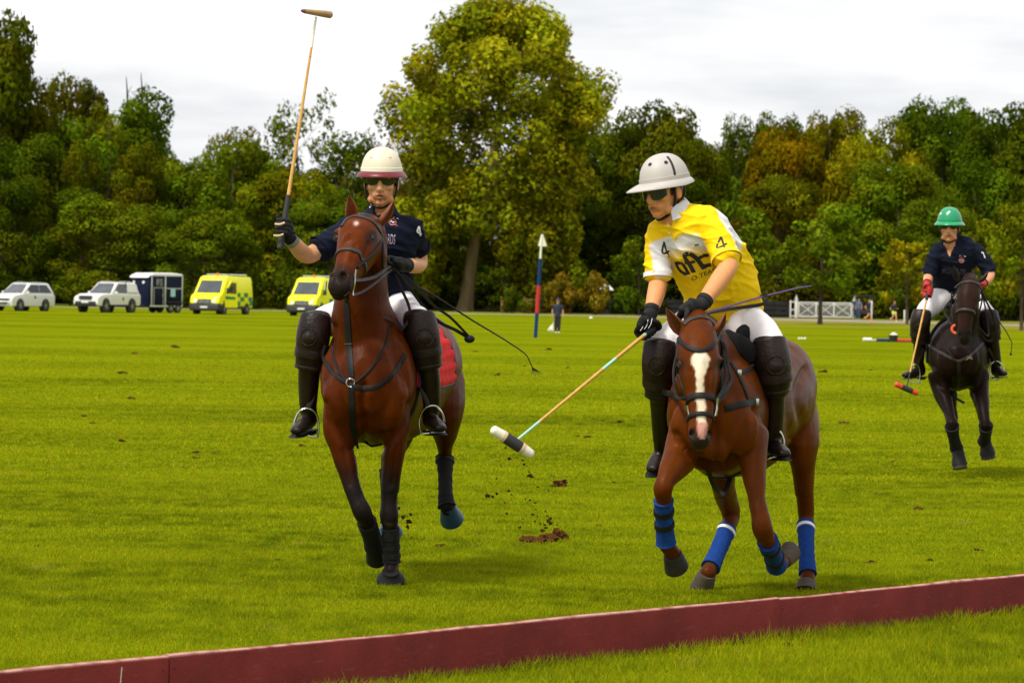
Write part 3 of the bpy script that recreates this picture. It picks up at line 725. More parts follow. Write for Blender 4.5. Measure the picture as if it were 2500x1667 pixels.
def make_horse(S):
    name = S['name']; root = wthing(name, S['label'], 'horse', S['base'], S.get('group')); O = S['base']
    pp = lambda q: (P(q[0], q[1], q[2]),) + tuple(q[3:])
    mb = MB()
    mb.loft([pp(q) for q in S['trunk']], side=S['side'], n=32, sub=5)
    mb.loft([pp(q) for q in S['neck']], side=S['side'], n=26, sub=5)
    mb.loft([pp(q) for q in S['head']], side=S['hside'], n=26, sub=4)
    for lg in S['legs']: mb.loft([pp(q) for q in lg['pts']], side=S['side'], n=18, sub=4)
    for (px, py, Y, rr) in S.get('lumps', []): mb.ell(P(px, py, Y), rr)
    me = remesh(mb, S['voxel'], S.get('smooth', 9))
    # nostrils and eye hollows pressed in
    v = mverts(me); nm = mnormals(me); px = proj(v)
    for (nx, ny, r, dep) in S['dents']:
        front = nm[:, 1] < .35
        d = np.hypot((px[:, 0] - nx) / (r * .75), (px[:, 1] - ny) / r); hy = v[:, 1].min(); near = v[:, 1] < P(*S['dentY']).y
        k = np.exp(-(d ** 2) * 1.2) * (front & near); v += np.array([0, 1, 0])[None, :] * (k * dep)[:, None]
    for (line, wd, dep) in S.get('grooves', []):
        pl = np.array([(q.x, q.y) for q in resample([(a, b, 0) for a, b in line], 4)]); front = (nm[:, 1] < .5) & (v[:, 1] < S.get('grooveY', 99))
        bb = (px[:, 0] > pl[:, 0].min() - 4 * wd) & (px[:, 0] < pl[:, 0].max() + 4 * wd) & (px[:, 1] > pl[:, 1].min() - 4 * wd) & (px[:, 1] < pl[:, 1].max() + 4 * wd) & front
        idx = np.nonzero(bb)[0]; dd = np.min(np.hypot(px[idx, 0][:, None] - pl[None, :, 0], px[idx, 1][:, None] - pl[None, :, 1]), axis=1); v[idx] -= nm[idx] * (1.5 * dep * np.exp(-(dd / wd) ** 2))[:, None]
    # muscle relief
    rel = fnoise(v, 9, 3) * .005 + fnoise(v, 24, 5) * .0016
    v += nm * rel[:, None] * (v[:, 2:3] > .5)
    set_verts(me, v); bvh = bvh_of(me)
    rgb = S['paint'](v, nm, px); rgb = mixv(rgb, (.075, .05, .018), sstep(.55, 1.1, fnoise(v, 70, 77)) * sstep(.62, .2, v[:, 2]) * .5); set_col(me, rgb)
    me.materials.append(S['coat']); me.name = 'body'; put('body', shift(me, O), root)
    A = dict(root=root, bvh=bvh, O=O)
    tb = P(*S['trunk'][-1][:3]); tl = MB(); tl.loft([(tb + V(0, .10, .08), .035, .035), (tb + V(.01, .20, .04), .045, .05), (tb + V(.01, .22, -.06), .03, .035)], side=S['side'], n=14, sub=4); tl.build('tail', S['lid'], root)
    em = MB()
    for (b, t, w, f) in S['ears']:
        e = MB(); ear(e, P(*b), P(*t), w, f); e.build('ear', S['earmat'], root, sharp=None)
    for q in S['eyes']:
        h, n_, ok = cast(bvh, q[0], q[1], P(*q)); h = h - n_ * .010; e = MB(); e.ell(h, (.021, .021, .019)); eo = e.build('eye', M_eye, root)
        ring = MB(); 
        for sg in (1, -1):
            ring.tube([h + V(-.024, -.004, 0), h + V(-.011, -.011, .012 * sg), h + V(.010, -.012, .013 * sg), h + V(.024, -.004, 0)], [.003, .0055, .0055, .003], n=6)
        ring.build('eyelid', S['lid'], eo)
    for lg in S['legs']:
        t, b = P(*lg['hoof'][0]), (P(*lg['hoof'][1]) if len(lg['hoof'][1]) == 3 else G(*lg['hoof'][1]))
        hoof_mb(t, b, S['side'], lg.get('hr', .05), lg.get('hr', .05) * 1.22, (0, -1, 0)).build('hoof', lg.get('hmat', M_hoof), root)
        pts = [pp(q) for q in lg['pts']]
        for wr in lg.get('wraps', []):
            nm_, mt, i0, i1, th, ridges = wr; seg = pts[i0:i1 + 1]
            cp = cat([q[0] for q in seg], 8); ra = cat([q[1] for q in seg], 8); rb = cat([q[2] if len(q) > 2 else q[1] for q in seg], 8)
            rd = random.Random(i0); w = MB()
            ss = []
            for k in range(len(cp)):
                u = k / (len(cp) - 1); saw = ((u * ridges) % 1.0) * .004 if ridges else 0
                e = th + saw + (.004 if k in (0, len(cp) - 1) else 0) + rd.uniform(0, .001); ss.append((cp[k], ra[k] + e, rb[k] + e))
            w.loft(ss, side=S['side'], n=18, sub=1, round_ends=False); wo = w.build(nm_, mt, root, sharp=55)
            for (u, ht, m2) in lg.get('bands', []):
                k = min(len(cp) - 2, int(u * (len(cp) - 1))); ax = (cp[k + 1] - cp[max(0, k - 1)]).normalized()
                s2 = MB(); s2.loft([(cp[k] - ax * ht, ra[k] + th + .007, rb[k] + th + .007), (cp[k] + ax * ht, ra[k] + th + .007, rb[k] + th + .007)], side=S['side'], n=18, sub=1, round_ends=False); s2.build('wrap_strap', m2, wo)
        if 'bell' in lg:
            m2, r0, r1 = lg['bell'][:3]; tt = t + (t - b) * .35; bb = t.lerp(b, lg['bell'][3] if len(lg['bell']) > 3 else .75)
            w = MB(); w.loft([(tt, r0, r0), (tt.lerp(bb, .3), r0 * 1.12, r0 * 1.12), (tt.lerp(bb, .75), r1, r1), (bb, r1 * 1.06, r1 * 1.1)], side=S['side'], n=20, sub=3, round_ends=False); w.build('bell_boot', m2, root)
    return A

M_eye = mat('dark_eye', (.012, .008, .006), rough=.06, var=.1, spec=.8)
M_hoof = mat('hoof_horn', (.075, .057, .042), rough=.65, spec=.2, var=.35, scale=25, bump=.3, bscale=60, stretch=(1, 1, 6))
M_hoofd = mat('dark_hoof_horn', (.028, .024, .020), rough=.6, var=.35, spec=.2, scale=25, bump=.3, bscale=60)
M_leather = mat('black_leather', (.0085, .007, .0068), rough=.55, var=.25, scale=30, bump=.15, bscale=180, spec=.22)
M_leatherg = mat('worn_dark_leather', (.030, .024, .022), rough=.5, var=.25, scale=30, bump=.15, bscale=180, spec=.3)
M_brownl = mat('brown_leather', (.020, .010, .007), rough=.45, var=.35, scale=14, bump=.2, bscale=90, spec=.25)
M_bblue = mat('blue_bandage', (.008, .045, .22), rough=.85, var=.2, scale=40, bump=.5, bscale=260, spec=.15)
M_bblack = mat('black_bandage', (.011, .010, .011), rough=.85, var=.25, scale=40, bump=.5, bscale=260, spec=.2)
M_bellblue = mat('blue_rubber', (.010, .048, .11), rough=.4, var=.15, scale=20)
M_bellblack = mat('black_rubber', (.010, .009, .009), rough=.6, var=.3, scale=20, spec=.2)
M_white = mat('white_cotton', (.78, .76, .76), rough=.8, var=.04, scale=10)
M_chrome = mat('bright_metal', (.50, .50, .48), rough=.22, metal=1.0, var=.05)
M_red = mat('red_quilt', (.62, .012, .010), rough=.75, var=.10, scale=12, bump=.3, bscale=220, spec=.2)
M_navyb = mat('navy_binding', (.012, .018, .06), rough=.7)

def coatmat(name, rough):
    m = mat(name, (1, 1, 1), rough=rough, var=.30, scale=11, attr='Col', spec=.055, sheen=.0, bump=.22, bscale=75, stretch=(1, 1, .55)); return m

def mixv(a, b, k): return a * (1 - k[:, None]) + np.array(b)[None, :] * k[:, None]

def bay_paint(v, nm, px):
    n = len(v); c = np.tile(np.array([[.112, .0215, .0017]]), (n, 1))
    c = mixv(c, (.050, .0092, .0012), .5 + .5 * np.clip(fnoise(v, 4, 1), -1, 1))
    c = mixv(c, (.012, .009, .008), sstep(.74, .50, v[:, 2] + .03 * fnoise(v, 14, 2)))                 # black lower legs
    mz = np.array(P(826, 700, 20.2)); d = np.linalg.norm(v - mz, axis=1); c = mixv(c, (.016, .010, .008), sstep(.17, .05, d + .012 * fnoise(v, 30, 4)))
    hd = (np.abs(px[:, 0] - 893) < 110) & (px[:, 1] < 745) & (v[:, 1] < 20.75)
    st = np.exp(-(((px[:, 0] - 869) / 5) ** 2 + ((px[:, 1] - 543) / 5) ** 2)); c = mixv(c, (.7, .5, .42), np.clip(st * 1.2, 0, .85) * hd)
    ey = np.exp(-(((px[:, 0] - 908) / 18) ** 2 + ((px[:, 1] - 579) / 15) ** 2)); c = mixv(c, (.03, .014, .008), np.clip(ey * 1.3, 0, .9) * hd)
    fl = np.exp(-(((px[:, 0] - 892) / 16) ** 2 + ((px[:, 1] - 522) / 9) ** 2)); c = mixv(c, (.012, .009, .008), np.clip(fl * 1.4, 0, .95) * hd)   # hogged forelock
    return c

def chestnut_paint(v, nm, px):
    n = len(v); c = np.tile(np.array([[.124, .0285, .0023]]), (n, 1))
    c = mixv(c, (.060, .013, .0016), .5 + .5 * np.clip(fnoise(v, 4, 11), -1, 1))
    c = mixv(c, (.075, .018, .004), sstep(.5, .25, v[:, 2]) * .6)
    hd = (v[:, 1] < 19.55) & (np.abs(px[:, 0] - 1708) < 75) & (px[:, 1] < 1110) & (nm[:, 1] < .2)
    cx = np.interp(px[:, 1], [860, 890, 915, 940, 1000, 1030, 1065], [1711, 1711, 1709, 1707, 1712, 1712, 1714])
    hw = np.interp(px[:, 1], [855, 862, 875, 890, 905, 925, 960, 1000, 1030, 1050, 1066], [4, 16, 21, 20, 15, 9, 9, 11, 12, 13, 6])
    d = np.abs(px[:, 0] - cx) - hw + 3.0 * fnoise(v, 60, 6); k = sstep(2.5, -2.5, d) * (px[:, 1] > 857) * (px[:, 1] < 1070) * hd
    hd = hd & (np.linalg.norm(v - np.array(P(1709, 930, 19.2)), axis=1) < .42) & (v[:, 1] < 19.34)
    mz = sstep(1035, 1062, px[:, 1]) * hd; c = mixv(c, (.030, .022, .020), mz * .95)
    eh = np.exp(-(((px[:, 0] - 1661) / 14) ** 2 + ((px[:, 1] - 892) / 17) ** 2)) + np.exp(-(((px[:, 0] - 1758) / 14) ** 2 + ((px[:, 1] - 892) / 17) ** 2))
    c = mixv(c, (.035, .014, .008), np.clip(eh, 0, .85) * hd)
    c = mixv(c, (.74, .62, .46), k * (px[:, 1] < 1032)); c = mixv(c, (.62, .30, .24), k * (px[:, 1] >= 1032)); return c

def dark_paint(v, nm, px):
    n = len(v); c = np.tile(np.array([[.014, .006, .0036]]), (n, 1)); c = mixv(c, (.007, .004, .003), .5 + .5 * np.clip(fnoise(v, 4, 21), -1, 1))
    hd = (v[:, 1] < 35.2) & (px[:, 1] < 850); c = mixv(c, (.032, .014, .009), .6 * hd); mz = sstep(790, 815, px[:, 1]) * hd; return mixv(c, (.018, .013, .012), mz)

def sidev(a):   # lateral axis towards picture right for a body turned by a degrees
    return (math.cos(R(a)), -math.sin(R(a)), 0)

H1 = make_horse(dict(name='polo_pony', label='bay polo pony with black legs and small white forehead mark', base=tuple(G(930, 1430) + V(0, .7, 0)), side=sidev(12), hside=sidev(20), voxel=.010,
 coat=coatmat('bay_coat', .38), lid=mat('eyelid_skin', (.02, .01, .007), .5), earmat=mat('bay_ear', (.19, .045, .008), .6, var=.3, scale=30), paint=bay_paint,
 trunk=[(893, 925, 20.66, .17, .24), (895, 930, 20.78, .25, .32), (912, 930, 21.1, .265, .355), (948, 938, 21.6, .295, .345), (990, 915, 22.0, .28, .33), (1018, 890, 22.32, .265, .31), (1035, 905, 22.6, .19, .22)],
 neck=[(898, 960, 20.90, .20, .27), (898, 895, 20.90, .225, .31), (890, 820, 20.86, .186, .26), (882, 745, 20.80, .150, .22), (888, 660, 20.78, .126, .18), (900, 590, 20.76, .096, .13), (905, 555, 20.72, .07, .09)],
 head=[(899, 556, 20.73, .070, .07), (888, 565, 20.62, .104, .105, 2.6), (878, 590, 20.52, .112, .135, 2.7), (866, 622, 20.42, .094, .118, 2.6), (852, 652, 20.34, .072, .088, 2.5), (839, 680, 20.27, .060, .068, 2.4), (829, 702, 20.215, .066, .058, 2.3), (826, 716, 20.205, .052, .042)],
 lumps=[(907, 566, 20.47, (.036, .034, .016)), (830, 566, 20.54, (.034, .03, .016)), (908, 600, 20.47, (.03, .04, .016)), (922, 622, 20.60, (.05, .09, .10)), (848, 673, 20.235, (.015, .03, .026)), (810, 676, 20.23, (.015, .03, .026)), (846, 606, 20.36, (.03, .03, .10)), (826, 722, 20.24, (.04, .04, .028)),
        (832, 975, 20.68, (.10, .09, .17)), (953, 975, 20.68, (.10, .09, .17))],
 dents=[(838, 676, 11, .050), (806, 678, 8, .035), (909, 581, 11, .012), (893, 1015, 14, .015)], dentY=(828, 700, 20.66),
 grooves=[([(888, 940), (886, 1000), (893, 1098)], 9, .016), ([(795, 985), (815, 1040), (850, 1085), (872, 1100)], 10, .012), ([(1000, 985), (985, 1040), (945, 1085), (915, 1100)], 10, .012), ([(812, 800), (806, 860), (800, 930)], 10, .010), ([(960, 800), (975, 870), (985, 940)], 10, .010), ([(868, 600), (858, 640)], 6, .004), ([(900, 595), (884, 632)], 5, .007), ([(840, 1100), (852, 1180)], 7, .006), ([(968, 1090), (958, 1180)], 7, .006)],
 eyes=[(911, 580, 20.462), (824, 580, 20.545)],
 ears=[((860, 538, 20.66), (852, 477, 20.62), .070, (.25, -1, .1)), ((930, 548, 20.66), (961, 490, 20.62), .074, (.75, -.35, .2))],
 legs=[
  dict(pts=[(958, 985, 20.85, .11, .17), (962, 1050, 20.82, .084, .12), (960, 1110, 20.80, .060, .08), (953, 1175, 20.80, .049, .058), (950, 1225, 20.80, .046, .050), (950, 1258, 20.79, .053, .055), (953, 1290, 20.80, .040, .045), (956, 1335, 20.82, .035, .042), (956, 1372, 20.83, .041, .045), (954, 1400, 20.80, .042, .045)],
       hoof=[(954, 1402, 20.79), (954, 1426)], hr=.052, wraps=[('leg_bandage', M_bblack, 6, 8, .006, 5)], bands=[(.25, .011, M_bellblack), (.5, .011, M_bellblack), (.75, .011, M_bellblack)], bell=(M_bellblack, .046, .074, .55)),
  dict(pts=[(838, 985, 20.78, .11, .17), (832, 1050, 20.75, .09, .12), (842, 1110, 20.72, .066, .08), (856, 1175, 20.70, .05, .056), (872, 1222, 20.68, .047, .05), (884, 1248, 20.67, .053, .053), (896, 1275, 20.75, .042, .045), (908, 1310, 20.88, .04, .044), (914, 1333, 20.94, .046, .048), (917, 1345, 20.98, .044, .046)],
       hoof=[(917, 1342, 20.97), (922, 1366, 21.03)], hr=.045, hmat=M_hoofd, wraps=[('leg_bandage', M_bblack, 6, 8, .008, 5)], bell=(M_bellblack, .048, .060, .9)),
  dict(pts=[(1072, 925, 22.25, .14, .24), (1084, 1000, 22.15, .115, .19), (1087, 1050, 22.2, .080, .11), (1086, 1090, 22.28, .052, .07), (1086, 1118, 22.33, .044, .065), (1087, 1160, 22.28, .033, .04), (1088, 1210, 22.2, .034, .038), (1091, 1236, 22.17, .044, .045), (1098, 1250, 22.2, .044, .044)],
       hoof=[(1096, 1244, 22.19), (1104, 1270, 22.26)], hr=.05, wraps=[('leg_bandage', M_bblack, 4, 7, .007, 7)], bands=[(.12, .008, M_bellblack)], bell=(M_bellblue, .045, .066, .95)),
  dict(pts=[(985, 960, 22.1, .14, .22), (975, 1040, 22.05, .1, .16), (960, 1100, 22.15, .07, .09), (950, 1150, 22.2, .048, .06), (948, 1200, 22.15, .035, .04), (949, 1250, 22.1, .036, .04), (950, 1275, 22.1, .044, .045), (952, 1285, 22.1, .044, .044)],
       hoof=[(952, 1280, 22.1), (953, 1304, 22.12)], hr=.05, wraps=[('leg_bandage', M_bblack, 3, 6, .007, 7)], bell=(M_bellblue, .045, .070, .95)),
 ]))

H2 = make_horse(dict(name='polo_pony', label='chestnut polo pony with long white blaze and blue leg wraps', base=tuple(G(1800, 1452) + V(0, .2, 0)), side=sidev(20), hside=sidev(3), voxel=.010,
 coat=coatmat('chestnut_coat', .38), lid=mat('eyelid_skin', (.025, .012, .008), .5), earmat=mat('chestnut_ear', (.16, .042, .009), .6, var=.3, scale=30), paint=chestnut_paint,
 trunk=[(1738, 1030, 19.52, .17, .22), (1742, 1008, 19.66, .24, .31), (1765, 1002, 20.05, .26, .345), (1812, 1000, 20.5, .29, .345), (1858, 975, 20.9, .27, .32), (1890, 955, 21.2, .245, .30), (1912, 975, 21.45, .18, .2)],
 neck=[(1745, 960, 19.80, .2, .28), (1728, 885, 19.64, .14, .21), (1712, 825, 19.52, .1, .15), (1703, 790, 19.44, .075, .09)],
 head=[(1702, 780, 19.42, .066, .075), (1703, 815, 19.33, .092, .108, 2.3), (1705, 852, 19.27, .103, .125, 2.4), (1708, 890, 19.22, .105, .13, 2.4), (1710, 930, 19.18, .090, .115, 2.4), (1711, 965, 19.15, .074, .09, 2.3), (1711, 1000, 19.12, .063, .073), (1710, 1035, 19.10, .058, .062), (1709, 1062, 19.09, .060, .058), (1708, 1082, 19.105, .046, .045)],
 lumps=[(1664, 878, 19.20, (.032, .035, .016)), (1754, 878, 19.19, (.032, .035, .016)), (1710, 940, 19.09, (.03, .03, .14)), (1672, 935, 19.3, (.045, .08, .085)), (1748, 935, 19.3, (.045, .08, .085)), (1690, 1055, 19.07, (.022, .026, .03)), (1728, 1055, 19.07, (.022, .026, .03)), (1706, 1088, 19.13, (.036, .036, .025)),
        (1690, 1040, 19.48, (.11, .09, .14)), (1800, 1040, 19.5, (.11, .09, .15)), (1745, 1090, 19.5, (.1, .08, .09)), (1900, 900, 21.1, (.16, .2, .12))],
 dents=[(1690, 1058, 9, .040), (1731, 1057, 10, .042), (1662, 898, 14, .010), (1757, 898, 14, .010)], dentY=(1708, 1000, 19.56),
 grooves=[([(1745, 1040), (1752, 1140)], 9, .014), ([(1650, 1060), (1680, 1105), (1730, 1135)], 10, .012), ([(1838, 1000), (1815, 1060), (1780, 1130)], 10, .012), ([(1965, 900), (1948, 960), (1960, 1040), (1940, 1075)], 9, .014), ([(1915, 960), (1925, 1040), (1930, 1100)], 12, .010), ([(1686, 905), (1688, 960)], 6, .006), ([(1734, 905), (1732, 960)], 6, .006), ([(1846, 1130), (1848, 1210)], 7, .006), ([(1880, 870), (1895, 950)], 12, .010)],
 eyes=[(1659, 890, 19.215), (1760, 890, 19.205)],
 ears=[((1664, 812, 19.36), (1626, 752, 19.32), .068, (-.35, -1, .1)), ((1744, 814, 19.36), (1771, 764, 19.32), .068, (.8, -.45, .2))],
 legs=[
  dict(pts=[(1690, 1060, 19.65, .12, .17), (1668, 1105, 19.55, .092, .11), (1645, 1140, 19.45, .07, .08), (1626, 1170, 19.36, .050, .055), (1618, 1192, 19.34, .050, .052), (1620, 1222, 19.38, .039, .043), (1622, 1280, 19.45, .036, .04), (1626, 1325, 19.5, .041, .044), (1640, 1345, 19.55, .040, .042), (1644, 1355, 19.57, .042, .044)],
       hoof=[(1642, 1352, 19.56), (1652, 1386, 19.62)], hr=.050, hmat=M_hoofd, wraps=[('leg_boot', M_bblue, 5, 7, .009, 0)], bands=[(.27, .014, M_leather), (.52, .014, M_leather)]),
  dict(pts=[(1825, 1060, 19.65, .11, .17), (1836, 1115, 19.6, .074, .1), (1843, 1165, 19.53, .054, .065), (1849, 1215, 19.47, .044, .05), (1857, 1262, 19.42, .049, .052), (1862, 1292, 19.42, .054, .055), (1874, 1320, 19.5, .042, .045), (1888, 1355, 19.68, .037, .04), (1896, 1380, 19.8, .043, .044), (1912, 1370, 19.9, .040, .042)],
       hoof=[(1912, 1370, 19.9), (1930, 1346, 20.0)], hr=.044, wraps=[('leg_boot', M_bblue, 6, 8, .009, 0)], bands=[(.3, .013, M_leather), (.68, .013, M_leather)]),
  dict(pts=[(1942, 1000, 21.2, .13, .24), (1957, 1075, 21.1, .10, .18), (1962, 1130, 21.12, .065, .1), (1964, 1190, 21.2, .050, .07), (1968, 1250, 21.28, .046, .06), (1967, 1280, 21.25, .040, .045), (1969, 1340, 21.12, .034, .038), (1972, 1400, 21.02, .040, .042), (1970, 1418, 20.98, .042, .044)],
       hoof=[(1969, 1416, 20.98), (1968, 1440)], hr=.05, wraps=[('leg_bandage', M_bblue, 5, 7, .007, 9)], bands=[(.14, .010, M_white)]),
  dict(pts=[(1800, 1060, 20.9, .13, .2), (1765, 1140, 20.75, .080, .12), (1768, 1200, 20.95, .060, .075), (1785, 1250, 21.15, .052, .065), (1776, 1290, 21.05, .040, .045), (1755, 1340, 20.95, .036, .04), (1735, 1385, 20.85, .042, .044), (1726, 1402, 20.82, .044, .046)],
       hoof=[(1727, 1399, 20.82), (1712, 1438)], hr=.052, wraps=[('leg_bandage', M_bblue, 4, 6, .008, 9)], bands=[(.14, .010, M_white)]),
 ]))

H3 = make_horse(dict(name='polo_pony', label='dark brown polo pony carrying the green-helmet rider', base=tuple(G(2345, 1165) + V(0, .6, 0)), side=sidev(4), hside=sidev(-4), voxel=.013,
 coat=coatmat('dark_brown_coat', .42), lid=mat('eyelid_skin', (.012, .008, .007), .5), earmat=mat('dark_ear', (.022, .012, .010), .6, var=.3, scale=30), paint=dark_paint,
 trunk=[(2337, 880, 35.05, .14, .17), (2338, 868, 35.3, .25, .315), (2340, 866, 35.7, .28, .345), (2342, 866, 36.2, .30, .34), (2345, 858, 36.8, .28, .3), (2345, 865, 37.1, .19, .2)],
 neck=[(2345, 845, 35.4, .2, .28), (2355, 780, 35.25, .14, .2), (2366, 715, 35.12, .095, .14), (2368, 690, 35.06, .07, .09)],
 head=[(2368, 682, 35.05, .068, .078), (2367, 705, 34.95, .098, .115, 2.3), (2362, 730, 34.9, .105, .13, 2.4), (2358, 752, 34.85, .088, .11, 2.4), (2356, 776, 34.82, .068, .08), (2355, 800, 34.8, .060, .066), (2355, 820, 34.8, .062, .058), (2355, 834, 34.82, .046, .045)],
 lumps=[(2337, 731, 34.9, (.028, .035, .026)), (2388, 731, 34.9, (.028, .035, .026)), (2343, 757, 35.0, (.04, .08, .085)), (2379, 757, 35.0, (.04, .08, .085)), (2344, 816, 34.78, (.022, .026, .03)), (2366, 816, 34.78, (.022, .026, .03)), (2312, 880, 35.1, (.1, .09, .14)), (2365, 880, 35.1, (.1, .09, .14))],
 dents=[(2344, 818, 5, .024), (2367, 818, 5, .024)], dentY=(2355, 800, 35.0),
 grooves=[([(2335, 880), (2337, 950)], 6, .015), ([(2270, 900), (2290, 940), (2325, 958)], 6, .012), ([(2405, 900), (2390, 940), (2350, 958)], 6, .012)],
 eyes=[(2334, 732, 34.875), (2391, 732, 34.875)],
 ears=[((2338, 686, 35.04), (2329, 648, 35.0), .062, (-.3, -1, .1)), ((2393, 688, 35.04), (2413, 661, 35.0), .062, (.8, -.45, .2))],
 legs=[
  dict(pts=[(2288, 915, 35.35, .1, .16), (2297, 950, 35.3, .085, .11), (2311, 988, 35.15, .066, .075), (2320, 1022, 35.0, .05, .052), (2324, 1040, 34.95, .056, .056), (2328, 1065, 35.05, .042, .045), (2335, 1094, 35.15, .05, .052), (2340, 1112, 35.12, .045, .045)], hoof=[(2340, 1112, 35.12), (2344, 1144, 35.1)], hr=.055, hmat=M_hoofd, wraps=[('leg_bandage', M_bblack, 4, 6, .009, 5)], bell=(M_bellblack, .05, .068, .7)),
  dict(pts=[(2388, 915, 35.35, .1, .16), (2393, 955, 35.25, .08, .1), (2400, 995, 35.1, .06, .07), (2404, 1020, 35.02, .05, .052), (2407, 1040, 35.0, .055, .055), (2406, 1060, 35.15, .042, .045), (2403, 1078, 35.25, .052, .052), (2408, 1090, 35.25, .045, .045)], hoof=[(2408, 1088, 35.25), (2413, 1118, 35.27)], hr=.055, hmat=M_hoofd, wraps=[('leg_bandage', M_bblack, 4, 6, .009, 5)], bell=(M_bellblack, .05, .068, .7)),
  dict(pts=[(2312, 925, 36.8, .12, .2), (2318, 985, 36.95, .07, .09), (2325, 1020, 37.05, .055, .065), (2330, 1060, 36.95, .04, .042), (2336, 1088, 36.9, .046, .048)], hoof=[(2336, 1086, 36.9), (2340, 1110, 36.88)], hr=.052, hmat=M_hoofd),
  dict(pts=[(2385, 925, 36.8, .12, .2), (2396, 985, 36.95, .07, .09), (2402, 1020, 37.05, .055, .065), (2405, 1055, 36.95, .04, .042), (2407, 1080, 36.9, .046, .048)], hoof=[(2407, 1078, 36.9), (2410, 1104, 36.88)], hr=.052, hmat=M_hoofd),
 ]))
# ================================================================== RIDERS
M_skin = mat('skin', (1, 1, 1), rough=.5, var=.10, scale=22, attr='Col', spec=.25, bump=.08, bscale=300)
M_bootb = mat('dark_brown_boot', (.015, .008, .006), rough=.36, var=.4, scale=12, bump=.2, bscale=50, spec=.24)
M_guard = mat('brown_knee_guard', (.018, .0102, .0076), rough=.40, var=.40, scale=11, bump=.3, bscale=60, spec=.2)
M_breech = mat('white_breeches', (.83, .79, .80), rough=.8, var=.05, scale=5, bump=.35, bscale=26, spec=.15)
M_navy = mat('navy_jersey', (.0065, .0085, .020), rough=.85, var=.25, scale=6, bump=.45, bscale=28, spec=.12)
M_jersey = mat('yellow_white_jersey', (1, 1, 1), rough=.75, var=.06, scale=6, attr='Col', bump=.4, bscale=24, spec=.15)
M_collar = mat('white_collar', (.72, .70, .72), rough=.8, var=.05, scale=30)
M_glove = mat('black_glove', (.010, .010, .011), rough=.7, var=.3, scale=40, bump=.3, bscale=150, spec=.25)
M_gred = mat('red_glove', (.42, .012, .014), rough=.65, var=.2, scale=40)
M_tan = mat('tan_tape', (.62, .46, .27), rough=.7, var=.1)
M_lens = mat('dark_lens', (.010, .012, .012), rough=.08, var=.1, spec=.6)
M_lensg = mat('green_mirror_lens', (.004, .055, .028), rough=.10, var=.6, scale=9, spec=.6, col2=(.03, .02, .06))
M_print = mat('black_print', (.012, .011, .014), rough=.6)
M_printw = mat('white_print', (.82, .82, .86), rough=.6)
M_printp = mat('lilac_print', (.42, .33, .46), rough=.6)
M_printd = mat('dull_grey_print', (.085, .075, .10), rough=.6)
M_printo = mat('orange_stitching', (.60, .20, .13), rough=.7)
M_printr = mat('pink_stitching', (.78, .55, .58), rough=.7)
M_brass = mat('old_brass', (.5, .38, .12), rough=.4, metal=.8)

def frame(yaw, pitch=0, roll=0):
    """columns: person's left, forward, up; yaw 0 looks at the camera, positive turns to picture left"""
    y = R(yaw); f0 = V(-math.sin(y), -math.cos(y), 0); l = V(0, 0, 1).cross(f0)
    f = (f0 * math.cos(R(pitch)) - V(0, 0, 1) * math.sin(R(pitch))).normalized(); u = f.cross(l) * -1
    u = l.cross(f) * 1.0
    if u.z < 0: u = -u
    if roll:
        q = Matrix.Rotation(R(roll), 3, f); l = q @ l; u = q @ u
    return l, f, u

def fist(c, axis, wrist, mbs, rh=.013, size=1.0, flip=1):
    """closed hand round a handle through c along axis (thumb side = +axis); wrist = end of the forearm"""
    Z = Vector(axis).normalized(); c = Vector(c); n = Vector(wrist) - c; n = (n - Z * n.dot(Z)).normalized(); S = Z.cross(n) * flip; mb = mbs; k = size
    pc = c + n * (.036 * k)
    pt = lambda a, r, z: c + (n * math.cos(R(a)) + S * math.sin(R(a))) * r + Z * z
    # palm / back of the hand
    mb.loft([(Vector(wrist), .033 * k, .028 * k), (Vector(wrist).lerp(pc, .45), .036 * k, .028 * k), (pc + n * .012, .044 * k, .026 * k, 2.6), (pc - n * .006 + S * -.012, .046 * k, .020 * k, 2.6)], side=Z, n=16, sub=3)
    mb.loft([(pt(-20, .034 * k, 0), .043 * k, .013 * k, 2.5), (pt(-55, .035 * k, 0), .043 * k, .013 * k, 2.5)], side=Z, n=14, sub=2)
    for i, (z, ln, r) in enumerate(((.033, 1.0, .0100), (.011, 1.06, .0104), (-.011, 1.0, .0100), (-.032, .85, .0088))):
        path = [pt(-45, .037 * k, z * k), pt(-85, .041 * k, z * k), pt(-85 - 52 * ln, .033 * k, z * k * .98), pt(-85 - 105 * ln, .029 * k, z * k * .96), pt(-85 - 140 * ln, .027 * k, z * k * .95)]
        mb.tube(path, [r * k, r * 1.08 * k, r * k, r * .95 * k, r * .8 * k], n=10, sub=4)
        mb.ell(path[1], r * 1.15 * k)
    th = [pt(30, .042 * k, .020 * k), pt(62, .040 * k, .040 * k), pt(105, .034 * k, .052 * k), pt(150, .028 * k, .050 * k)]
    mb.tube(th, [.014 * k, .0125 * k, .0115 * k, .0085 * k], n=10, sub=4)

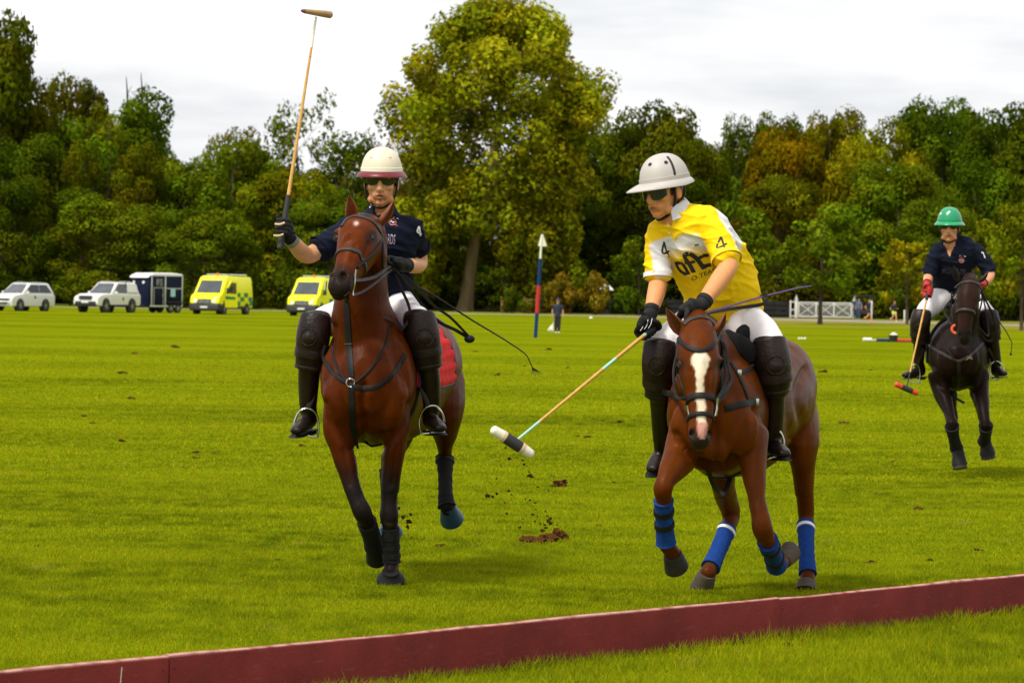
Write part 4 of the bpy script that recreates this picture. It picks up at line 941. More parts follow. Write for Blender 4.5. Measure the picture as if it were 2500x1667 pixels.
def text_decal(name, txt, quad, bvh, m, parent, off=.0025, cuts=3, bold=.0):
    """quad: picture corners BL, BR, TR, TL; letters are laid onto the cloth"""
    cu = bpy.data.curves.new('t', 'FONT'); cu.body = txt; cu.offset = bold; cu.resolution_u = 3
    ob = bpy.data.objects.new('t', cu); COL.objects.link(ob); bpy.context.view_layer.update()
    me = bpy.data.meshes.new_from_object(ob.evaluated_get(bpy.context.evaluated_depsgraph_get())); bpy.data.objects.remove(ob); bpy.data.curves.remove(cu)
    bm = bmesh.new(); bm.from_mesh(me); bmesh.ops.triangulate(bm, faces=bm.faces); bmesh.ops.subdivide_edges(bm, edges=bm.edges, cuts=cuts, use_grid_fill=True)
    xs = [v.co.x for v in bm.verts]; ys_ = [v.co.y for v in bm.verts]; x0, x1, y0, y1 = min(xs), max(xs), min(ys_), max(ys_)
    q = [Vector((a, b, 0)) for a, b in quad]; vv = []; last = None
    for v in bm.verts:
        u, w = (v.co.x - x0) / (x1 - x0), (v.co.y - y0) / (y1 - y0); p = (q[0].lerp(q[1], u)).lerp(q[3].lerp(q[2], u), w)
        h, n, ok = cast(bvh, p.x, p.y)
        if not ok: h, n = (last if last else P(p.x, p.y, 20)), V(0, -1, 0)
        last = h; vv.append(h + n * off)
    bm.verts.index_update(); mb = MB(); mb.add(vv, [[v.index for v in f.verts] for f in bm.faces]); bm.free(); bpy.data.meshes.remove(me)
    return mb.build(name, m, parent, smooth=False, sharp=None)

def helmet(c, fr, S, parent, mats, peak=.165, rim=.142):
    """mats: dome, band, brim"""
    l, f, u = fr; c = Vector(c); W = lambda x, y, z: c + l * (x * S) + f * (y * S) + u * (z * S)
    n = 48; prof = [(1.0, 0.0), (.998, .02)] + [((1 - (z_ / .143) ** 2.25) ** (1 / 2.25), z_) for z_ in (.036, .054, .072, .09, .107, .120, .131, .1385, .1423, .14298)]
    d = MB(); d.rings([[W(.113 * q * math.cos(2 * math.pi * k / n), .132 * q * math.sin(2 * math.pi * k / n) - .005, z) for k in range(n)] for q, z in prof], cap=True); dome = d.build('helmet', mats[0], parent, sharp=None)
    b = MB(); b.rings([[W(.1155 * math.cos(2 * math.pi * k / n), .1345 * math.sin(2 * math.pi * k / n) - .005, z) for k in range(n)] for z in (.002, .03)] + [[W(.112 * math.cos(2 * math.pi * k / n), .131 * math.sin(2 * math.pi * k / n) - .005, z) for k in range(n)] for z in (.0315, .0)], cap=False); b.build('helmet_band', mats[1], dome, sharp=50)
    br = MB(); rs = []
    for (e, zo) in ((0, .012), (.35, .008), (.7, .001), (1.0, -.008), (1.0, -.013), (.6, -.006), (0, -.002)):
        ring = []
        for k in range(n):
            a = 2 * math.pi * k / n; cx, sy = math.cos(a), math.sin(a); front = max(0, sy)
            ox, oy = .113 + (rim - .113) * e, (.132 + (peak - .132 + (peak - .165) * 0) * e if sy > 0 else .132 + .018 * e)
            droop = -.012 * e * (1 - abs(sy)) - .006 * e * front
            ring.append(W(ox * cx, oy * sy - .005, zo + droop))
        rs.append(ring)
    br.rings(rs, cap=False); br.build('helmet_brim', mats[2], dome, sharp=50)
    lin = MB(); lin.rings([[W(.108 * q * math.cos(2 * math.pi * k / 24), .126 * q * math.sin(2 * math.pi * k / 24) - .005, z) for k in range(24)] for q, z in ((1, -.012), (1, .004), (.6, .01), (.05, .012))], cap=True); lin.build('helmet_lining', M_leather, dome)
    return dome, W

def head_mb(mb, c, fr, S):
    l, f, u = fr; c = Vector(c); W = lambda x, y, z: c + l * (x * S) + f * (y * S) + u * (z * S); M = Matrix((l, f, u)).transposed()
    E = lambda x, y, z, r: mb.ell(W(x, y, z), tuple(q * S for q in r), M)
    secs = [(-.117, .056, .020, .020), (-.104, .048, .038, .040), (-.08, .030, .053, .063), (-.05, .013, .062, .082), (-.012, .004, .068, .090), (.03, -.004, .073, .098), (.07, -.008, .069, .092), (.10, -.008, .050, .066), (.117, -.008, .018, .024)]
    mb.loft([(W(0, y, z), w * S, d * S, 2.15) for z, y, w, d in secs], side=l, n=28, sub=4)
    mb.loft([(W(0, .084, .016), .010 * S, .012 * S), (W(0, .098, -.008), .0115 * S, .014 * S), (W(0, .108, -.030), .014 * S, .015 * S), (W(0, .098, -.040), .012 * S, .010 * S)], side=l, n=12, sub=3)
    for sx in (-1, 1):
        E(sx * .013, .096, -.034, (.010, .012, .009)); E(sx * .031, .082, .022, (.026, .014, .010)); E(sx * .043, .062, -.022, (.022, .024, .018))
        E(sx * .078, -.012, -.012, (.011, .020, .033)); E(sx * .045, .030, -.085, (.022, .035, .022)); E(sx * .022, .079, -.062, (.018, .016, .020))
    E(0, .093, -.0605, (.024, .011, .0065)); E(0, .091, -.074, (.021, .012, .0075)); E(0, .078, -.100, (.021, .018, .015))
    return W

def make_rider(S):
    root = wthing('person', S['label'], 'person', S['base'], S.get('group')); O = Vector(S['base']); out = dict(root=root)
    pp = lambda q: (P(q[0], q[1], q[2]),) + tuple(q[3:])
    side = S['side']; vox = S['voxel']
    hc = P(*S['head']); fr = frame(*S['hrot']); hs = S['hs']
    # ---- body: one continuous figure
    mb = MB(); W = head_mb(mb, hc, fr, hs)
    t0 = [pp(q) for q in S['torso']]
    bk_ = S.get('slim', .93)
    mb.loft([(q[0], q[1] * bk_, q[2] * bk_) for q in t0], side=side, n=26, sub=4)
    nk = t0[-1][0]
    mb.loft([(nk - V(0, 0, .05), .075, .07), (nk, .060 * hs, .060 * hs), (W(0, -.016, -.07), .055 * hs, .060 * hs), (W(0, -.012, -.03), .05 * hs, .06 * hs)], side=fr[0], n=18, sub=3)
    for a in S['arms']:
        ap = [pp(q) for q in a['pts']]; mb.loft([(q[0], q[1] * (.78, .9, 1, 1, 1, 1, 1)[min(i, 6)]) for i, q in enumerate(ap)], side=side, n=16, sub=5)
    for g in S['legs']:
        k = [pp(q) for q in g['pts']]; mb.loft([(q[0], q[1] * .86, q[1] * .86) for q in k], side=side, n=16, sub=4)
        mb.loft([(P(*g['heel']), .022, .022), (P(*g['heel']).lerp(P(*g['toe']), .6), .02, .014)], side=side, n=12, sub=1)
    me = remesh(mb, vox, 3); v = mverts(me); px = proj(v)
    # mouth line pressed in, shade between the lips painted dark; lips and stubble coloured
    q = v - np.array(hc); lo = np.stack([q @ np.array(fr[0]), q @ np.array(fr[1]), q @ np.array(fr[2])], 1) / hs
    skin = np.array(S['skin']); c = np.tile(skin[None, :], (len(v), 1)); hd = np.linalg.norm(lo, axis=1) < .16
    c = mixv(c, skin * np.array([.78, .62, .5]), sstep(-.03, -.07, lo[:, 2]) * (lo[:, 1] > .01) * hd * S.get('stubble', .5))
    lip = np.exp(-((lo[:, 0] / .022) ** 2 + ((lo[:, 2] + .067) / .0105) ** 2) * 1.1) * (lo[:, 1] > .07) * hd; c = mixv(c, (.36, .10, .075), np.clip(lip * 1.4, 0, .9))
    mo = np.exp(-((lo[:, 0] / .018) ** 2 + ((lo[:, 2] + .0665) / .0042) ** 2) * 1.0) * (lo[:, 1] > .07) * hd; c = mixv(c, (.035, .010, .010), np.clip(mo * 1.3, 0, .95))
    if S.get('goatee'):
        gt = np.exp(-((lo[:, 0] / .010) ** 2 + ((lo[:, 2] + .091) / .010) ** 2)) * (lo[:, 1] > .05) * hd; c = mixv(c, (.06, .025, .012), np.clip(gt, 0, .8))
    hr = hd & (lo[:, 1] < .03) & (lo[:, 2] > -.02) & (np.abs(lo[:, 0]) < .074); c[hr] = np.array(S.get('hair', (.03, .018, .01)))
    v += np.array(fr[1])[None, :] * (-.006 * hs * mo)[:, None]
    c = mixv(c, skin * np.array([1.02, .86, .75]), np.clip(fnoise(v, 40, 8), 0, 1) * .25)
    set_verts(me, v); set_col(me, c); me.materials.append(M_skin); me.name = 'body'
    fb = bvh_of(me); put('body', shift(me, O), root)
    # ---- jersey
    mb = MB(); ts = [pp(q) for q in S.get('shirt', S['torso'])]
    mb.loft([(q[0], q[1] + .012, q[2] + .012) for q in ts], side=side, n=36, sub=4)
    for a in S['arms']:
        k = [pp(q) for q in a['pts']]; cp = cat([q[0] for q in k], 8); rr = cat([q[1] for q in k], 8); e = int(a['sleeve'] * (len(cp) - 1))
        ss = [(cp[i], rr[i] + .010 + .010 * (i / e) * a.get('loose', 1), rr[i] + .010 + .010 * (i / e) * a.get('loose', 1)) for i in range(e + 1)]
        ss[0] = (cp[0], rr[0] + .012, rr[0] + .012); mb.loft(ss, side=side, n=20, sub=1)
        mb.loft([(ts[-3][0].lerp(cp[0], .15), .07, .07), (ts[-3][0].lerp(cp[0], .6) + V(0, 0, .004), .072, .07), (cp[0], rr[0] + .012, rr[0] + .012)], side=side, n=18, sub=3)
    me = remesh(mb, S.get('svox', .008), 5); v = mverts(me); nm = mnormals(me); px = proj(v)
    wr = np.clip(1 - np.abs(fnoise(v * np.array([1, 1, 1.9]), 13, 31)), 0, 1) ** 3 * .013 + np.clip(1 - np.abs(fnoise(v * np.array([.7, .7, 2.4]), 24, 32)), 0, 1) ** 3 * .006 - .006
    v += nm * (wr * S.get('wrinkle', 1))[:, None]
    for poly in S.get('open', []):      # open neck: the cloth falls back behind the skin
        ins = inpoly(px, poly) & (nm[:, 1] < .3); v[ins] += np.array([0, .045, -.0])
    set_verts(me, v)
    if S.get('spaint'):
        set_col(me, blur_cols(me, S['spaint'](v, nm, px), 2)); me.materials.append(M_jersey)
    else: me.materials.append(S['smat'])
    me.name = 'jersey'; sb = bvh_of(me); jo = put('jersey', shift(me, O), root); ORIG[jo.name] = tuple(O); out['shirt'] = sb; out['jersey'] = jo
    for a in S['arms']:
        k = [pp(q) for q in a['pts']]; cp = cat([q[0] for q in k], 8); rr = cat([q[1] for q in k], 8); e = int(a['sleeve'] * (len(cp) - 1)); ax = (cp[e] - cp[e - 1]).normalized(); r = rr[e] + .0225 + .004 * a.get('loose', 1)
        h = MB(); h.loft([(cp[e] - ax * .016, r, r), (cp[e] + ax * .009, r * 1.02, r * 1.02)], side=side, n=24, sub=2, round_ends=False, cap=False)
        h.loft([(cp[e] + ax * .009, r * 1.02, r * 1.02), (cp[e] - ax * .014, r * .9, r * .9)], side=side, n=24, sub=2, round_ends=False, cap=False); h.build('sleeve_hem', a.get('hem', S.get('hem', M_navy)), jo, sharp=None)
    # ---- collar
    if S.get('collar'):
        cm, h, rr = S['collar']; cb = MB(); n = 30; l, f, u = frame(*S['crot']); cc = nk + V(*S.get('coff', (0, 0, 0)))
        rs = [[], [], [], []]
        for k in range(n + 1):
            a = R(28 + 304 * k / n); d = f * math.cos(a) + l * math.sin(a); op = 1 + .35 * abs(math.cos(a / 2)) ** 6
            rs[0].append(cc + d * rr * .97 + u * .0); rs[1].append(cc + d * rr * .93 + u * h); rs[2].append(cc + d * rr * 1.05 + u * h * .95); rs[3].append(cc + d * rr * (1.38 + .15 * abs(math.cos(a / 2)) ** 4) - u * h * .35)
        cb.grid(rs); cb.grid([[p + V(0, 0, -.003) for p in r] for r in rs[::-1]]); cb.build('collar', cm, jo, sharp=70)
    # ---- breeches
    mb = MB(); mb.loft([(t0[0][0] - V(0, 0, .03), t0[0][1], t0[0][2]), (t0[0][0], t0[0][1] + .004, t0[0][2] + .01), (t0[1][0], t0[1][1] - .002, t0[1][2] - .002)], side=side, n=28, sub=3)
    for g in S['legs']:
        k = [pp(q) for q in g['pts']]; mb.loft([(q[0], q[1] + .006, q[1] + .006) for q in k[:4]], side=side, n=20, sub=4)
    me = remesh(mb, .010, 6); v = mverts(me); nm = mnormals(me); v += nm * (np.abs(fnoise(v, 22, 41)) * .004)[:, None]; set_verts(me, v)
    me.materials.append(M_breech); me.name = 'breeches'; put('breeches', shift(me, O), root)
    # ---- boots, knee guards
    for g in S['legs']:
        k = [pp(q) for q in g['pts']]; kn, an = k[2][0], k[-1][0]; ht, tt = P(*g['heel']), P(*g['toe'])
        mb = MB(); mb.loft([(q[0], q[1] + .006, q[1] + .008) for q in k[3:]], side=side, n=20, sub=4)
        up = (an - ht).normalized(); fd = (tt - ht).normalized(); sd = fd.cross(V(0, 0, 1)).normalized()
        mb.loft([(an, .046, .05), (an.lerp(ht, .5), .045, .055), (ht + up * .02, .040, .052)], side=sd, n=18, sub=3)
        mb.loft([(ht - fd * .02 + up * .02, .034, .034), (ht.lerp(tt, .35) + up * .022, .040, .042), (ht.lerp(tt, .7) + up * .010, .046, .032), (tt, .036, .022)], side=sd, n=18, sub=4)
        me = remesh(mb, .008, 4); me.materials.append(M_bootb); me.name = 'boot'; bo = put('boot', shift(me, O), root); ORIG[bo.name] = tuple(O)
        sl = MB(); dn = sd.cross(fd); dn = dn if dn.z < 0 else -dn
        prof = [(-.045, .026), (-.02, .034), (.04, .036), (.12, .036), (.17, .045), (.22, .042), (.25, .030)]; Lf = (tt - ht).length + .03; kx = Lf / .25
        for part_, z0, z1 in (('a', .024, .034),):
            rs = [[ht + fd * (x * kx) + dn * (z0 + (.008 if x > .2 else 0)) + sd * w for x, w in prof] + [ht + fd * (x * kx) + dn * (z0 + (.008 if x > .2 else 0)) - sd * w for x, w in prof[::-1]], [ht + fd * (x * kx) + dn * z1 + sd * w for x, w in prof] + [ht + fd * (x * kx) + dn * z1 - sd * w for x, w in prof[::-1]]]
            sl.rings(rs)
        sl.box(ht + dn * .040, (.055, .055, .022), Matrix((fd, sd, dn)).transposed(), .004); sl.build('sole', M_leather, bo)
        # guard: thigh flap, knee dome, shin shell
        kp = [P(*q[:3]) for q in g['guard']]; gr = [q[3] for q in g['guard']]
        mb = MB(); mb.loft([(p, r * 1.04, r * .97, 2.2) for p, r in zip(kp, gr)], side=side, n=26, sub=4, round_ends=False); mb.ell(kp[0], (gr[0] * .98, gr[0] * .9, gr[0] * .42))
        cf = Vector(g['gdir']).normalized(); kc = kp[1].lerp(kp[2], .35)
        mb.ell(kc + cf * gr[1] * .42, (gr[1] * .72, gr[1] * .72, gr[1] * .68)); mb.ell(kc + cf * gr[1] * .80, (gr[1] * .40, gr[1] * .36, gr[1] * .40))
        me = remesh(mb, .008, 2); me.materials.append(M_guard); me.name = 'knee_guard'; gb = bvh_of(me); go = put('knee_guard', shift(me, O), root); ORIG[go.name] = tuple(O)
        ax = (kp[-1] - kp[0]).normalized()
        for u, w_ in ((.70, .050), (.985, .016)):
            cpt = kp[0].lerp(kp[-1], u); ring_on(gb, cpt, ax, w_, .004, n=28, up=(0, -1, 0.01), R0=.3).build('guard_strap', M_guard, go, sharp=60)
        kr = MB(); h0 = kc; pr = []
        sdv = cf.cross(V(0, 0, 1)).normalized(); upv = sdv.cross(cf)
        for k in range(24):
            a = k * math.pi / 12; st_ = kc + (sdv * math.cos(a) + upv * math.sin(a)) * gr[1] * .5 + cf * .3; h = gb.ray_cast(st_, -cf, .4); pr.append(h[0] if h[0] is not None else st_ - cf * .22)
        kr.tube(pr + [pr[0]], .0042, n=6, sub=1, cap=False); kr.build('knee_cap_rim', M_guard, go)
    # ---- gloves
    for a in S['arms']:
        k = [pp(q) for q in a['pts']]; wp = k[-1][0]; wd = (k[-1][0] - k[-2][0]).normalized(); mb = MB()
        fist(P(*a['grip']), a['axis'], wp, mb, size=a.get('hsize', 1.08), flip=a.get('flip', 1)); mb.loft([(wp - wd * .045, k[-1][1] + .006, k[-1][1] + .006), (wp, k[-1][1] + .005, k[-1][1] + .005), (wp + wd * .02, .033, .03)], side=side, n=16, sub=2)
        me = remesh(mb, .0045, 2); me.materials.append(a.get('gmat', M_glove)); me.name = 'glove'; gl = put('glove', shift(me, O), root); ORIG[gl.name] = tuple(O)
        cu = MB(); cu.loft([(wp - wd * .047, k[-1][1] + .009, k[-1][1] + .009), (wp - wd * .022, k[-1][1] + .009, k[-1][1] + .009)], side=side, n=18, sub=1, round_ends=False); cu.build('cuff', a.get('cmat', M_glove), gl)
        a['w'] = wp
    out.update(face=fb, W=W, fr=fr, hs=hs, hc=hc); return out

def inpoly(px, poly):
    x, y = px[:, 0], px[:, 1]; ins = np.zeros(len(x), bool); n = len(poly)
    for i in range(n):
        (x0, y0), (x1, y1) = poly[i], poly[(i + 1) % n]
        cnd = ((y0 > y) != (y1 > y)) & (x < (x1 - x0) * (y - y0) / ((y1 - y0) or 1e-9) + x0); ins ^= cnd
    return ins

def vents(R_, dome, spots, m_rim, m_hole, r=.008):
    dm_ = bvh_of(dome.data); O_ = Vector(R_['root'].location)
    for q in spots:
        h = dm_.ray_cast(CAMP - O_, ray(*q).normalized())
        if h[0] is None: continue
        p = h[0] + O_; n_ = h[1] if h[1].y < 0 else -h[1]; a_ = n_.orthogonal().normalized(); b_ = n_.cross(a_)
        e = MB(); e.tube([p + n_ * .001 + (a_ * math.cos(i * .524) + b_ * math.sin(i * .524)) * r for i in range(13)], .0028, n=6, sub=1, cap=False); vo = e.build('vent', m_rim, dome)
        e = MB(); e.cyl(p - n_ * .002, p + n_ * .0015, r * .8, None, 12); e.build('vent_hole', m_hole, R_['root']).name = 'vent_hole'

def chin_strap(R_, pts_l):
    W, root = R_['W'], R_['root']
    for sx in (-1, 1):
        s = MB(); path = [W(sx * .082, .012, .03), W(sx * .080, .014, -.02), W(sx * .070, .022, -.07), W(sx * .045, .040, -.105), W(sx * .018, .062, -.123), W(0, .068, -.125)]
        pts = cat(path, 4); s.band(pts, [(p - W(0, .0, -.05)).normalized() for p in pts], .013, .003)
        p2 = cat([W(sx * .080, -.055, .02), W(sx * .083, -.04, -.03), W(sx * .074, .005, -.058)], 4); s.band(p2, [(p - W(0, 0, -.03)).normalized() for p in p2], .012, .003)
        s.build('chin_strap', M_leather, root, sharp=60)

def glasses(R_, m, wrap=.075, z0=-.012, z1=.024, split=False, y=.098):
    W, root = R_['W'], R_['root']; g = MB(); n = 18; rs = []
    for (zz, off) in ((z1, 0), (z0, 0), (z0, -.004), (z1, -.004)):
        ring = []
        for k in range(n + 1):
            a = -1 + 2 * k / n; x = wrap * math.sin(a * 1.25) / math.sin(1.25); yy = y * (1 - .38 * a * a) + off
            dz = 0
            if zz == z0:
                dz = .017 * math.exp(-(a / .16) ** 2) + .016 * max(0, abs(a) - .62) / .38
            ring.append(W(x, yy, zz + dz))
        rs.append(ring)
    g.grid(rs + [rs[0]]); lens = g.build('sunglasses', m, root, sharp=50)
    for sx in (-1, 1):
        t = MB(); t.tube([W(sx * wrap * .98, y * .64, z1 - .008), W(sx * .084, .03, z1 - .004), W(sx * .086, -.01, z1 - .008)], .0045, n=6); t.build('temple', M_leather, lens)

def strokes(name, lines, bvh, m, parent, w, t=.0012):
    mb = MB()
    for ln in lines:
        ww = w
        if isinstance(ln, dict): ww = ln['w']; ln = ln['p']
        strap_on(bvh, ln, ww, t, 2.5, mb)
    return mb.build(name, m, parent, sharp=60)

def zz(x0, y0, s, *pts): return [(x0 + a / s, y0 + b / s) for a, b in pts]

# ---------------------------------------------------------------- rider 1: navy jersey, mallet raised
MAL1_A, MAL1_B = P(688, 580, 20.86), P(772, 42, 21.10)
R1 = make_rider(dict(label='person in navy jersey and cream helmet raising a mallet on the bay pony', base=tuple(P(935, 760, 21.3)), side=sidev(4), voxel=.0065, skin=(.66, .33, .17), stubble=.75, goatee=True,
 head=(931, 445, 21.12), hrot=(2, 4, 0), hs=1.10,
 torso=[(935, 752, 21.32, .17, .13), (935, 705, 21.30, .162, .12), (934, 655, 21.25, .165, .12), (932, 600, 21.2, .183, .125), (930, 562, 21.18, .19, .12), (931, 537, 21.18, .135, .095), (932, 516, 21.17, .072, .068)],
 arms=[dict(pts=[(856, 556, 21.18, .058), (810, 588, 21.15, .054), (775, 612, 21.10, .049), (752, 624, 21.06, .046), (735, 614, 21.0, .047), (718, 595, 20.95, .040), (705, 580, 20.92, .031)], sleeve=.30, loose=1.3, grip=(688, 555, 20.88), axis=MAL1_B - MAL1_A, cmat=mat('grey_wristband', (.22, .23, .17), .8)),
       dict(pts=[(1003, 556, 21.18, .058), (1012, 590, 21.26, .055), (1020, 622, 21.32, .050), (1024, 644, 21.34, .046), (1010, 648, 21.22, .047), (998, 648, 21.12, .038), (988, 648, 21.05, .032)], sleeve=.25, loose=1.3, grip=(958, 652, 20.96), axis=(.25, -.5, .75), flip=-1)],
 legs=[dict(pts=[(902, 745, 21.3, .098), (835, 772, 21.1, .088), (768, 800, 20.93, .070), (760, 850, 20.96, .060), (754, 920, 21.0, .054), (752, 990, 21.04, .043)], heel=(757, 1038, 21.08), toe=(722, 1052, 20.90), gdir=(-.25, -1, .1),
            guard=[(773, 772, 20.94, .084), (766, 812, 20.92, .090), (761, 855, 20.94, .086), (758, 897, 20.97, .080)]),
       dict(pts=[(965, 745, 21.3, .098), (1000, 772, 21.1, .088), (1026, 798, 20.93, .070), (1036, 850, 20.96, .060), (1048, 920, 21.0, .054), (1054, 985, 21.04, .043)], heel=(1048, 1040, 21.08), toe=(1076, 1046, 20.88), gdir=(.15, -1, .1),
            guard=[(1022, 770, 20.94, .086), (1030, 812, 20.92, .092), (1037, 855, 20.94, .087), (1042, 895, 20.97, .080)])],
 smat=M_navy, hem=M_navy, collar=(M_navy, .035, .066), crot=(2, 12, 0), coff=(0, 0, .004), open=[[(914, 512), (922, 528), (938, 520), (950, 508), (945, 500), (918, 500)]]))
_hm = mat('cream_helmet', (.70, .62, .46), rough=.45, var=.05, scale=6); _hb = mat('pale_band', (.80, .76, .62), rough=.5, var=.03); _hr = mat('maroon_brim', (.15, .006, .012), rough=.4, var=.12)
d1, W1 = helmet(R1['W'](0, -.004, .046), R1['fr'], 1.0, R1['root'], (_hm, _hb, _hr), peak=.165, rim=.141)
vents(R1, d1, ((907, 383), (951, 382)), _hb, _hm)
chin_strap(R1, None); glasses(R1, M_lens, y=.100)
o = lambda *p: zz(920, 520, 15.68, *p)
text_decal('lettering', 'GARDS', o((175, 1170), (690, 1205), (715, 830), (185, 790)), R1['shirt'], M_printp, R1['jersey'], bold=.008)
strokes('sleeve_number', [o((1615, 520), (1540, 720), (1600, 760), (1705, 830)), o((1615, 520), (1650, 700), (1672, 880))], R1['shirt'], M_printw, R1['jersey'], .010)
strokes('crest', [o((450, 340), (510, 250), (610, 235), (700, 270), (745, 350), (720, 430), (620, 450), (520, 440), (450, 340)), o((370, 350), (440, 290)), o((500, 440), (580, 480), (680, 440), (790, 500)), o((610, 160), (680, 140), (660, 220), (600, 215))], R1['shirt'], M_printo, R1['jersey'], .0035)
strokes('crest_centre', [dict(p=o((500, 330), (690, 350)), w=.010), dict(p=o((540, 280), (640, 400)), w=.006), dict(p=o((450, 180), (550, 150)), w=.005), dict(p=o((760, 200), (830, 235)), w=.005)], R1['shirt'], M_printr, R1['jersey'], .006)
bt = MB(); h, n, ok = cast(R1['shirt'], 905, 507); 
if ok: bt.ell(h + n * .004, .006); bt.build('button', M_printw, R1['jersey'])
strokes('collar_flap', [dict(p=[(912, 500), (918, 518), (930, 532)], w=.020), dict(p=[(952, 500), (950, 512), (938, 530)], w=.020)], R1['shirt'], M_navy, R1['jersey'], .02, .006)
for q in ((683, 545), (680, 573)):
    ng = MB(); ng.tube([P(q[0] - 12, q[1] + 2, 20.83), P(q[0], q[1] + 3, 20.825), P(q[0] + 12, q[1] - 1, 20.83)], .006, n=6); ng.build('finger_tape', M_tan, R1['root'])

# ---------------------------------------------------------------- rider 2: yellow and white jersey
YEL, WHT = np.array([.93, .60, .003]), np.array([.76, .74, .75])
def jersey2(v, nm, px):
    c = np.tile(YEL[None, :], (len(v), 1)); o = lambda *p: zz(1570, 560, 9.8, *p)
    front = nm[:, 1] < .25
    chest = inpoly(px, o((240, 280), (480, 215), (690, 170), (775, 300), (850, 165), (1060, 120), (1310, 130), (1400, 210), (1500, 420), (1560, 640), (1300, 620), (960, 560), (760, 800), (480, 620), (250, 400)))
    fade = np.clip(1.05 - sstep(594, 634, px[:, 1] + (px[:, 0] - 1650) * .10) * .95, 0, 1)
    c = mixv(c, WHT, chest * fade * front)
    slv = inpoly(px, o((150, 380), (250, 330), (480, 560), (640, 760), (740, 850), (720, 1040), (630, 1030), (560, 1130), (310, 1170), (240, 860), (190, 640))) & front & (px[:, 0] < 1650)
    c = mixv(c, WHT, slv * 1.0)
    bk = inpoly(px, [(1745, 508), (1770, 520), (1800, 560), (1815, 590), (1800, 600), (1782, 570), (1760, 535)]); c = mixv(c, WHT, bk * 1.0)
    pl = inpoly(px, [(1802, 582), (1812, 608), (1802, 622), (1796, 600)]); c = mixv(c, WHT, pl * .9)
    return c
MAL2_A, MAL2_B = P(1588, 806, 19.70), P(1262, 1074, 18.85)
R2 = make_rider(dict(label='person in yellow and white jersey and grey helmet leaning from the chestnut pony', base=tuple(P(1755, 790, 20.2)), side=(math.cos(R(28)), -math.sin(R(28)), 0), voxel=.0065, skin=(.68, .30, .12), stubble=.25,
 head=(1623, 468, 19.86), hrot=(48, 10, 4), hs=1.10,
 torso=[(1758, 775, 20.22, .17, .13), (1745, 728, 20.14, .165, .125), (1722, 680, 20.04, .168, .125), (1695, 620, 19.95, .185, .125), (1675, 575, 19.9, .185, .12), (1662, 548, 19.88, .135, .095), (1648, 520, 19.87, .072, .068)],
 shirt=[(1766, 745, 20.16, .205, .15), (1760, 705, 20.1, .20, .16), (1742, 655, 20.05, .203, .165), (1712, 605, 19.97, .205, .155), (1690, 567, 19.9, .19, .135), (1668, 543, 19.88, .14, .10), (1650, 522, 19.87, .08, .075)],
 arms=[dict(pts=[(1612, 566, 19.94, .060), (1606, 610, 19.92, .056), (1606, 655, 19.9, .050), (1606, 690, 19.88, .047), (1602, 715, 19.82, .047), (1594, 745, 19.76, .040), (1588, 768, 19.72, .032)], sleeve=.42, loose=1.2, grip=(1580, 806, 19.70), axis=MAL2_A - MAL2_B, hem=M_collar, hsize=1.15),
       dict(pts=[(1744, 563, 19.76, .066), (1760, 600, 19.7, .060), (1772, 630, 19.65, .053), (1777, 652, 19.61, .050), (1758, 682, 19.54, .050), (1732, 718, 19.47, .042), (1713, 744, 19.42, .034)], sleeve=.36, loose=1.4, grip=(1684, 772, 19.38), axis=(-.75, -.5, -.25), hem=mat('yellow_hem', tuple(YEL), .75), hsize=1.1, flip=-1)],
 legs=[dict(pts=[(1718, 775, 20.15, .100), (1665, 812, 19.95, .092), (1612, 850, 19.8, .072), (1612, 905, 19.88, .062), (1613, 990, 20.08, .050), (1616, 1075, 20.24, .042)], heel=(1618, 1112, 20.34), toe=(1592, 1146, 20.18), gdir=(-.2, -1, .1),
            guard=[(1612, 835, 19.8, .082), (1610, 882, 19.79, .088), (1611, 925, 19.84, .084), (1613, 962, 19.9, .076)]),
       dict(pts=[(1792, 775, 20.15, .104), (1842, 805, 19.97, .098), (1880, 842, 19.84, .074), (1886, 905, 19.88, .062), (1889, 980, 19.94, .052), (1889, 1055, 20.0, .043)], heel=(1884, 1100, 20.06), toe=(1916, 1108, 19.84), gdir=(.1, -1, .1),
            guard=[(1876, 830, 19.84, .086), (1886, 880, 19.82, .092), (1890, 922, 19.84, .086), (1888, 955, 19.88, .076)])],
 slim=.70, svox=.006, spaint=jersey2, collar=(M_collar, .045, .070), crot=(42, 25, 4), coff=(.0, -.0, .012), wrinkle=.85, open=[[(1618, 528), (1640, 552), (1642, 535), (1635, 520)]]))
_g = mat('pale_grey_helmet', (.46, .42, .39), rough=.5, var=.06, scale=7)
d2, W2 = helmet(R2['W'](0, -.006, .042), R2['fr'], 1.06, R2['root'], (_g, _g, _g), peak=.235, rim=.135)
vents(R2, d2, ((1587, 402), (1626, 397), (1556, 412)), M_print, M_leatherg)
st = MB(); pts = [W2(.113 * math.sin(t) * 1.015 * .78 + .02, .02 + .06 * (1 - t), .165 * math.cos(t) * 1.0 + .004) for t in [i * .12 for i in range(0, 11)]]
sp_ = [];
dm = bvh_of(d2.data)
for px_, py_ in ((1629, 383), (1636, 392), (1642, 405), (1646, 418), (1648, 430)):
    dd = ray(px_, py_).normalized(); h = dm.ray_cast(CAMP - Vector(R2['root'].location), dd)
    if h[0] is not None: sp_.append((h[0] + Vector(R2['root'].location), h[1]))
if len(sp_) > 2: st.band(cat([a for a, b in sp_], 3), cat([b if b.y < 0 else -b for a, b in sp_], 3), .013, .002); st.build('helmet_stripe', M_print, d2)
chin_strap(R2, None); glasses(R2, M_lensg, z0=-.030, z1=.026, wrap=.078, y=.106)
o = lambda *p: zz(1570, 560, 9.8, *p)
strokes('chest_number', [o((505, 300), (455, 530), (500, 585), (625, 520)), o((505, 310), (550, 500), (625, 655))], R2['shirt'], M_print, R2['jersey'], .0105)
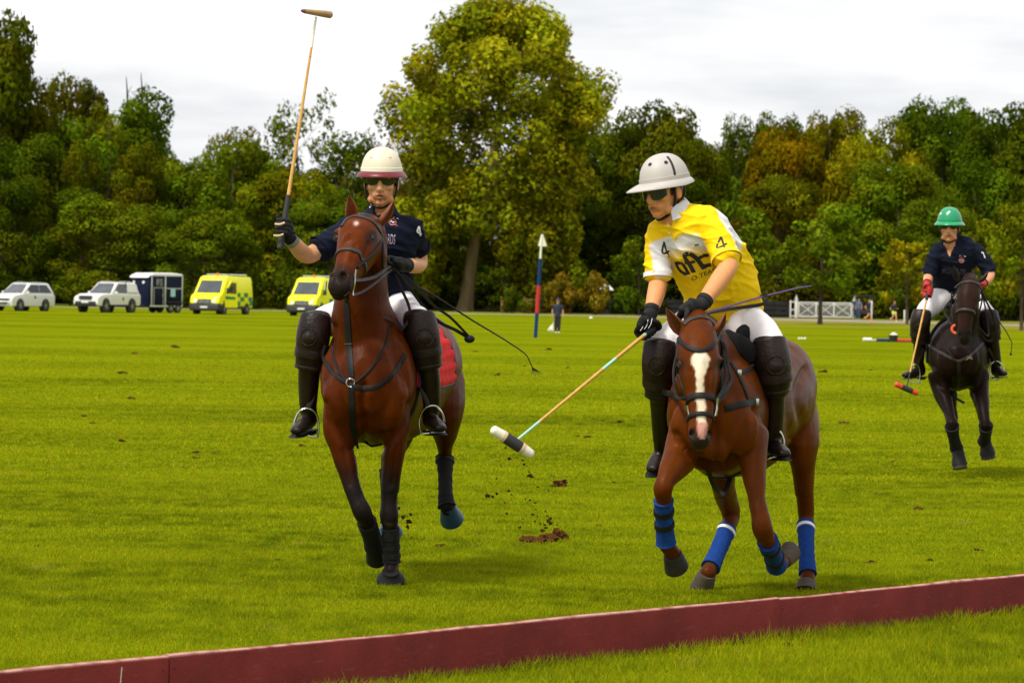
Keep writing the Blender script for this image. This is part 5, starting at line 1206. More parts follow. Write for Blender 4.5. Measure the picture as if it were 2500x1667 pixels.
strokes('sleeve_number', [o((1865, 180), (1760, 445), (2005, 340)), o((1865, 180), (1965, 480))], R2['shirt'], M_print, R2['jersey'], .0105)
strokes('club_logo', [dict(p=o((770, 820), (910, 800), (1010, 920), (1095, 1080)), w=.020), dict(p=o((790, 830), (880, 980), (1040, 1085)), w=.018), dict(p=o((1215, 1030), (1120, 850), (1010, 700), (1000, 600), (1090, 590)), w=.026), dict(p=o((1000, 810), (1110, 800), (1240, 765)), w=.019),
   dict(p=o((1110, 575), (1250, 670), (1360, 800), (1460, 950)), w=.026), dict(p=o((1345, 690), (1450, 625), (1570, 625)), w=.019), dict(p=o((1440, 890), (1540, 860), (1660, 835)), w=.022)], R2['shirt'], M_print, R2['jersey'], .016)
text_decal('lettering', 'O TEAM', o((1170, 1235), (1790, 985), (1765, 890), (1150, 1135)), R2['shirt'], M_print, R2['jersey'])
strokes('chest_emblem', [dict(p=o((1240, 375), (1335, 355)), w=.005), dict(p=o((1250, 380), (1245, 410)), w=.003), dict(p=o((1290, 370), (1300, 410)), w=.003)], R2['shirt'], M_print, R2['jersey'], .004)
for b_ in ((1633, 553), (1636, 570)):
    h, n, ok = cast(R2['shirt'], *b_); bt = MB()
    if ok: bt.ell(h + n * .003, .005); bt.build('button', M_printw, R2['jersey'])
sl = MB()
for q in ((1572, 790), (1582, 786), (1592, 783)):
    sl.tube([P(q[0], q[1] - 6, 19.655), P(q[0] - 3, q[1] + 8, 19.645), P(q[0] - 9, q[1] + 18, 19.65)], .0018, n=5)
sl.build('glove_piping', M_printw, R2['root'])

# ---------------------------------------------------------------- rider 3: green helmet, dark pony
MAL3_A, MAL3_B = P(2264, 722, 35.2), P(2214, 944, 34.9)
R3 = make_rider(dict(label='person in navy jersey and green helmet riding the dark brown pony', base=tuple(P(2325, 730, 35.7)), side=sidev(2), voxel=.009, svox=.011, skin=(.66, .30, .16), stubble=.3,
 head=(2318, 555, 35.45), hrot=(10, 4, 0), hs=1.10,
 torso=[(2325, 718, 35.75, .165, .13), (2322, 692, 35.7, .160, .12), (2325, 660, 35.62, .165, .125), (2332, 632, 35.55, .185, .13), (2335, 612, 35.52, .19, .12), (2330, 598, 35.5, .135, .1), (2322, 585, 35.48, .07, .065)],
 arms=[dict(pts=[(2286, 613, 35.5, .058), (2277, 640, 35.5, .053), (2271, 660, 35.5, .048), (2267, 674, 35.49, .045), (2265, 684, 35.4, .045), (2263, 690, 35.32, .038), (2263, 695, 35.27, .032)], sleeve=.40, loose=1.2, grip=(2265, 712, 35.2), axis=MAL3_A - MAL3_B, gmat=M_gred, cmat=M_glove),
       dict(pts=[(2387, 613, 35.5, .058), (2401, 636, 35.5, .054), (2411, 656, 35.5, .049), (2417, 670, 35.48, .046), (2411, 682, 35.4, .046), (2404, 690, 35.33, .038), (2399, 694, 35.28, .032)], sleeve=.40, loose=1.2, grip=(2386, 700, 35.22), axis=(.2, -.5, .8), gmat=M_gred, flip=-1)],
 legs=[dict(pts=[(2302, 722, 35.7, .098), (2275, 745, 35.55, .090), (2250, 775, 35.4, .072), (2248, 805, 35.45, .062), (2245, 845, 35.5, .052), (2243, 885, 35.55, .042)], heel=(2250, 913, 35.6), toe=(2208, 916, 35.42), gdir=(-.2, -1, .1),
            guard=[(2252, 762, 35.4, .084), (2247, 785, 35.38, .092), (2246, 812, 35.42, .086), (2247, 834, 35.46, .078)]),
       dict(pts=[(2355, 722, 35.7, .098), (2388, 748, 35.55, .090), (2414, 775, 35.4, .072), (2418, 805, 35.45, .062), (2426, 845, 35.5, .052), (2432, 882, 35.55, .042)], heel=(2430, 914, 35.6), toe=(2452, 912, 35.4), gdir=(.2, -1, .1),
            guard=[(2412, 762, 35.4, .084), (2416, 785, 35.38, .092), (2419, 808, 35.42, .086), (2422, 828, 35.46, .078)])],
 smat=M_navy, hem=M_navy, collar=(M_navy, .03, .066), crot=(6, 12, 0), open=[[(2302, 590), (2319, 627), (2335, 592), (2330, 582), (2308, 582)]]))
_gg = mat('green_helmet', (.012, .27, .115), rough=.25, var=.06, scale=6)
d3, W3 = helmet(R3['W'](0, -.004, .040), R3['fr'], 1.0, R3['root'], (_gg, _gg, _gg), peak=.175, rim=.142)
vents(R3, d3, ((2317, 518), (2297, 522)), M_printw, M_printw, .010)
chin_strap(R3, None); glasses(R3, M_lens, y=.101, z0=-.010, z1=.022)
text_decal('lettering', 'WALSH & GARDS', [(2300, 668), (2357, 669), (2357, 657), (2300, 656)], R3['shirt'], M_printd, R3['jersey'], cuts=1)
strokes('sleeve_number', [[(2396, 617), (2399, 615), (2402, 622), (2405, 630)]], R3['shirt'], M_printw, R3['jersey'], .009)
strokes('crest', [[(2341, 634), (2345, 630), (2351, 631), (2354, 636), (2351, 641), (2345, 641), (2341, 634)], [(2346, 626), (2349, 626)]], R3['shirt'], M_printo, R3['jersey'], .005)
strokes('crest_centre', [[(2345, 634), (2351, 637)], [(2342, 626), (2345, 624)], [(2354, 625), (2357, 627)]], R3['shirt'], M_printr, R3['jersey'], .006)
# ================================================================== TACK, MALLETS, WHIPS
def sub_part(name, mb, m, parent, sharp=60): return mb.build(name, m, parent, sharp=sharp)

def bridle(A, name, label):
    o = bpy.data.objects.new(name, None); COL.objects.link(o); o.parent = A['root']; ORIG[o.name] = A['O']; return o

def free_strap(pts, w, t=.004, nrm=(0, -1, 0.15), sub=6):
    p = cat([Vector(q) for q in pts], sub); mb = MB(); mb.band(p, [nrm] * len(p), w, t); return mb

def pad(bvh, cs, a0, a1, off, th, name, m, parent, nu=10, nv=36, quilt=0.0, edge=None, drop=None):
    """cloth lying over the back: cs centres along the trunk"""
    C = cat([Vector(c) for c in cs], nu); rows = []; rows2 = []
    ax = (C[-1] - C[0]).normalized(); U = V(0, 0, 1) - ax * ax.z; U.normalize(); S = ax.cross(U)
    for i, c in enumerate(C):
        r1, r2 = [], []
        for j in range(nv + 1):
            u = i / (len(C) - 1); aa0, aa1 = a0, a1
            if drop: k = drop(u); aa0, aa1 = a0 * k, a1 * k
            a = R(aa0 + (aa1 - aa0) * j / nv); d = U * math.cos(a) + S * math.sin(a); h = bvh.ray_cast(c + d * .8, -d, .8)
            p = h[0] if h[0] is not None else c + d * .3
            q = quilt * abs(math.sin(i * math.pi * .33)) * abs(math.sin(j * math.pi / 3.0)) if quilt else 0
            r1.append(p + d * (off + q)); r2.append(p + d * (off - th))
        rows.append(r1); rows2.append(r2)
    mb = MB(); m_, n_ = len(rows), nv + 1
    vv = [p for r in rows for p in r] + [p for r in rows2 for p in r]; N = m_ * n_; ff = []
    for i in range(m_ - 1):
        for j in range(n_ - 1):
            a = i * n_ + j; ff.append((a, a + 1, a + n_ + 1, a + n_)); ff.append((N + a, N + a + n_, N + a + n_ + 1, N + a + 1))
    bd = [(0, j) for j in range(n_)] + [(i, n_ - 1) for i in range(1, m_)] + [(m_ - 1, j) for j in range(n_ - 2, -1, -1)] + [(i, 0) for i in range(m_ - 2, 0, -1)]
    for k in range(len(bd)):
        (i0, j0), (i1, j1) = bd[k], bd[(k + 1) % len(bd)]; a, b = i0 * n_ + j0, i1 * n_ + j1; ff.append((a, b, N + b, N + a))
    mb.add(vv, ff); ob = mb.build(name, m, parent, sharp=60)
    if edge:
        e = MB(); e.tube([rows[i][j] for i, j in bd] + [rows[0][0]], .007, n=6, sub=1, cap=False); e.build('binding', edge, ob)
    return ob

def stirrup(parent, pix, Y, tread, leather, lm=M_brownl):
    s = MB(); s.tube([P(x, y, Y) for x, y in pix], .0062, n=8, sub=4); st = s.build('stirrup', M_chrome, parent)
    t = MB(); a, b = P(*tread[0], Y), P(*tread[1], Y); d = (b - a); c = (a + b) / 2
    M = Matrix((d.normalized(), V(0, 1, 0), d.normalized().cross(V(0, 1, 0)))).transposed(); t.box(c, (d.length, .05, .010), M, .003); t.build('tread', M_chrome, st)
    l = free_strap([P(*q) for q in leather], .026, .004); l.build('stirrup_leather', lm, parent)

z1 = lambda *p: zz(620, 330, 2.613, *p)
z2 = lambda *p: zz(680, 700, 2.09, *p)
# ---- bay pony
B = H1['bvh']; br = bridle(H1, 'bridle', '')
strap_on(B, z1((560, 585), (590, 540), (640, 520), (700, 528), (760, 556), (800, 605), (818, 650)), .022, .006).build('browband', M_leatherg, br, sharp=60)
nc = P(852, 640, 20.36); nax = P(829, 702, 20.215) - P(878, 590, 20.52)
ring_on(B, nc, nax, .024, .006, n=40, up=(0, -1, 0), R0=.17).build('noseband', M_leatherg, br, sharp=60)
strap_on(B, z1((818, 650), (800, 700), (745, 770), (690, 815), (660, 845)), .016, .006).build('cheekpiece', M_leather, br, sharp=60)
strap_on(B, z1((818, 655), (822, 720), (818, 800), (822, 850)), .014, .006).build('throatlash', M_leather, br, sharp=60)
for dx in (0,):
    bt = MB(); bt.tube([P(*q, 20.235) for q in z1((652, 858), (646, 900), (640, 950), (632, 990), (630, 1022))], [.006, .005, .007, .005, .007], n=8); bt.build('bit_shank', M_chrome, br)
bt = MB(); bt.tube([P(*q, 20.22) for q in z1((462, 930), (458, 965), (455, 990))], .005, n=8); bt.build('bit_shank', M_chrome, br)
hand1 = P(958, 655, 20.95)
for i, pts in enumerate((((648, 925, 20.25), (700, 922, 20.36), (770, 905, 20.47), (822, 870, 20.57), (870, 835, 20.86)), ((635, 1020, 20.25), (700, 995, 20.36), (780, 940, 20.47), (838, 890, 20.58), (880, 855, 20.9)), ((812, 860, 20.62), (820, 800, 20.66), (830, 770, 20.72), (845, 800, 20.82), (842, 850, 20.88)))):
    free_strap([P(*z1((a, b))[0], Y) for a, b, Y in pts], (.018, .013, .015)[i], .003).build('rein', M_leatherg, br, sharp=60)
# tie-down and breastplate
bp1 = bpy.data.objects.new('breastplate', None); COL.objects.link(bp1); bp1.parent = H1['root']; ORIG[bp1.name] = H1['O']
strap_on(B, z1((588, 1010), (592, 1100), (600, 1240), (608, 1360), (615, 1450), (622, 1545)), .036, .006).build('tie_down', M_leather, bp1, sharp=60)
bk = MB(); 
for q in z1((585, 1330), (628, 1330)): pass
strap_on(B, z1((584, 1330), (630, 1330)), .004, .010).build('keeper', M_chrome, bp1, sharp=60)
strap_on(B, z2((240, 300), (225, 350), (250, 400), (300, 460), (355, 492)), .022, .006).build('breast_strap', M_leather, bp1, sharp=60)
strap_on(B, z2((285, 260), (275, 320), (295, 400), (330, 460), (360, 490)), .014, .006).build('breast_strap', M_leather, bp1, sharp=60)
strap_on(B, z2((560, 205), (555, 270), (520, 350), (460, 430), (390, 492)), .014, .006).build('breast_strap', M_leather, bp1, sharp=60)
strap_on(B, z2((355, 500), (420, 518), (500, 510), (570, 460), (615, 400), (645, 345)), .026, .006).build('breast_strap', M_leather, bp1, sharp=60)
strap_on(B, z2((370, 505), (375, 600), (380, 700), (392, 780), (405, 825)), .036, .006).build('belly_strap', M_leather, bp1, sharp=60)
h, n, ok = cast(B, *z2((370, 490))[0]); rg = MB(); rg.tube([h + n * .008 + (RGT * math.cos(a * .4) + UPV * math.sin(a * .4)) * .022 for a in range(17)], .004, n=6, sub=1, cap=False); rg.build('breast_ring', M_chrome, bp1)
sd = wthing('saddle', 'dark saddle with red quilted cloth on the bay pony', 'saddle', tuple(P(925, 770, 21.35)))
tc = [P(905, 935, 21.0), P(925, 935, 21.3), P(955, 935, 21.65), P(987, 925, 22.0)]
pad(B, tc, -93, 93, .014, .02, 'saddle_cloth', M_red, sd, nu=9, nv=45, quilt=.018, edge=M_navyb)
pad(B, [P(903, 935, 21.02), P(912, 935, 21.12), P(925, 935, 21.3)], -88, 88, .034, .02, 'saddle_flap', M_brownl, sd, nu=6, nv=30)
s = MB(); s.loft([(P(915, 762, 21.12), .10, .05), (P(925, 772, 21.25), .13, .04), (P(935, 775, 21.4), .16, .04), (P(948, 760, 21.55), .17, .05)], side=sidev(12), n=20, sub=4); s.build('seat', M_brownl, sd)
ring_on(B, P(912, 935, 21.08), (.2, 1, 0), .08, .008, n=48, up=(0, 0, 1), R0=.8).build('girth', M_leather, sd, sharp=60)
stirrup(sd, z2((200, 768), (204, 700), (190, 645), (146, 620), (104, 640), (82, 690), (80, 720)), 20.985, z2((86, 745), (200, 770)), [(*z2((190, 480))[0], 21.0), (*z2((175, 560))[0], 20.99), (*z2((148, 622))[0], 20.985)])
stirrup(sd, z2((728, 748), (718, 695), (728, 645), (758, 614), (800, 608), (832, 640), (846, 690)), 20.975, z2((730, 750), (850, 740)), [(*z2((712, 470))[0], 21.0), (*z2((740, 545))[0], 20.98), (*z2((768, 612))[0], 20.975)])
# reins hanging from the hand and the loose loop in front of the thigh
free_strap([P(*z1((a, b))[0], Y) for a, b, Y in ((900, 880, 20.95), (940, 980, 20.92), (985, 1080, 20.9), (995, 1160, 20.88), (960, 1220, 20.86), (935, 1240, 20.85))], .016, .003).build('rein', M_leather, br, sharp=60)
free_strap([P(*z1((a, b))[0], Y) for a, b, Y in ((705, 1148, 20.72), (760, 1158, 20.70), (830, 1165, 20.70), (890, 1188, 20.74), (945, 1238, 20.84))], .014, .003).build('rein', M_leatherg, br, sharp=60)
free_strap([P(*z1((a, b))[0], Y) for a, b, Y in ((935, 890, 20.95), (1000, 980, 20.95), (1080, 1090, 21.0), (1180, 1190, 21.05), (1290, 1245, 21.1), (1380, 1300, 21.15))], .018, .003).build('rein', M_leather, br, sharp=60)
free_strap([P(*z1((a, b))[0], Y) for a, b, Y in ((945, 885, 20.95), (1030, 960, 20.97), (1140, 1080, 21.0), (1250, 1160, 21.05), (1330, 1240, 21.1), (1385, 1302, 21.15))], .014, .003).build('rein', M_leather, br, sharp=60)
kb = MB(); kb.ell(P(*z1((1375, 1300))[0], 21.14), (.03, .018, .022)); kb.build('rein_end', M_leather, br)

# ---- chestnut pony
B = H2['bvh']; br = bridle(H2, 'bridle', ''); q4 = lambda *p: zz(1600, 730, 4.128, *p); z4 = lambda *p: zz(1500, 750, 2.147, *p)
strap_on(B, q4((238, 400), (270, 445), (340, 495), (430, 522), (520, 505), (600, 440), (650, 360)), .022, .007).build('browband', M_leather, br, sharp=60)
strap_on(B, q4((295, 265), (340, 215), (400, 192), (470, 185), (540, 205), (590, 250)), .026, .007).build('headpiece', M_leatherg, br, sharp=60)
nax = P(1710, 1035, 19.10) - P(1708, 890, 19.22)
ring_on(B, P(1711, 980, 19.14), nax, .030, .007, n=40, up=(0, -1, 0), R0=.15).build('noseband', M_leather, br, sharp=60)
ring_on(B, P(1710, 1022, 19.11), nax, .022, .007, n=40, up=(0, -1, 0), R0=.13).build('drop_noseband', M_leather, br, sharp=60)
strap_on(B, q4((655, 360), (668, 480), (675, 620), (665, 760), (655, 860), (635, 980)), .020, .007).build('cheekpiece', M_leather, br, sharp=60)
strap_on(B, q4((235, 400), (225, 520), (222, 640), (235, 760), (270, 870), (305, 980)), .018, .007).build('cheekpiece', M_leather, br, sharp=60)
for pts in (((628, 1000), (622, 1060), (618, 1120), (605, 1175)), ((318, 1070), (325, 1120), (340, 1170), (362, 1190))):
    m = MB(); m.tube([P(*q, 19.08) for q in q4(*pts)], [.007, .005, .006, .007], n=8); m.build('bit_shank', M_chrome, br)
for pts, w in ((((300, 990, 19.10), (220, 990, 19.15), (190, 850, 19.25), (185, 720, 19.32), (215, 560, 19.36)), .014), (((625, 1010, 19.10), (720, 900, 19.2), (770, 800, 19.3), (730, 640, 19.36), (690, 470, 19.40), (620, 330, 19.5)), .016), (((620, 1050, 19.10), (700, 960, 19.2), (750, 860, 19.3), (755, 740, 19.36), (720, 600, 19.4), (700, 480, 19.44)), .014), (((630, 1000, 19.1), (700, 860, 19.2), (700, 660, 19.32), (670, 420, 19.42), (560, 300, 19.44)), .014)):
    free_strap([P(*q4((a, b))[0], Y) for a, b, Y in pts], w, .003).build('rein', M_leather, br, sharp=60)
bp2 = bpy.data.objects.new('breastplate', None); COL.objects.link(bp2); bp2.parent = H2['root']; ORIG[bp2.name] = H2['O']
strap_on(B, q4((80, 935), (160, 960), (225, 975)), .030, .006).build('breast_strap', M_leather, bp2, sharp=60)
strap_on(B, q4((700, 1102), (760, 1090), (880, 1058), (1015, 1030)), .034, .007).build('breast_strap', M_leather, bp2, sharp=60)
strap_on(B, q4((760, 640), (830, 760), (890, 890), (935, 1010)), .020, .006).build('breast_strap', M_leather, bp2, sharp=60)
strap_on(B, q4((835, 755), (920, 720), (1020, 680)), .020, .006).build('breast_strap', M_leather, bp2, sharp=60)
for c in ((1005, 1035), (836, 755)):
    h, n, ok = cast(B, *q4(c)[0]); m = MB(); m.box(h + n * .010, (.022, .006, .034), None, .002); m.build('buckle', M_chrome, bp2)
free_strap([P(*z4((a, b))[0], Y) for a, b, Y in ((490, 850, 19.62), (520, 930, 19.8), (565, 975, 19.95), (595, 930, 20.05), (612, 870, 20.1))], .026, .004).build('tie_down', M_leather, bp2, sharp=60)
sd = wthing('saddle', 'black saddle with bunched black cloth on the chestnut pony', 'saddle', tuple(P(1790, 840, 20.3)))
tc = [P(1768, 1002, 20.0), P(1785, 1000, 20.25), P(1800, 998, 20.4), P(1812, 995, 20.5)]
pad(B, tc, -58, 58, .014, .02, 'saddle_cloth', M_bblack, sd, nu=8, nv=40, quilt=.006, edge=M_leather)
pad(B, [P(1764, 1002, 20.0), P(1772, 1002, 20.1), P(1785, 1000, 20.25)], -70, 70, .034, .02, 'saddle_flap', M_leather, sd, nu=6, nv=30)
s = MB(); s.loft([(P(1775, 842, 19.98), .09, .06), (P(1790, 850, 20.12), .13, .05), (P(1800, 852, 20.3), .16, .05), (P(1820, 838, 20.5), .17, .06)], side=sidev(20), n=20, sub=4); s.build('seat', M_leather, sd)
s = MB(); s.loft([(P(*q4((850, 330))[0], 19.9), .03, .025), (P(*q4((900, 340))[0], 19.88), .045, .05), (P(*q4((920, 420))[0], 19.88), .035, .045)], side=(1, 0, 0), n=16, sub=4); s.loft([(P(*q4((720, 330))[0], 19.8), .018, .02), (P(*q4((790, 420))[0], 19.78), .03, .05), (P(*q4((880, 500))[0], 19.8), .05, .06), (P(*q4((960, 600))[0], 19.82), .04, .06)], side=(0, 1, 0), n=16, sub=4)
me_ = remesh(s, .008, 3); me_.materials.append(M_bblack); me_.name = 'saddle_roll'; put('saddle_roll', shift(me_, sd.location), sd)
ring_on(B, P(1772, 1002, 20.08), (.36, 1, 0), .08, .008, n=48, up=(0, 0, 1), R0=.8).build('girth', M_leather, sd, sharp=60)
stirrup(sd, z4((775, 802), (772, 735), (785, 668), (822, 634), (862, 645), (886, 690), (888, 735)), 19.96, z4((775, 802), (890, 770)), [(*z4((765, 470))[0], 19.9), (*z4((795, 560))[0], 19.93), (*z4((830, 636))[0], 19.96)], M_leather)
stirrup(sd, z4((250, 800), (245, 760), (252, 715), (262, 690), (285, 700)), 20.26, z4((225, 850), (262, 805)), [(*z4((225, 470))[0], 20.0), (*z4((250, 580))[0], 20.15), (*z4((262, 690))[0], 20.26)], M_leather)

# ---- dark pony
B = H3['bvh']; br = bridle(H3, 'bridle', ''); z5 = lambda *p: zz(2100, 480, 2.24, *p)
strap_on(B, z5((520, 500), (550, 475), (600, 465), (645, 480), (660, 505)), .024, .008, 3).build('browband', M_leatherg, br, sharp=60)
ring_on(B, P(2357, 765, 34.83), P(2355, 800, 34.8) - P(2362, 730, 34.9), .026, .008, n=30, up=(0, -1, 0), R0=.16).build('noseband', M_leatherg, br, sharp=60)
strap_on(B, z5((505, 520), (498, 590), (505, 660), (520, 720)), .018, .008, 3).build('cheekpiece', M_leather, br, sharp=60)
strap_on(B, z5((662, 510), (662, 580), (640, 660), (625, 720)), .018, .008, 3).build('cheekpiece', M_leather, br, sharp=60)
m = MB(); m.tube([P(*q, 34.76) for q in z5((520, 702), (505, 712), (503, 732), (515, 746), (524, 745))], .012, n=8); m.build('cheek_guard', mat('orange_rubber', (.72, .10, .02), .5), br)
for pts in (((500, 700, 34.8), (460, 620, 35.0), (500, 560, 35.1), (540, 500, 35.2)), ((640, 700, 34.8), (700, 760, 35.0), (690, 640, 35.1), (660, 500, 35.2)), ((660, 520, 34.95), (720, 640, 35.05), (740, 740, 35.1), (700, 790, 35.1), (640, 720, 34.95))):
    free_strap([P(*z5((a, b))[0], Y) for a, b, Y in pts], .016, .003).build('rein', M_leather, br, sharp=60)
bp3 = bpy.data.objects.new('breastplate', None); COL.objects.link(bp3); bp3.parent = H3['root']; ORIG[bp3.name] = H3['O']
strap_on(B, z5((355, 800), (420, 840), (500, 885), (540, 900)), .026, .006, 3).build('breast_strap', M_leatherg, bp3, sharp=60)
strap_on(B, z5((540, 900), (600, 870), (670, 800)), .024, .006, 3).build('breast_strap', M_leatherg, bp3, sharp=60)
strap_on(B, z5((440, 740), (470, 820), (510, 885)), .014, .006, 3).build('breast_strap', M_leather, bp3, sharp=60)
strap_on(B, z5((540, 905), (540, 980), (535, 1050)), .034, .006, 3).build('belly_strap', M_leather, bp3, sharp=60)
free_strap([P(*z5((a, b))[0], Y) for a, b, Y in ((520, 1060, 35.3), (525, 1100, 35.3), (570, 1128, 35.3))], .022, .004).build('strap_end', M_leather, bp3, sharp=60)
h, n, ok = cast(B, *z5((590, 880))[0]); m = MB()
for k in range(7): m.tube([h + n * .01, h + n * .02 + V(math.cos(k) * .016, -.01, math.sin(k * 1.7) * .012), h + n * .015 + V(math.cos(k) * .03, -.01, math.sin(k * 1.7) * .022)], .002, n=5)
m.build('straw_tuft', M_tan, bp3)
sd = wthing('saddle', 'dark saddle and black cloth on the dark brown pony', 'saddle', tuple(P(2335, 745, 35.8)))
pad(B, [P(2340, 866, 35.6), P(2341, 866, 35.85), P(2342, 866, 36.2)], -105, 105, .014, .02, 'saddle_cloth', M_bblack, sd, nu=8, nv=30, edge=M_leatherg)
pad(B, [P(2340, 866, 35.58), P(2340, 866, 35.72), P(2340, 866, 35.9)], -85, 85, .034, .02, 'saddle_flap', M_brownl, sd, nu=6, nv=24)
s = MB(); s.loft([(P(2340, 752, 35.6), .10, .05), (P(2338, 756, 35.75), .13, .04), (P(2336, 757, 35.9), .16, .04), (P(2336, 748, 36.1), .17, .05)], side=sidev(4), n=20, sub=4); s.build('seat', M_brownl, sd)
stirrup(sd, z5((322, 1022), (328, 965), (318, 925), (295, 918), (280, 935)), 35.5, z5((270, 1010), (322, 1022)), [(*z5((345, 830))[0], 35.45), (*z5((330, 880))[0], 35.48), (*z5((310, 920))[0], 35.5)])
stirrup(sd, z5((716, 1000), (710, 940), (722, 910), (750, 900), (775, 920), (785, 950)), 35.5, z5((716, 1000), (780, 990)), [(*z5((700, 830))[0], 35.45), (*z5((725, 870))[0], 35.48), (*z5((742, 902))[0], 35.5)])

# ---------------------------------------------------------------- mallets
M_cane = mat('bamboo_cane', (.62, .33, .075), rough=.35, var=.15, scale=30, spec=.4)
M_mhead = mat('hardwood_mallet_head', (.42, .25, .11), rough=.5, var=.25, scale=12, stretch=(1, 1, 1))
M_mwhite = mat('cream_paint', (.74, .70, .56), rough=.5, var=.06)
M_mint = mat('mint_paint', (.34, .62, .48), rough=.5, var=.06)
M_grip = mat('rubber_grip', (.022, .021, .022), rough=.7, var=.2)
M_orange = mat('red_orange_paint', (.65, .055, .02), rough=.45, var=.08)
def mallet(label, A, Bp, h0, h1, rh, segs, head_parts, grip, taper=False, over=.06):
    """A grip end, Bp where the cane meets the head; h0-h1 head ends"""
    A, Bp = Vector(A), Vector(Bp); o = wthing('polo_mallet', label, 'mallet', tuple(A)); d = (Bp - A)
    g0 = A - d.normalized() * over
    for (u0, u1, m, nm) in segs:
        s = MB(); n = 6; s.tube([A + d * (u0 + (u1 - u0) * k / n) for k in range(n + 1)], [.0105 - .004 * (u0 + (u1 - u0) * k / n) for k in range(n + 1)], n=10, sub=1); so = s.build(nm, m, o)
    if segs[0][2] is M_cane or True:
        for u in (.42, .56, .70, .82):
            s = MB(); s.tube([A + d * (u - .004), A + d * u, A + d * (u + .004)], [.0105 - .004 * u, .0118 - .004 * u, .0105 - .004 * u], n=10, sub=1); s.build('cane_node', M_cane, o)
    s = MB(); s.tube([g0, A, A + d * grip * .6, A + d * grip], [.018, .0165, .0155, .013], n=12); s.build('grip', M_grip, o)
    h0, h1 = Vector(h0), Vector(h1); ax = (h1 - h0)
    for (u0, u1, r0, r1, m, nm) in head_parts:
        s = MB(); s.loft([(h0 + ax * u0, rh * r0, rh * r0), (h0 + ax * (u0 + u1) * .5, rh * (r0 + r1) * .5 * 1.02, rh * (r0 + r1) * .5 * 1.02), (h0 + ax * u1, rh * r1, rh * r1)], side=ax.orthogonal(), n=20, sub=3, round_ends=(nm == 'head')); s.build(nm, m, o)
    return o
mallet('polo mallet with plain wooden cigar head held up in the air', MAL1_A, MAL1_B, P(736, 27, 21.02), P(808, 37, 21.18), .021, [(.0, .86, M_cane, 'cane'), (.86, 1.0, M_mwhite, 'taped_end')], [(.0, .12, .35, .62, mat('wine_tip', (.20, .05, .06), .5), 'head_tip'), (.10, .96, .60, 1.0, M_mhead, 'head')], .19)
mallet('polo mallet swung low with cream, gold and black striped head', MAL2_A, MAL2_B, P(1206, 1050, 18.80), P(1296, 1108, 18.86), .029, [(.0, .055, M_mint, 'cane_band'), (.055, .27, M_cane, 'cane'), (.27, .37, M_mint, 'cane_band'), (.37, .84, M_cane, 'cane'), (.84, 1.0, M_mint, 'cane_band')],
   [(0, .24, .82, .95, M_mwhite, 'head'), (.22, .30, .98, 1.0, M_tan, 'head_ring'), (.29, .72, 1.0, 1.0, M_grip, 'head_sleeve'), (.71, .80, 1.0, .98, M_tan, 'head_ring'), (.79, 1.0, .95, .80, M_mwhite, 'head')], .04)
mallet('polo mallet held downward with black head and orange ends', MAL3_A, MAL3_B, P(2188, 938, 34.86), P(2238, 960, 34.94), .026, [(.0, .84, M_cane, 'cane'), (.84, 1.0, M_grip, 'taped_end')],
   [(0, .26, .9, 1.0, M_orange, 'head'), (.25, .76, 1.0, 1.0, M_grip, 'head_sleeve'), (.75, 1.0, 1.0, .9, M_orange, 'head')], .05)

# ---------------------------------------------------------------- whips
w = wthing('riding_whip', 'long black whip trailing behind the bay pony', 'whip', tuple(hand1)); m = MB()
pts = [P(*q) for q in ((948, 640, 20.94), (985, 680, 20.96), (1060, 722, 21.1), (1150, 780, 21.25), (1225, 825, 21.4), (1280, 862, 21.5), (1292, 880, 21.52), (1300, 898, 21.54))]
m.tube(pts, [.008, .0065, .0055, .0048, .004, .0035, .003, .003], n=8); m.build('stick', M_leather, w)
for k in range(6):
    m = MB(); m.tube([P(1300, 897, 21.54), P(1303 + k * 3 - 4, 906, 21.54 + .01 * k), P(1298 + k * 5, 918 - abs(k - 2) * 2, 21.55)], [.0026, .002, .0012], n=5); m.build('lash', M_leather, w)
w = wthing('riding_whip', 'thin purple whip held across the yellow rider\'s lap', 'whip', tuple(P(1675, 785, 19.36))); M_purple = mat('purple_braid', (.10, .045, .20), rough=.5)
m = MB(); m.tube([P(1720, 765, 19.42), P(1790, 745, 19.75), P(1870, 722, 20.05), P(1950, 703, 20.35), P(1982, 698, 20.45)], [.006, .0055, .005, .004, .003], n=8); m.build('stick', M_purple, w)
m = MB(); m.tube([P(1672, 783, 19.34), P(1690, 774, 19.38), P(1722, 764, 19.43)], [.011, .010, .009], n=10); m.build('handle', M_leather, w)
m = MB(); m.ell(P(1671, 783, 19.335), .015); m.build('knob', mat('pale_metal', (.6, .6, .58), .3, metal=.7), w)
m = MB(); m.tube([P(1982, 698, 20.45), P(1960, 696, 20.43), P(1940, 691, 20.4), P(1932, 687, 20.4)], .0018, n=5); m.build('lash', M_leather, w)
free_strap([P(1722, 765, 19.45), P(1780, 755, 19.8), P(1830, 748, 19.95), P(1862, 742, 20.0), P(1872, 730, 20.02), P(1866, 718, 20.03), P(1858, 726, 20.02)], .018, .003).build('wrist_loop', M_leather, w, sharp=60)
w = wthing('riding_whip', 'short dark whip hanging beside the dark pony', 'whip', tuple(P(2400, 700, 35.2))); m = MB()
m.tube([P(*q, 35.2) for q in z5((660, 500), (700, 590), (750, 670), (800, 740), (830, 800))], [.008, .007, .006, .005, .004], n=6); m.build('stick', M_leather, w)
m = MB(); m.tube([P(*q, 35.2) for q in z5((830, 800), (828, 830), (824, 860))], .004, n=6); m.ell(P(*z5((824, 862))[0], 35.2), .012); m.build('lash', M_leather, w)
m = MB(); m.ell(P(2379, 678, 35.18), (.026, .02, .02)); m.build('knob', M_printw, w)
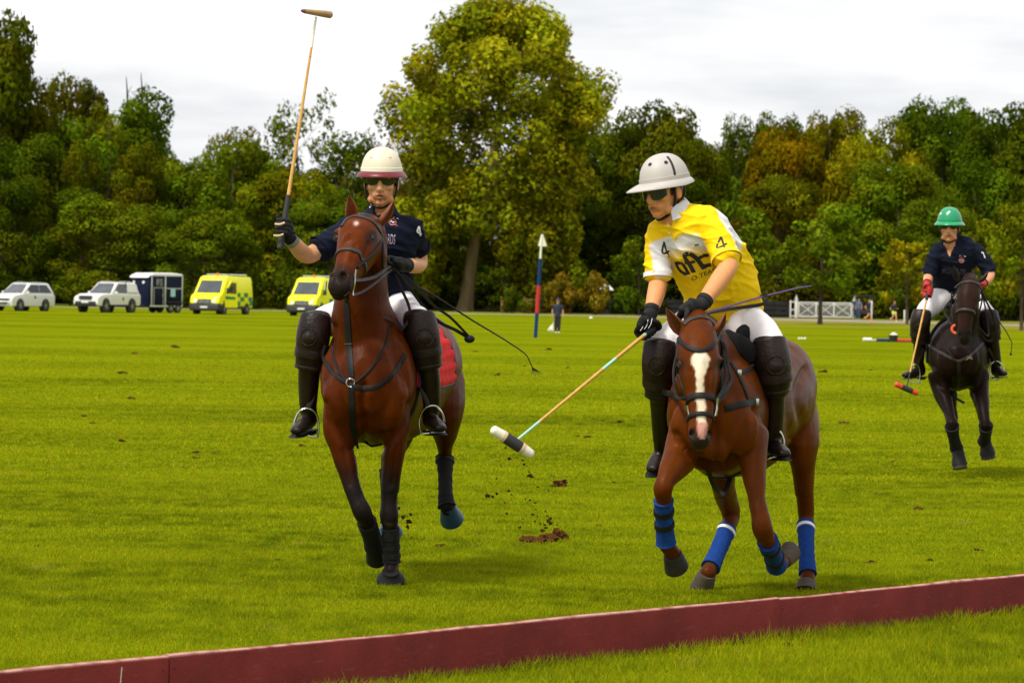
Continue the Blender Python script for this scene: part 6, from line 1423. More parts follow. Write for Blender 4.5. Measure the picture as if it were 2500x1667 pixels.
# ================================================================== VEHICLES
M_cwhite = mat('white_car_paint', (.74, .73, .70), rough=.3, var=.03, scale=2, spec=.4, coat=.3)
M_glass = mat('car_glass', (.055, .065, .07), rough=.08, var=.35, scale=.9, spec=.8)
M_glassd = mat('dark_car_glass', (.012, .014, .016), rough=.08, var=.2, spec=.6)
M_plast = mat('black_plastic', (.018, .018, .019), rough=.6, var=.2)
M_tyre = mat('tyre_rubber', (.014, .013, .013), rough=.85, var=.2)
M_rim = mat('alloy_rim', (.36, .36, .36), rough=.35, metal=.7, var=.1)
M_lamp = mat('clear_headlamp', (.70, .72, .70), rough=.12, var=.1, spec=.7)
M_plate = mat('number_plate', (.72, .72, .68), rough=.5)
M_yel = mat('ambulance_yellow', (.88, .85, .004), rough=.4, var=.04, scale=1.5, spec=.35)
M_grn = mat('ambulance_green', (.004, .20, .075), rough=.45, var=.06)
M_amb = mat('amber_beacon', (.80, .16, .01), rough=.3)
M_tnavy = mat('navy_trailer_panel', (.007, .011, .034), rough=.6, var=.2, scale=2, spec=.1)
M_alu = mat('aluminium_trim', (.62, .62, .62), rough=.45, metal=.3, var=.1)
M_taillt = mat('tail_light_red', (.5, .02, .02), rough=.3)

def shell(mb, prof, w, tum=None, edge=.07, mi=0):
    """side outline (x,z) swept across the width with rounded shoulders"""
    cx = sum(p[0] for p in prof) / len(prof); cz = sum(p[1] for p in prof) / len(prof); L = max(p[0] for p in prof) - min(p[0] for p in prof); Hh = max(p[1] for p in prof) - min(p[1] for p in prof)
    rs = []
    for y, e in ((-w, edge), (-w + edge * .35, edge * .35), (-w + edge, 0), (w - edge, 0), (w - edge * .35, edge * .35), (w, edge)):
        r = []
        for (x, z) in prof:
            xx = cx + (x - cx) * (1 - 2 * e / L); zz_ = cz + (z - cz) * (1 - 2 * e / Hh); k = 1 - (tum(zz_) if tum else 0); r.append(V(xx, y * k, zz_))
        rs.append(r)
    mb.rings(rs); return mb

def slab(mb, pts, nrm, t=.012):
    n = Vector(nrm).normalized(); mb.prism([Vector(p) for p in pts], n * -t, n * t); return mb

def wheel(root, x, y, r, w, rimm=M_rim):
    s = 1 if y > 0 else -1; m = MB()
    m.rings([[V(x + rr * math.cos(a * math.pi / 14), y + s * yy, r + rr * math.sin(a * math.pi / 14)) for a in range(28)] for rr, yy in ((r * .62, -w), (r * .95, -w), (r, -w * .8), (r, w * -.1), (r * .95, .02), (r * .66, .025))]); t = put('wheel', m.mesh('wheel', [M_tyre], True, 40), root)
    m = MB(); m.rings([[V(x + rr * math.cos(a * math.pi / 14), y + s * yy, r + rr * math.sin(a * math.pi / 14)) for a in range(28)] for rr, yy in ((r * .67, .0), (r * .67, .028), (r * .58, .018), (r * .15, .03), (r * .05, .032))])
    for k in range(5):
        a = k * 2 * math.pi / 5; m.box(V(x + r * .38 * math.cos(a), y + s * .028, r + r * .38 * math.sin(a)), (r * .5, .012, r * .13), Matrix.Rotation(-a, 3, 'Y'))
    put('rim', m.mesh('rim', [rimm], True, 40), t)

def lp(root, name, mb, m, sharp=35): return put(name, mb.mesh(name, [m], True, sharp), root)

def vehicle(name, label, px, Y, ang, L):
    g = GX(px, Y); f = V(-math.sin(R(ang)), -math.cos(R(ang)), 0); o = thing(name, label, 'car' if name in ('estate_car', 'pickup_truck') else ('trailer' if 'trailer' in name else 'ambulance'), g, math.atan2(f.y, f.x)); return o

def arch(root, x, y, r):
    s = 1 if y > 0 else -1; m = MB(); n = 20
    m.rings([[V(x + rr * math.cos(a * 2 * math.pi / n), y + s * yy, r * 1.0 + rr * math.sin(a * 2 * math.pi / n)) for a in range(n)] for rr, yy in ((r * 1.22, -.22), (r * 1.22, .004), (r * 1.03, .006), (r * 1.0, -.2))]); lp(root, 'wheel_arch', m, M_plast)

def plate(root, x, z, w=.26, h=.056, tilt=0):
    m = MB(); m.box(V(x, 0, z), (.02, w * 2, h * 2), None, .006); lp(root, 'number_plate', m, M_plate)

def ambulance(label, px, Y, ang, door_open):
    o = vehicle('ambulance', label, px, Y, ang, 5.5); tum = lambda z: .085 * max(0, (z - 1.15) / 1.35)
    m = MB(); shell(m, [(-2.75, .42), (-2.8, 1.2), (-2.72, 2.3), (-2.55, 2.46), (1.05, 2.50), (1.35, 2.42), (1.72, 1.95), (2.13, 1.37), (2.62, 1.12), (2.74, .82), (2.72, .40)], 1.03, tum, .09); lp(o, 'body', m, M_yel, 30)
    m = MB(); slab(m, [V(2.125, .84, 1.40), V(2.125, -.84, 1.40), V(1.50, -.77, 2.20), V(1.50, .77, 2.20)], (.80, 0, .62), .02); lp(o, 'windscreen', m, M_glass)
    m = MB(); shell(m, [(2.2, .22), (2.2, .70), (2.72, .74), (2.80, .62), (2.80, .30), (2.70, .22)], 1.05, None, .06); lp(o, 'bumper', m, M_plast)
    gr = MB(); slab(gr, [V(2.765, .52, .72), V(2.765, -.52, .72), V(2.70, -.46, .98), V(2.70, .46, .98)], (1, 0, .15), .012); g_ = lp(o, 'grille', gr, M_plast)
    for k in range(3):
        b = MB(); b.box(V(2.775 - k * .02, 0, .755 + k * .075), (.02, .88 - k * .04, .016), None); lp(g_, 'grille_bar', b, M_alu)
    b = MB(); b.prism([V(2.77, 0, 1.05), V(2.77, .07, .97), V(2.77, 0, .89), V(2.77, -.07, .97)], V(-.01, 0, 0), V(.012, 0, 0)); lp(g_, 'badge', b, M_chrome)
    for s in (-1, 1):
        h = MB(); slab(h, [V(2.755, s * .55, .74), V(2.70, s * .93, .80), V(2.44, s * .985, 1.20), V(2.60, s * .80, 1.13), V(2.72, s * .56, .92)], (1, s * .35, .35), .02); lp(o, 'headlight', h, M_lamp)
        m = MB(); m.box(V(1.62, s * 1.17, 1.55), (.12, .20, .36), None, .03); m.box(V(1.60, s * 1.04, 1.42), (.06, .2, .05)); lp(o, 'mirror', m, M_plast)
        for x in (1.85, -1.75): wheel(o, x, s * 1.035, .345, .22); arch(o, x, s * 1.038, .345)
        w = MB(); slab(w, [V(-.6, s * .978, 1.52), V(-1.9, s * .978, 1.52), V(-1.9, s * .935, 2.12), V(-.6, s * .935, 2.12)], (0, s, .08), .012); lp(o, 'side_window', w, M_glassd)
        if not (s == 1 and door_open):
            w = MB(); slab(w, [V(1.75, s * .985, 1.45), V(.62, s * .985, 1.45), V(.62, s * .94, 2.10), V(1.18, s * .94, 2.10)], (0, s, .08), .012); lp(o, 'door_window', w, M_glassd)
        for (x0, x1, z0, z1_) in ((.5, -.1, .86, 1.14), (-.1, -.7, .58, .86), (-.7, -1.3, .86, 1.14), (-2.0, -2.6, .86, 1.14), (-1.3, -1.9, 1.14, 1.42), (1.55, 2.0, .62, .90), (-.1, -.7, 1.14, 1.42), (-2.2, -2.7, .58, .86)):
            q = MB(); slab(q, [V(x0, s * 1.032, z0), V(x1, s * 1.032, z0), V(x1, s * 1.03, z1_), V(x0, s * 1.03, z1_)], (0, s, 0), .005); lp(o, 'reflective_panel', q, M_grn)
        q = MB(); q.box(V(-.3, s * 1.035, .50), (1.9, .02, .10)); lp(o, 'side_trim', q, M_plast)
        q = MB(); slab(q, [V(-2.80, s * .99, .9), V(-2.80, s * .85, .9), V(-2.76, s * .82, 1.5), V(-2.76, s * .95, 1.5)], (-1, 0, 0), .02); lp(o, 'tail_light', q, M_taillt)
    if door_open:   # front door standing open
        d = bpy.data.objects.new('door', None); COL.objects.link(d); d.parent = o; d.location = (1.78, 1.0, 0); d.rotation_euler = (0, 0, R(-22))
        q = MB(); q.prism([V(0, 0, .45), V(-1.15, 0, .45), V(-1.15, -.06, 2.15), V(-.62, -.06, 2.18), V(0, 0, 1.45)], V(0, -.03, 0), V(0, .05, 0)); lp(d, 'door_panel', q, M_yel, 30)
        q = MB(); slab(q, [V(-.12, .03, 1.40), V(-1.02, .03, 1.36), V(-1.02, -.01, 2.05), V(-.62, -.01, 2.08)], (0, 1, .05), .035); lp(d, 'door_window', q, M_glassd)
        q = MB(); slab(q, [V(-.05, .055, .98), V(-.95, .055, .98), V(-.95, .055, 1.14), V(-.05, .055, 1.20)], (0, 1, 0), .006); lp(d, 'reflective_panel', q, M_grn)
        q = MB(); slab(q, [V(1.72, .975, .9), V(.66, .975, .9), V(.66, .93, 2.08), V(1.2, .93, 2.08), V(1.72, .97, 1.45)], (0, 1, .05), .012); lp(o, 'door_opening', q, M_plast)
    plate(o, 2.81, .46)
    r = MB()
    for y in (-.72, .72): r.tube([V(.9, y, 2.58), V(-2.4, y, 2.58)], .025, n=6, sub=1)
    for x in (.7, -.2, -1.2, -2.2): r.tube([V(x, -.72, 2.60), V(x, .72, 2.60)], .025, n=6, sub=1)
    for x in (.7, -2.2):
        for y in (-.72, .72): r.tube([V(x, y, 2.44), V(x, y, 2.6)], .02, n=6, sub=1)
    lp(o, 'roof_rack', r, M_alu)
    b = MB(); b.cyl(V(.95, .1, 2.47), V(.95, .1, 2.66), .085, .075, 14); b.ell(V(.95, .1, 2.66), (.075, .075, .05)); lp(o, 'beacon', b, M_amb)
    return o

ambulance('yellow green ambulance with its front door standing open', 541, 252, 20, True)
ambulance('yellow green ambulance half hidden behind the bay pony', 776, 252, 20, False)

def car(name, label, px, Y, ang, prof, green, W, wr, wb, kind):
    o = vehicle(name, label, px, Y, ang, 4.7)
    m = MB(); shell(m, prof, W, lambda z: .03 * max(0, (z - .8) / .4), .08); lp(o, 'body', m, M_cwhite, 30)
    x0, x1, x2, x3, zb, zt = green       # rear bottom, rear top, front top, front bottom
    tum = lambda z: .05 + .16 * max(0, (z - zb) / (zt - zb))
    m = MB(); shell(m, [(x0, zb - .12), (x0 + .02, zb), (x1, zt - .04), (x1 + .12, zt), (x2 - .1, zt), (x2, zt - .03), (x3, zb), (x3 + .05, zb - .12)], W, tum, .06); lp(o, 'cabin', m, M_cwhite, 30)
    k = lambda z: W * (1 - tum(z)) + .004
    d = V(zt - zb, 0, (x3 - x2)).normalized()
    q = MB(); slab(q, [V(x3 + .0, k(zb) - .10, zb + .03), V(x3 + .0, -k(zb) + .10, zb + .03), V(x2 + .03, -k(zt) + .13, zt - .07), V(x2 + .03, k(zt) - .13, zt - .07)], d, .018); lp(o, 'windscreen', q, M_glass)
    for s in (-1, 1):
        zl, zh = zb + .04, zt - .09; xs = [x3 - .32, x0 + .18]
        fr_, bk_ = (x2 - .1, x1 + .28)
        xm = (fr_ + bk_) / 2
        for (a0, a1, b0, b1) in ((xs[0] + .0, xm + .03, fr_, xm + .03), (xm - .03, xs[1] + .1, xm - .03, bk_)):
            q = MB(); slab(q, [V(a0, s * k(zl), zl), V(a1, s * k(zl), zl), V(b1, s * k(zh), zh), V(b0, s * k(zh), zh)], (0, s, .25), .010); lp(o, 'side_window', q, M_glassd)
        q = MB(); q.box(V(x3 - .38, s * (W + .09), zb + .06), (.14, .20, .15), None, .03); lp(o, 'mirror', q, M_cwhite)
        for x in (wb[0], wb[1]): wheel(o, x, s * (W + .0), wr, .2); arch(o, x, s * (W + .006), wr)
        q = MB(); q.box(V(xm + .35, s * (W + .004), .92), (.16, .012, .03)); lp(o, 'door_handle', q, M_cwhite)
        q = MB(); q.cyl(V(xm + .55, s * (W - .01), .83), V(xm + .55, s * (W + .006), .83), .10, None, 14); lp(o, 'door_badge', q, mat('maroon_badge', (.12, .03, .03), .5))
    o.scale = (1, 1, 1.08)
    return o, W

o, W = car('estate_car', 'white estate car with black and chrome nose parked by the wood', 55, 250, 30, [(-2.33, .38), (-2.36, .9), (-2.28, 1.06), (1.1, 1.08), (1.95, .96), (2.25, .80), (2.34, .55), (2.28, .28), (-2.2, .28)], (-2.28, -1.85, .25, 1.12, 1.06, 1.68), .90, .345, (1.42, -1.28), 'suv')
m = MB(); slab(m, [V(2.33, .52, .40), V(2.33, -.52, .40), V(2.28, -.72, .74), V(2.28, .72, .74)], (1, 0, .1), .02); lp(o, 'grille', m, M_plast)
for s in (-1, 1):
    h = MB(); slab(h, [V(2.30, s * .55, .70), V(2.12, s * .86, .76), V(2.05, s * .86, .86), V(2.26, s * .55, .80)], (1, s * .4, .3), .02); lp(o, 'headlight', h, M_lamp)
    h = MB(); slab(h, [V(2.33, s * .60, .36), V(2.30, s * .78, .40), V(2.24, s * .82, .72), V(2.30, s * .70, .66)], (1, s * .3, 0), .025); lp(o, 'chrome_blade', h, M_chrome)
    h = MB(); slab(h, [V(-2.30, s * .80, .95), V(-2.2, s * .89, .95), V(-2.15, s * .86, 1.12), V(-2.28, s * .7, 1.1)], (-1, s, 0), .02); lp(o, 'tail_light', h, M_taillt)
h = MB(); h.box(V(2.335, 0, .33), (.03, 1.3, .05)); h.box(V(2.33, 0, .74), (.03, 1.2, .03)); lp(o, 'chrome_trim', h, M_chrome)
plate(o, 2.36, .56)
for s in (-1, 1):
    r = MB(); r.tube([V(-1.6, s * .62, 1.69), V(-.6, s * .64, 1.74), V(.1, s * .62, 1.69)], .018, n=6); lp(o, 'roof_rail', r, M_alu)

o, W = car('pickup_truck', 'white pickup truck with rear canopy towing the navy horse trailer', 262, 250, 26, [(-2.66, .52), (-2.68, 1.0), (-2.62, 1.14), (.75, 1.16), (1.95, 1.12), (2.42, 1.0), (2.62, .86), (2.66, .5), (2.5, .38), (-2.5, .42)], (-2.55, -2.25, .05, .92, 1.14, 1.82), .93, .40, (1.62, -1.55), 'pickup')
m = MB(); slab(m, [V(2.655, .46, .76), V(2.655, -.46, .76), V(2.62, -.5, 1.0), V(2.62, .5, 1.0)], (1, 0, .1), .02); lp(o, 'grille', m, M_plast)
m = MB(); shell(m, [(2.2, .40), (2.2, .64), (2.68, .66), (2.72, .5), (2.66, .36)], .80, None, .05); lp(o, 'bumper', m, M_plast)
for s in (-1, 1):
    h = MB(); slab(h, [V(2.64, s * .54, .80), V(2.50, s * .88, .84), V(2.40, s * .89, .99), V(2.60, s * .55, .98)], (1, s * .4, .2), .02); lp(o, 'headlight', h, M_lamp)
    h = MB(); h.box(V(0, s * .95, .44), (2.2, .06, .08)); lp(o, 'side_step', h, M_plast)
    h = MB(); slab(h, [V(-.95, s * .80, 1.18), V(-.99, s * .80, 1.18), V(-.99, s * .76, 1.80), V(-.95, s * .76, 1.80)], (0, s, .2), .04); lp(o, 'canopy_seam', h, M_plast)
    h = MB(); slab(h, [V(-1.05, s * .895, 1.22), V(-2.35, s * .895, 1.22), V(-2.2, s * .80, 1.72), V(-1.05, s * .80, 1.72)], (0, s, .25), .02); lp(o, 'canopy_side', h, M_cwhite)
plate(o, 2.73, .62)
for s in (-1, 1):
    r = MB(); r.tube([V(-1.9, s * .6, 1.84), V(-.9, s * .62, 1.88), V(-.1, s * .6, 1.83)], .018, n=6); lp(o, 'roof_rail', r, M_alu)

# horse trailer
o = vehicle('horse_trailer', 'navy twin-axle horse trailer with white roof and side door', 383, 255, 40, 3.2); HT = 2.45
m = MB(); shell(m, [(-1.5, .42), (-1.52, 1.4), (-1.5, 2.42), (1.35, 2.42), (1.62, 2.2), (1.72, 1.3), (1.6, .42)], .86, None, .04); lp(o, 'body', m, M_tnavy, 30)
m = MB(); shell(m, [(-1.56, 2.42), (-1.5, 2.58), (-.5, 2.66), (1.2, 2.63), (1.6, 2.46), (1.72, 2.30), (1.5, 2.40)], .90, None, .08); lp(o, 'roof', m, M_cwhite, 30)
for s in (-1, 1):
    for x in (1.36, .10, -1.48):
        q = MB(); q.box(V(x, s * .875, 1.42), (.09, .03, 2.0), None, .006); lp(o, 'corner_post', q, M_alu)
    q = MB(); q.box(V(-.70, s * .872, 1.62), (1.5, .02, .05)); lp(o, 'side_rail', q, M_alu)
    q = MB(); q.box(V(0, s * .88, .44), (3.0, .06, .10)); lp(o, 'sill', q, M_alu)
    q = MB(); q.box(V(.72, s * .872, 1.05), (.84, .022, 1.2), None, .01); d = lp(o, 'door', q, M_tnavy)
    for a, b, w_, h_ in ((.72, 1.66, .9, .03), (1.15, 1.05, .03, 1.24), (.29, 1.05, .03, 1.24)):
        q = MB(); q.box(V(a, s * .880, b), (w_, .02, h_)); lp(d, 'door_frame', q, M_alu)
    q = MB(); q.box(V(.36, s * .89, 1.12), (.05, .04, .16), None, .01); lp(d, 'handle', q, M_chrome)
    q = MB(); q.box(V(.66, s * .873, 2.02), (.42, .03, .38), None, .05); wn_ = lp(o, 'side_window', q, M_glass); q = MB(); q.tube([V(.66 + .22 * a, s * .885, 2.02 + .20 * b) for a, b in ((-1, -1), (1, -1), (1, 1), (-1, 1), (-1, -1))], .022, n=6, sub=1); lp(wn_, 'frame', q, M_alu)
    q = MB(); q.box(V(-.62, s * .872, 1.35), (.42, .02, .55)); lp(o, 'notice', q, mat('pale_blue_notice', (.35, .62, .72), .5))
    for x in (-.42, -1.08): wheel(o, x, s * .90, .31, .18)
    q = MB(); q.box(V(-.75, s * .92, .70), (1.5, .22, .07), None, .03); lp(o, 'mudguard', q, M_plast)
    q = MB(); q.cyl(V(1.68, s * .45, 2.0), V(1.74, s * .45, 2.0), .10, None, 14); lp(o, 'front_disc', q, M_cwhite)
q = MB(); q.tube([V(1.6, .5, .45), V(2.9, 0, .45)], .05, n=6, sub=1); q.tube([V(1.6, -.5, .45), V(2.9, 0, .45)], .05, n=6, sub=1); q.cyl(V(2.6, 0, .05), V(2.6, 0, .75), .035, None, 8); lp(o, 'drawbar', q, M_plast)

# ================================================================== SMALL FAR THINGS
M_blue = mat('goal_blue', (.012, .040, .125), rough=.8, var=.1, spec=.1); M_gred2 = mat('goal_red', (.52, .012, .014), rough=.6, var=.06); M_gwht = mat('goal_white', (.78, .76, .62), rough=.6, var=.05)
gp = wthing('goal_post', 'tall blue and red goal post with white arrow pennant', 'goal post', tuple(G(1307, 825)))
gY = G(1307, 825).y
a, b = G(1307, 825), P(1323, 572, gY); L_ = b - a
for u0, u1, m_, r_ in ((0, .24, M_blue, .078), (.24, .505, M_gred2, .080), (.505, .765, M_blue, .076)):
    m = MB(); m.cyl(a + L_ * u0, a + L_ * u1, r_, r_ * .97, 18); m.build('padding', m_, gp)
m = MB(); m.cyl(a + L_ * .76, a + L_ * .99, .05, .04, 12); m.build('pole', M_gwht, gp)
m = MB(); t_ = a + L_ * .89; tp = b; m.add([t_ + V(-.14, 0, -.02), t_ + V(.24, 0, -.03), tp + V(.05, 0, .0), tp + V(-.03, 0, 0), t_ + V(-.14, .05, -.02), t_ + V(.24, .09, -.03), tp + V(.05, .04, 0), tp + V(-.03, .04, 0)], [(0, 1, 2, 3), (7, 6, 5, 4), (0, 4, 5, 1), (1, 5, 6, 2), (2, 6, 7, 3), (3, 7, 4, 0)]); m.build('pennant', M_gwht, gp)
# spare post lying on the grass, bucket of balls
q0 = G(2110, 834); sY = q0.y; k = sY / FP
lpst = wthing('spare_goal_post', 'spare white, blue and red goal post lying on the grass', 'goal post', tuple(q0))
for x0, x1, m_, r_ in ((2107, 2128, M_gwht, .09), (2128, 2142, M_gwht, .025), (2140, 2178, M_blue, .075), (2178, 2238, M_gred2, .075)):
    m = MB(); m.cyl(V(P(x0, 830, sY).x, sY, r_ if r_ > .05 else .08), V(P(x1, 830, sY).x, sY + .05, r_ if r_ > .05 else .08), r_, None, 14); m.build('pole' if r_ < .05 else 'padding', m_, lpst)
bx = P(2181, 832, sY - .4); bk = wthing('bucket', 'black bucket heaped with white balls beside the spare post', 'bucket', (bx.x, sY - .4, 0))
m = MB(); c = V(bx.x, sY - .4, 0); m.rings([[c + V(r_ * math.cos(a * .3142), r_ * math.sin(a * .3142), z) for a in range(20)] for r_, z in ((.16, .0), (.21, .30), (.22, .32), (.20, .32), (.19, .26))]); m.build('pail', M_plast, bk)
rnd = random.Random(4)
for i in range(9):
    m = MB(); a = i * 2.4; r_ = .05 + .10 * (i % 3) / 2; p = c + V(math.cos(a) * r_, math.sin(a) * r_, .335 + (.05 if i % 3 == 0 else 0)); m.ell(p, .055, nu=10, nv=7); o = m.build('polo_ball', M_gwht); tag(o, 'white ball heaped in the black bucket', 'ball', 'balls in the bucket')
for i, x in enumerate((1951, 1958, 1965)):
    g = G(x, 830); m = MB(); m.ell(g + V(0, 0, .06), .06, nu=12, nv=8); o = m.build('polo_ball', M_gwht); tag(o, 'white ball in the row of three on the grass', 'ball', 'three balls in a row on the grass')
g = V(P(1443, 780, 262).x, 262, terr(262)); m = MB(); m.ell(g + V(0, 0, .10), (.12, .12, .10), nu=12, nv=8); o = m.build('polo_ball', M_gwht); tag(o, 'single white ball far out beyond the flag person', 'ball')

def small_person(label, px, Y, h, cols, pose, yaw=0):
    """cols: skin, top, legs, shoes, cap; pose: dict of joint offsets as fractions of height"""
    g = GX(px, Y); o = wthing('person', label, 'person', tuple(g)); z = lambda f: f * h; q = Matrix.Rotation(R(yaw), 3, 'Z')
    W = lambda x, y, zf: g + q @ V(x * h, y * h, zf * h)
    lf, rf = pose['feet']; lk, rk = pose['knees']; lh, rh = pose['hands']; le, re = pose['elbows']; ln = pose.get('lean', 0)
    sh = lambda s: W(s * .105, -ln, .80); b = MB()
    b.loft([(W(0, 0, .50), .085 * h, .06 * h), (W(0, -ln * .4, .62), .078 * h, .055 * h), (W(0, -ln * .9, .76), .10 * h, .06 * h), (W(0, -ln, .82), .05 * h, .045 * h), (W(0, -ln * 1.1, .86), .033 * h, .033 * h), (W(0, -ln * 1.2, .90), .042 * h, .048 * h), (W(0, -ln * 1.2, .95), .045 * h, .055 * h), (W(0, -ln * 1.2, .985), .028 * h, .035 * h)], side=q @ V(1, 0, 0), n=14, sub=3)
    b.ell(W(0, -ln * 1.2 - .056, .915), (.008 * h, .012 * h, .012 * h))
    for s, f_, k_, hd, el in ((1, lf, lk, lh, le), (-1, rf, rk, rh, re)):
        b.tube([W(s * .05, 0, .5), W(*k_), W(*f_)], [.055 * h, .036 * h, .022 * h], n=10); b.tube([sh(s), W(*el), W(*hd)], [.034 * h, .025 * h, .018 * h], n=8)
        for fi in range(5): b.tube([W(*hd), W(hd[0] + (fi - 2) * .006, hd[1] - .012, hd[2] - .035)], .006 * h, n=5, sub=1)
        b.tube([W(*f_) , W(f_[0], f_[1] - .07, f_[2] - .015)], .02 * h, n=8, sub=1)
    me = remesh(b, .016, 2); me.materials.append(mat('far_skin', cols[0], .6)); me.name = 'body'; put('body', shift(me, g), o)
    t = MB(); t.loft([(W(0, 0, .50), .092 * h, .07 * h), (W(0, -ln * .4, .62), .088 * h, .066 * h), (W(0, -ln * .9, .76), .108 * h, .07 * h), (W(0, -ln, .815), .07 * h, .055 * h)], side=q @ V(1, 0, 0), n=14, sub=3)
    for s, el in ((1, le), (-1, re)): t.tube([sh(s), sh(s).lerp(W(*el), .7)], [.042 * h, .037 * h], n=10, sub=1)
    me = remesh(t, .02, 2); me.materials.append(mat('far_top', cols[1], .8)); me.name = 'shirt'; put('shirt', shift(me, g), o)
    l = MB(); l.loft([(W(0, 0, .54), .09 * h, .068 * h), (W(0, 0, .47), .088 * h, .068 * h)], side=q @ V(1, 0, 0), n=14, sub=1); e_ = pose.get('short', 1.0)
    for s, f_, k_ in ((1, lf, lk), (-1, rf, rk)):
        if e_ >= 1: l.tube([W(s * .05, 0, .5), W(*k_), W(*f_)], [.062 * h, .045 * h, .033 * h], n=10)
        else: l.tube([W(s * .05, 0, .5), W(s * .05, 0, .5).lerp(W(*k_), e_)], [.062 * h, .052 * h], n=10, sub=1)
    me = remesh(l, .02, 2); me.materials.append(mat('far_trousers', cols[2], .8)); me.name = 'trousers'; put('trousers', shift(me, g), o)
    for f_ in (lf, rf):
        s_ = MB(); s_.loft([(W(f_[0], f_[1] + .02, f_[2] + .0), .026 * h, .022 * h), (W(f_[0], f_[1] - .04, f_[2] - .008), .028 * h, .022 * h), (W(f_[0], f_[1] - .09, f_[2] - .012), .022 * h, .015 * h)], side=q @ V(1, 0, 0), n=10, sub=2); s_.build('shoe', mat('far_shoe', cols[3], .6), o)
    c_ = MB(); c_.ell(W(0, -ln * 1.2 + .004, .962), (.05 * h, .06 * h, .045 * h), nu=14, nv=9)
    if pose.get('cap'): c_.loft([(W(0, -ln * 1.2 - .05, .955), .04 * h, .006 * h), (W(0, -ln * 1.2 - .10, .945), .03 * h, .005 * h)], side=q @ V(1, 0, 0), n=10, sub=1)
    c_.build('cap' if pose.get('cap') else 'hair', mat('far_hair', cols[4], .7), o); return o
ST = dict(feet=((.045, 0, .03), (-.045, 0, .03)), knees=((.05, -.01, .27), (-.05, -.01, .27)), hands=((.155, -.03, .46), (-.155, -.03, .46)), elbows=((.15, .01, .63), (-.15, .01, .63)), cap=True)
fp = small_person('person in navy vest and cap standing by the goal post', 1362, 184, 1.66, ((.5, .26, .15), (.018, .022, .05), (.014, .014, .018), (.75, .72, .68), (.02, .03, .09)), ST)
fl = wthing('signal_flag', 'white flag held down beside the person by the goal post', 'flag', tuple(GX(1355, 184)))
m = MB(); g = GX(1354, 184); m.tube([g + V(.0, -.12, .80), g + V(-.02, -.12, .05)], .012, n=6, sub=1); m.build('stick', M_mhead, fl)
m = MB(); rows = [[g + V(-.02 - u * .30 * (1 - v_) - .02, -.13 + .05 * math.sin(u * 5 + v_ * 4), .52 - .48 * v_ - .05 * u + u * -.35 * (1 - v_)) for u in (0, .25, .5, .75, 1)] for v_ in (0, .2, .4, .6, .8, 1)]
m.grid(rows); m.grid([[p + V(0, .012, 0) for p in r] for r in rows]); m.build('cloth', M_gwht, fl)
RUN = dict(feet=((.05, -.10, .06), (-.05, .16, .18)), knees=((.05, -.09, .28), (-.05, .0, .26)), hands=((.12, -.14, .64), (-.12, .04, .55)), elbows=((.16, .04, .63), (-.16, .08, .63)), lean=.03, short=.55)
small_person('person running in dark clothes with orange shoes past the gate', 2121, 282, 1.72, ((.62, .28, .15), (.022, .02, .03), (.02, .02, .025), (.80, .22, .05), (.03, .02, .015)), RUN, 60)
small_person('person running in bright yellow shorts on the far track', 2183, 282, 1.62, ((.62, .28, .15), (.03, .02, .022), (.62, .85, .10), (.55, .5, .45), (.03, .02, .015)), RUN, 40)
SB = dict(ST); SB['cap'] = False
small_person('person in dark blue standing at the right gate post', 2088, 309, 1.75, ((.45, .25, .16), (.03, .05, .10), (.02, .04, .08), (.05, .05, .05), (.02, .015, .01)), SB, 20)
small_person('person in grey top standing beside the parked buggy', 2097, 308, 1.7, ((.45, .25, .16), (.10, .13, .20), (.03, .05, .09), (.3, .3, .3), (.02, .015, .01)), SB, -30)

# buggy with a dark canopy beyond the gate
g = GX(2116, 314); bg = wthing('golf_buggy', 'dark golf buggy with a black canopy parked beyond the gate post', 'buggy', tuple(g))
m = MB(); m.box(g + V(0, 0, .5), (1.1, 2.2, .35), None, .08); m.build('body', M_plast, bg); m = MB(); m.box(g + V(0, .1, 1.85), (1.25, 1.8, .10), None, .05); m.build('canopy', M_plast, bg)
m = MB(); m.box(g + V(0, .2, .85), (1.0, .5, .35), None, .08); m.box(g + V(0, .42, 1.1), (1.0, .12, .5), None, .05); m.build('seat', M_leatherg, bg)
for x in (-.55, .55):
    for y in (-.75, .85):
        m = MB(); m.tube([g + V(x, y, .6), g + V(x * .95, y * .9, 1.85)], .025, n=6, sub=1); m.build('canopy_post', M_plast, bg)
        m = MB(); m.cyl(g + V(x * 1.0, y, .23), g + V(x * 1.25, y, .23), .23, None, 16); m.build('wheel', M_tyre, bg)

# ---------------------------------------------------------------- white gate, fences, kiosk
M_gate = mat('white_gate_paint', (.72, .71, .68), rough=.6, var=.06, scale=3)
gy = 311.0; gz = terr(gy); X = lambda px: P(px, 740, gy).x
gt = wthing('park_gate', 'white double gate with crossed braces and tall finial posts', 'gate', (X(1990), gy, gz))
def rail(x0, z0, x1, z1_, w=.05, t=.05, name='rail', y=0): m = MB(); a, b = V(x0, gy + y, gz + z0), V(x1, gy + y, gz + z1_); d = (b - a); M = Matrix((d.normalized(), V(0, 1, 0), d.normalized().cross(V(0, 1, 0)))).transposed(); m.box((a + b) / 2, (d.length, t, w), M, .004); m.build(name, M_gate, gt, sharp=35)
for px in (1944, 2086):
    x = X(px); m = MB(); m.box(V(x, gy, gz + .72), (.24, .24, 1.44), None, .01); m.box(V(x, gy, gz + 1.47), (.30, .30, .07), None, .01); m.ell(V(x, gy, gz + 1.60), .10, nu=12, nv=8); m.loft([(V(x, gy, gz + 1.66), .05, .05), (V(x, gy, gz + 1.9), .012, .012)], n=8, sub=1); m.build('gate_post', M_gate, gt, sharp=40)
xa, xb = X(1950), X(2079)
for z in (.12, 1.25): rail(xa, z, xb, z, .09, .07)
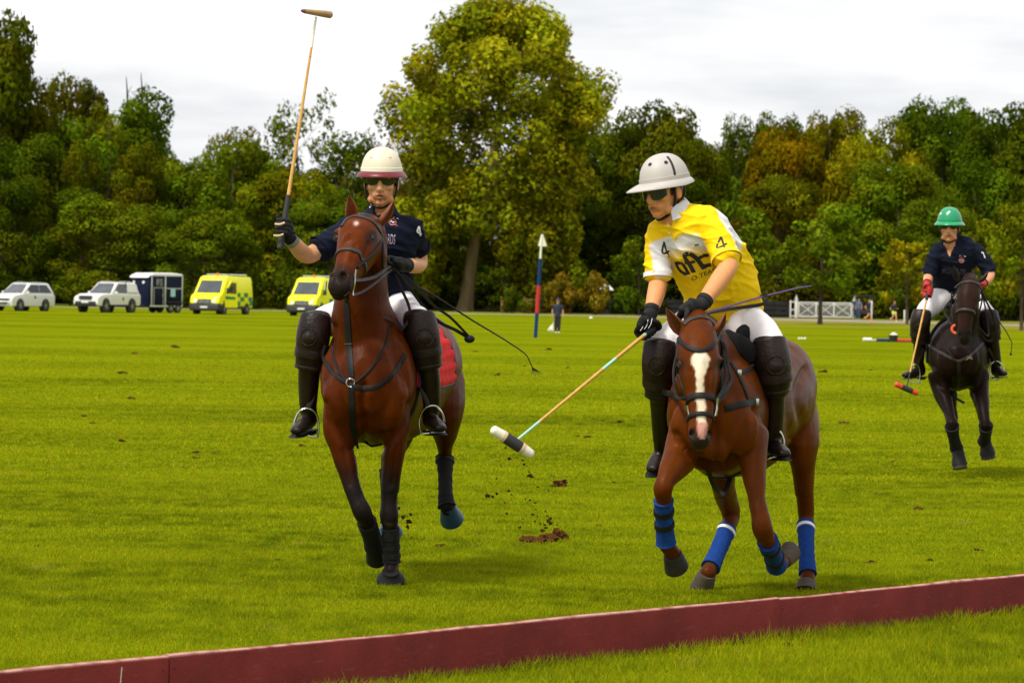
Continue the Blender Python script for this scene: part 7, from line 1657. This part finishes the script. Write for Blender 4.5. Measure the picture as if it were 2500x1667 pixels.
rail(xa, 1.12, xb, 1.12, .05, .05)
for i in range(4): x = xa + (xb - xa) * i / 3; rail(x, .1, x, 1.3, .10, .08, 'stile')
for i in range(3):
    x0, x1 = xa + (xb - xa) * i / 3, xa + (xb - xa) * (i + 1) / 3; rail(x0, .15, x1, 1.22, .055, .04, 'brace', .03); rail(x0, 1.22, x1, .15, .055, .04, 'brace', -.03)
for i in range(1, 44): x = xa + (xb - xa) * i / 44; rail(x, .12, x, 1.12, .022, .022, 'baluster', .0)
x = X(1930); rail(x, 0, x, 1.4, .12, .12, 'stile')
for z in (.15, .65, 1.28): rail(x, z, X(1942), z, .08, .06)
x = X(2128); m = MB(); m.box(V(x, gy, gz + .75), (.14, .14, 1.5), None, .01); tag(m.build('white_post', M_gate), 'slim white post standing beyond the runner in dark clothes', 'post')
x = P(2208, 770, 290).x; m = MB(); m.box(V(x, 290, terr(290) + .45), (.10, .10, .9), None, .01); tag(m.build('white_post', M_gate), 'short white marker post beside the far track', 'post')
def panel_fence(name, label, px0, px1, Y, n, h, m_, z0=0.0):
    x0, x1 = P(px0, 740, Y).x, P(px1, 740, Y).x; zb = terr(Y) + z0; o = wthing(name, label, 'fence', ((x0 + x1) / 2, Y, zb)); w = (x1 - x0) / n
    for i in range(n + 1):
        m = MB(); m.box(V(x0 + w * i, Y + .03, zb + h * .52), (.10, .10, h * 1.04), None, .006); m.build('post', m_, o, sharp=35)
    for i in range(n):
        for k in range(3):
            m = MB(); m.box(V(x0 + w * (i + .5), Y - .02 - .004 * k, zb + h * (.2 + .3 * k)), (w - .02, .03, h * .26), None, .004); m.build('board', m_, o, sharp=35)
panel_fence('board_fence', 'low brown board fence beside the big plane tree', 1224, 1394, 306, 6, 1.25, mat('warm_brown_wood', (.26, .13, .05), .8, var=.3, scale=2))
panel_fence('board_fence', 'long black board fence left of the white gate', 1466, 1926, 317, 14, 1.35, mat('black_stained_wood', (.010, .009, .008), .8, var=.3, scale=2))
g = GX(1479, 312); kk = wthing('kiosk', 'small dark kiosk with a white hipped roof', 'hut', tuple(g)); m = MB(); m.box(g + V(0, 0, 1.0), (.8, .8, 2.0), None, .01); m.build('wall', mat('dark_boards', (.02, .015, .012), .85), kk)
m = MB(); m.add([g + V(-.6, -.6, 2.0), g + V(.6, -.6, 2.0), g + V(.6, .6, 2.0), g + V(-.6, .6, 2.0), g + V(-.2, 0, 2.42), g + V(.2, 0, 2.42), g + V(-.6, -.6, 1.94), g + V(.6, -.6, 1.94), g + V(.6, .6, 1.94), g + V(-.6, .6, 1.94)], [(0, 1, 5, 4), (1, 2, 5), (2, 3, 4, 5), (3, 0, 4), (6, 7, 1, 0), (7, 8, 2, 1), (8, 9, 3, 2), (9, 6, 0, 3), (9, 8, 7, 6)]); m.build('roof', mat('white_roof', (.7, .7, .68), .6), kk, sharp=20)
for (px, tp, bt) in ((308, 188, 240), (344, 178, 240)):
    pt, pb = P(px, tp, 334), P(px - 2, bt + 60, 334); o = wthing('dead_branch', 'bare dead stem sticking up above the big green dome', 'branch', tuple(pb), 'bare stems above the big green dome'); m = MB(); m.tube([pb, pb.lerp(pt, .5) + V(.15, 0, 0), pt], [.14, .10, .03], n=6); m.build('stem', M_bark, o); m = MB(); m.tube([pb.lerp(pt, .6) + V(.1, 0, 0), pb.lerp(pt, .8) + V(.5, 0, 0)], [.05, .02], n=5, sub=1); m.build('twig', M_bark, o)

# ================================================================== TURF CLODS
M_soil = mat('turf_soil', (.040, .018, .008), rough=.95, var=.6, scale=5, bump=1.0, bscale=9, spec=.0, col2=(.11, .048, .014))
def clod_mesh(seed):
    rnd = np.random.RandomState(seed); bm = bmesh.new(); bmesh.ops.create_icosphere(bm, subdivisions=3, radius=1)
    for v in bm.verts:
        p = np.array(v.co)[None, :]; k = 1 + .42 * fnoise(p, 2.6, seed)[0] + .28 * fnoise(p, 6, seed + 9)[0] + .16 * fnoise(p, 15, seed + 5)[0]; v.co = v.co * max(.35, k)
    me = bpy.data.meshes.new('turf_clod'); bm.to_mesh(me); bm.free(); me.materials.append(M_soil); return me
CM = [clod_mesh(s) for s in range(6)]
rnd = random.Random(12)
def clod(p, sx, sy, sz, label, group, name='turf_clod'):
    o = put(name, CM[rnd.randrange(6)]); o.location = p; o.scale = (sx, sy, sz); o.rotation_euler = (rnd.uniform(-.3, .3), rnd.uniform(-.3, .3), rnd.uniform(0, 6.28)); return tag(o, label, 'clod', group)
c4 = lambda a, b: (1180 + a / 4.61, 1020 + b / 4.61)
def gclod(px, py, w, h, label, group=None):
    g = G(px, py); k = g.y / FP; return clod(g + V(0, 0, h * k * .34), w * k * .56, w * k * .56, h * k * .62, label, group)
gclod(*c4(555, 1405), 40, 16, 'dark clod lying left in the fresh divot under the swung mallet'); gclod(*c4(740, 1390), 34, 18, 'clod lying between two others in the fresh divot'); gclod(*c4(850, 1370), 32, 26, 'tall clod standing at the right of the fresh divot')
gclod(*c4(845, 775), 34, 18, 'brown clod lying alone beyond the fresh divot'); 
for i, (a, b, w) in enumerate(((250, 335, 6), (295, 455, 9), (345, 405, 3), (380, 445, 4), (440, 475, 5), (490, 545, 3), (455, 522, 8), (380, 547, 3), (525, 650, 12), (515, 605, 5), (150, 680, 5), (48, 875, 12), (105, 885, 8), (155, 850, 8), (285, 820, 7), (315, 862, 5), (240, 955, 4), (475, 912, 4), (525, 922, 5), (585, 955, 5), (590, 1028, 4), (555, 1085, 7), (605, 1108, 4), (262, 1075, 6), (448, 1136, 4), (412, 1230, 7), (283, 1220, 4), (640, 1188, 5), (665, 1268, 10), (735, 1160, 12), (760, 1185, 9), (700, 1235, 8), (690, 1330, 9), (737, 815, 4), (612, 775, 5), (618, 690, 3), (830, 1203, 4), (580, 1160, 5), (200, 545, 3), (445, 1325, 4), (700, 1050, 5), (720, 1100, 6), (755, 1130, 8), (690, 1200, 7))):
    px, py = c4(a, b); p = P(px, py, 23.6); k = 23.6 / FP; clod(p, w * k / 2, w * k / 2, w * k * .35, 'small bit of soil flying up under the swung mallet', 'soil thrown up under the swung mallet')
for (px, py, w) in ((973, 1240, 9), (984, 1262, 10), (998, 1272, 12), (1003, 1255, 6), (995, 1285, 8)): p = P(px, py, 22.4); k = 22.4 / FP; clod(p, w * k / 2, w * k / 2, w * k * .5, 'bit of soil flying behind the bay pony\'s planted foreleg', 'soil kicked up behind the bay pony')
for (px, py) in ((205, 1013), (225, 1030), (300, 1075), (478, 1102), (525, 1103), (595, 1350), (675, 1365), (478, 1115), (430, 845), (300, 908), (320, 970), (1055, 1210), (1070, 1330), (1075, 1190), (1385, 895), (1280, 890), (1410, 1062), (1515, 1028), (1430, 1065), (1340, 850), (1212, 913), (2125, 900), (2060, 1030), (2180, 1125), (2150, 1205), (2020, 1330), (2120, 1370), (2390, 1340), (2270, 1365), (1460, 1280), (1480, 1305), (1420, 1150), (2010, 905), (2240, 1240), (740, 1085), (1160, 855), (90, 1330), (1350, 1160), (330, 860), (1170, 1300), (1500, 1175), (520, 1380)):
    w = rnd.uniform(8, 22); gclod(px, py + 4, w, w * .28, 'small dark divot lying on the mown grass', 'divots scattered over the grass')
gclod(1920, 1578, 24, 9, 'pale clod on the lawn at the foot of the sideboard joint')
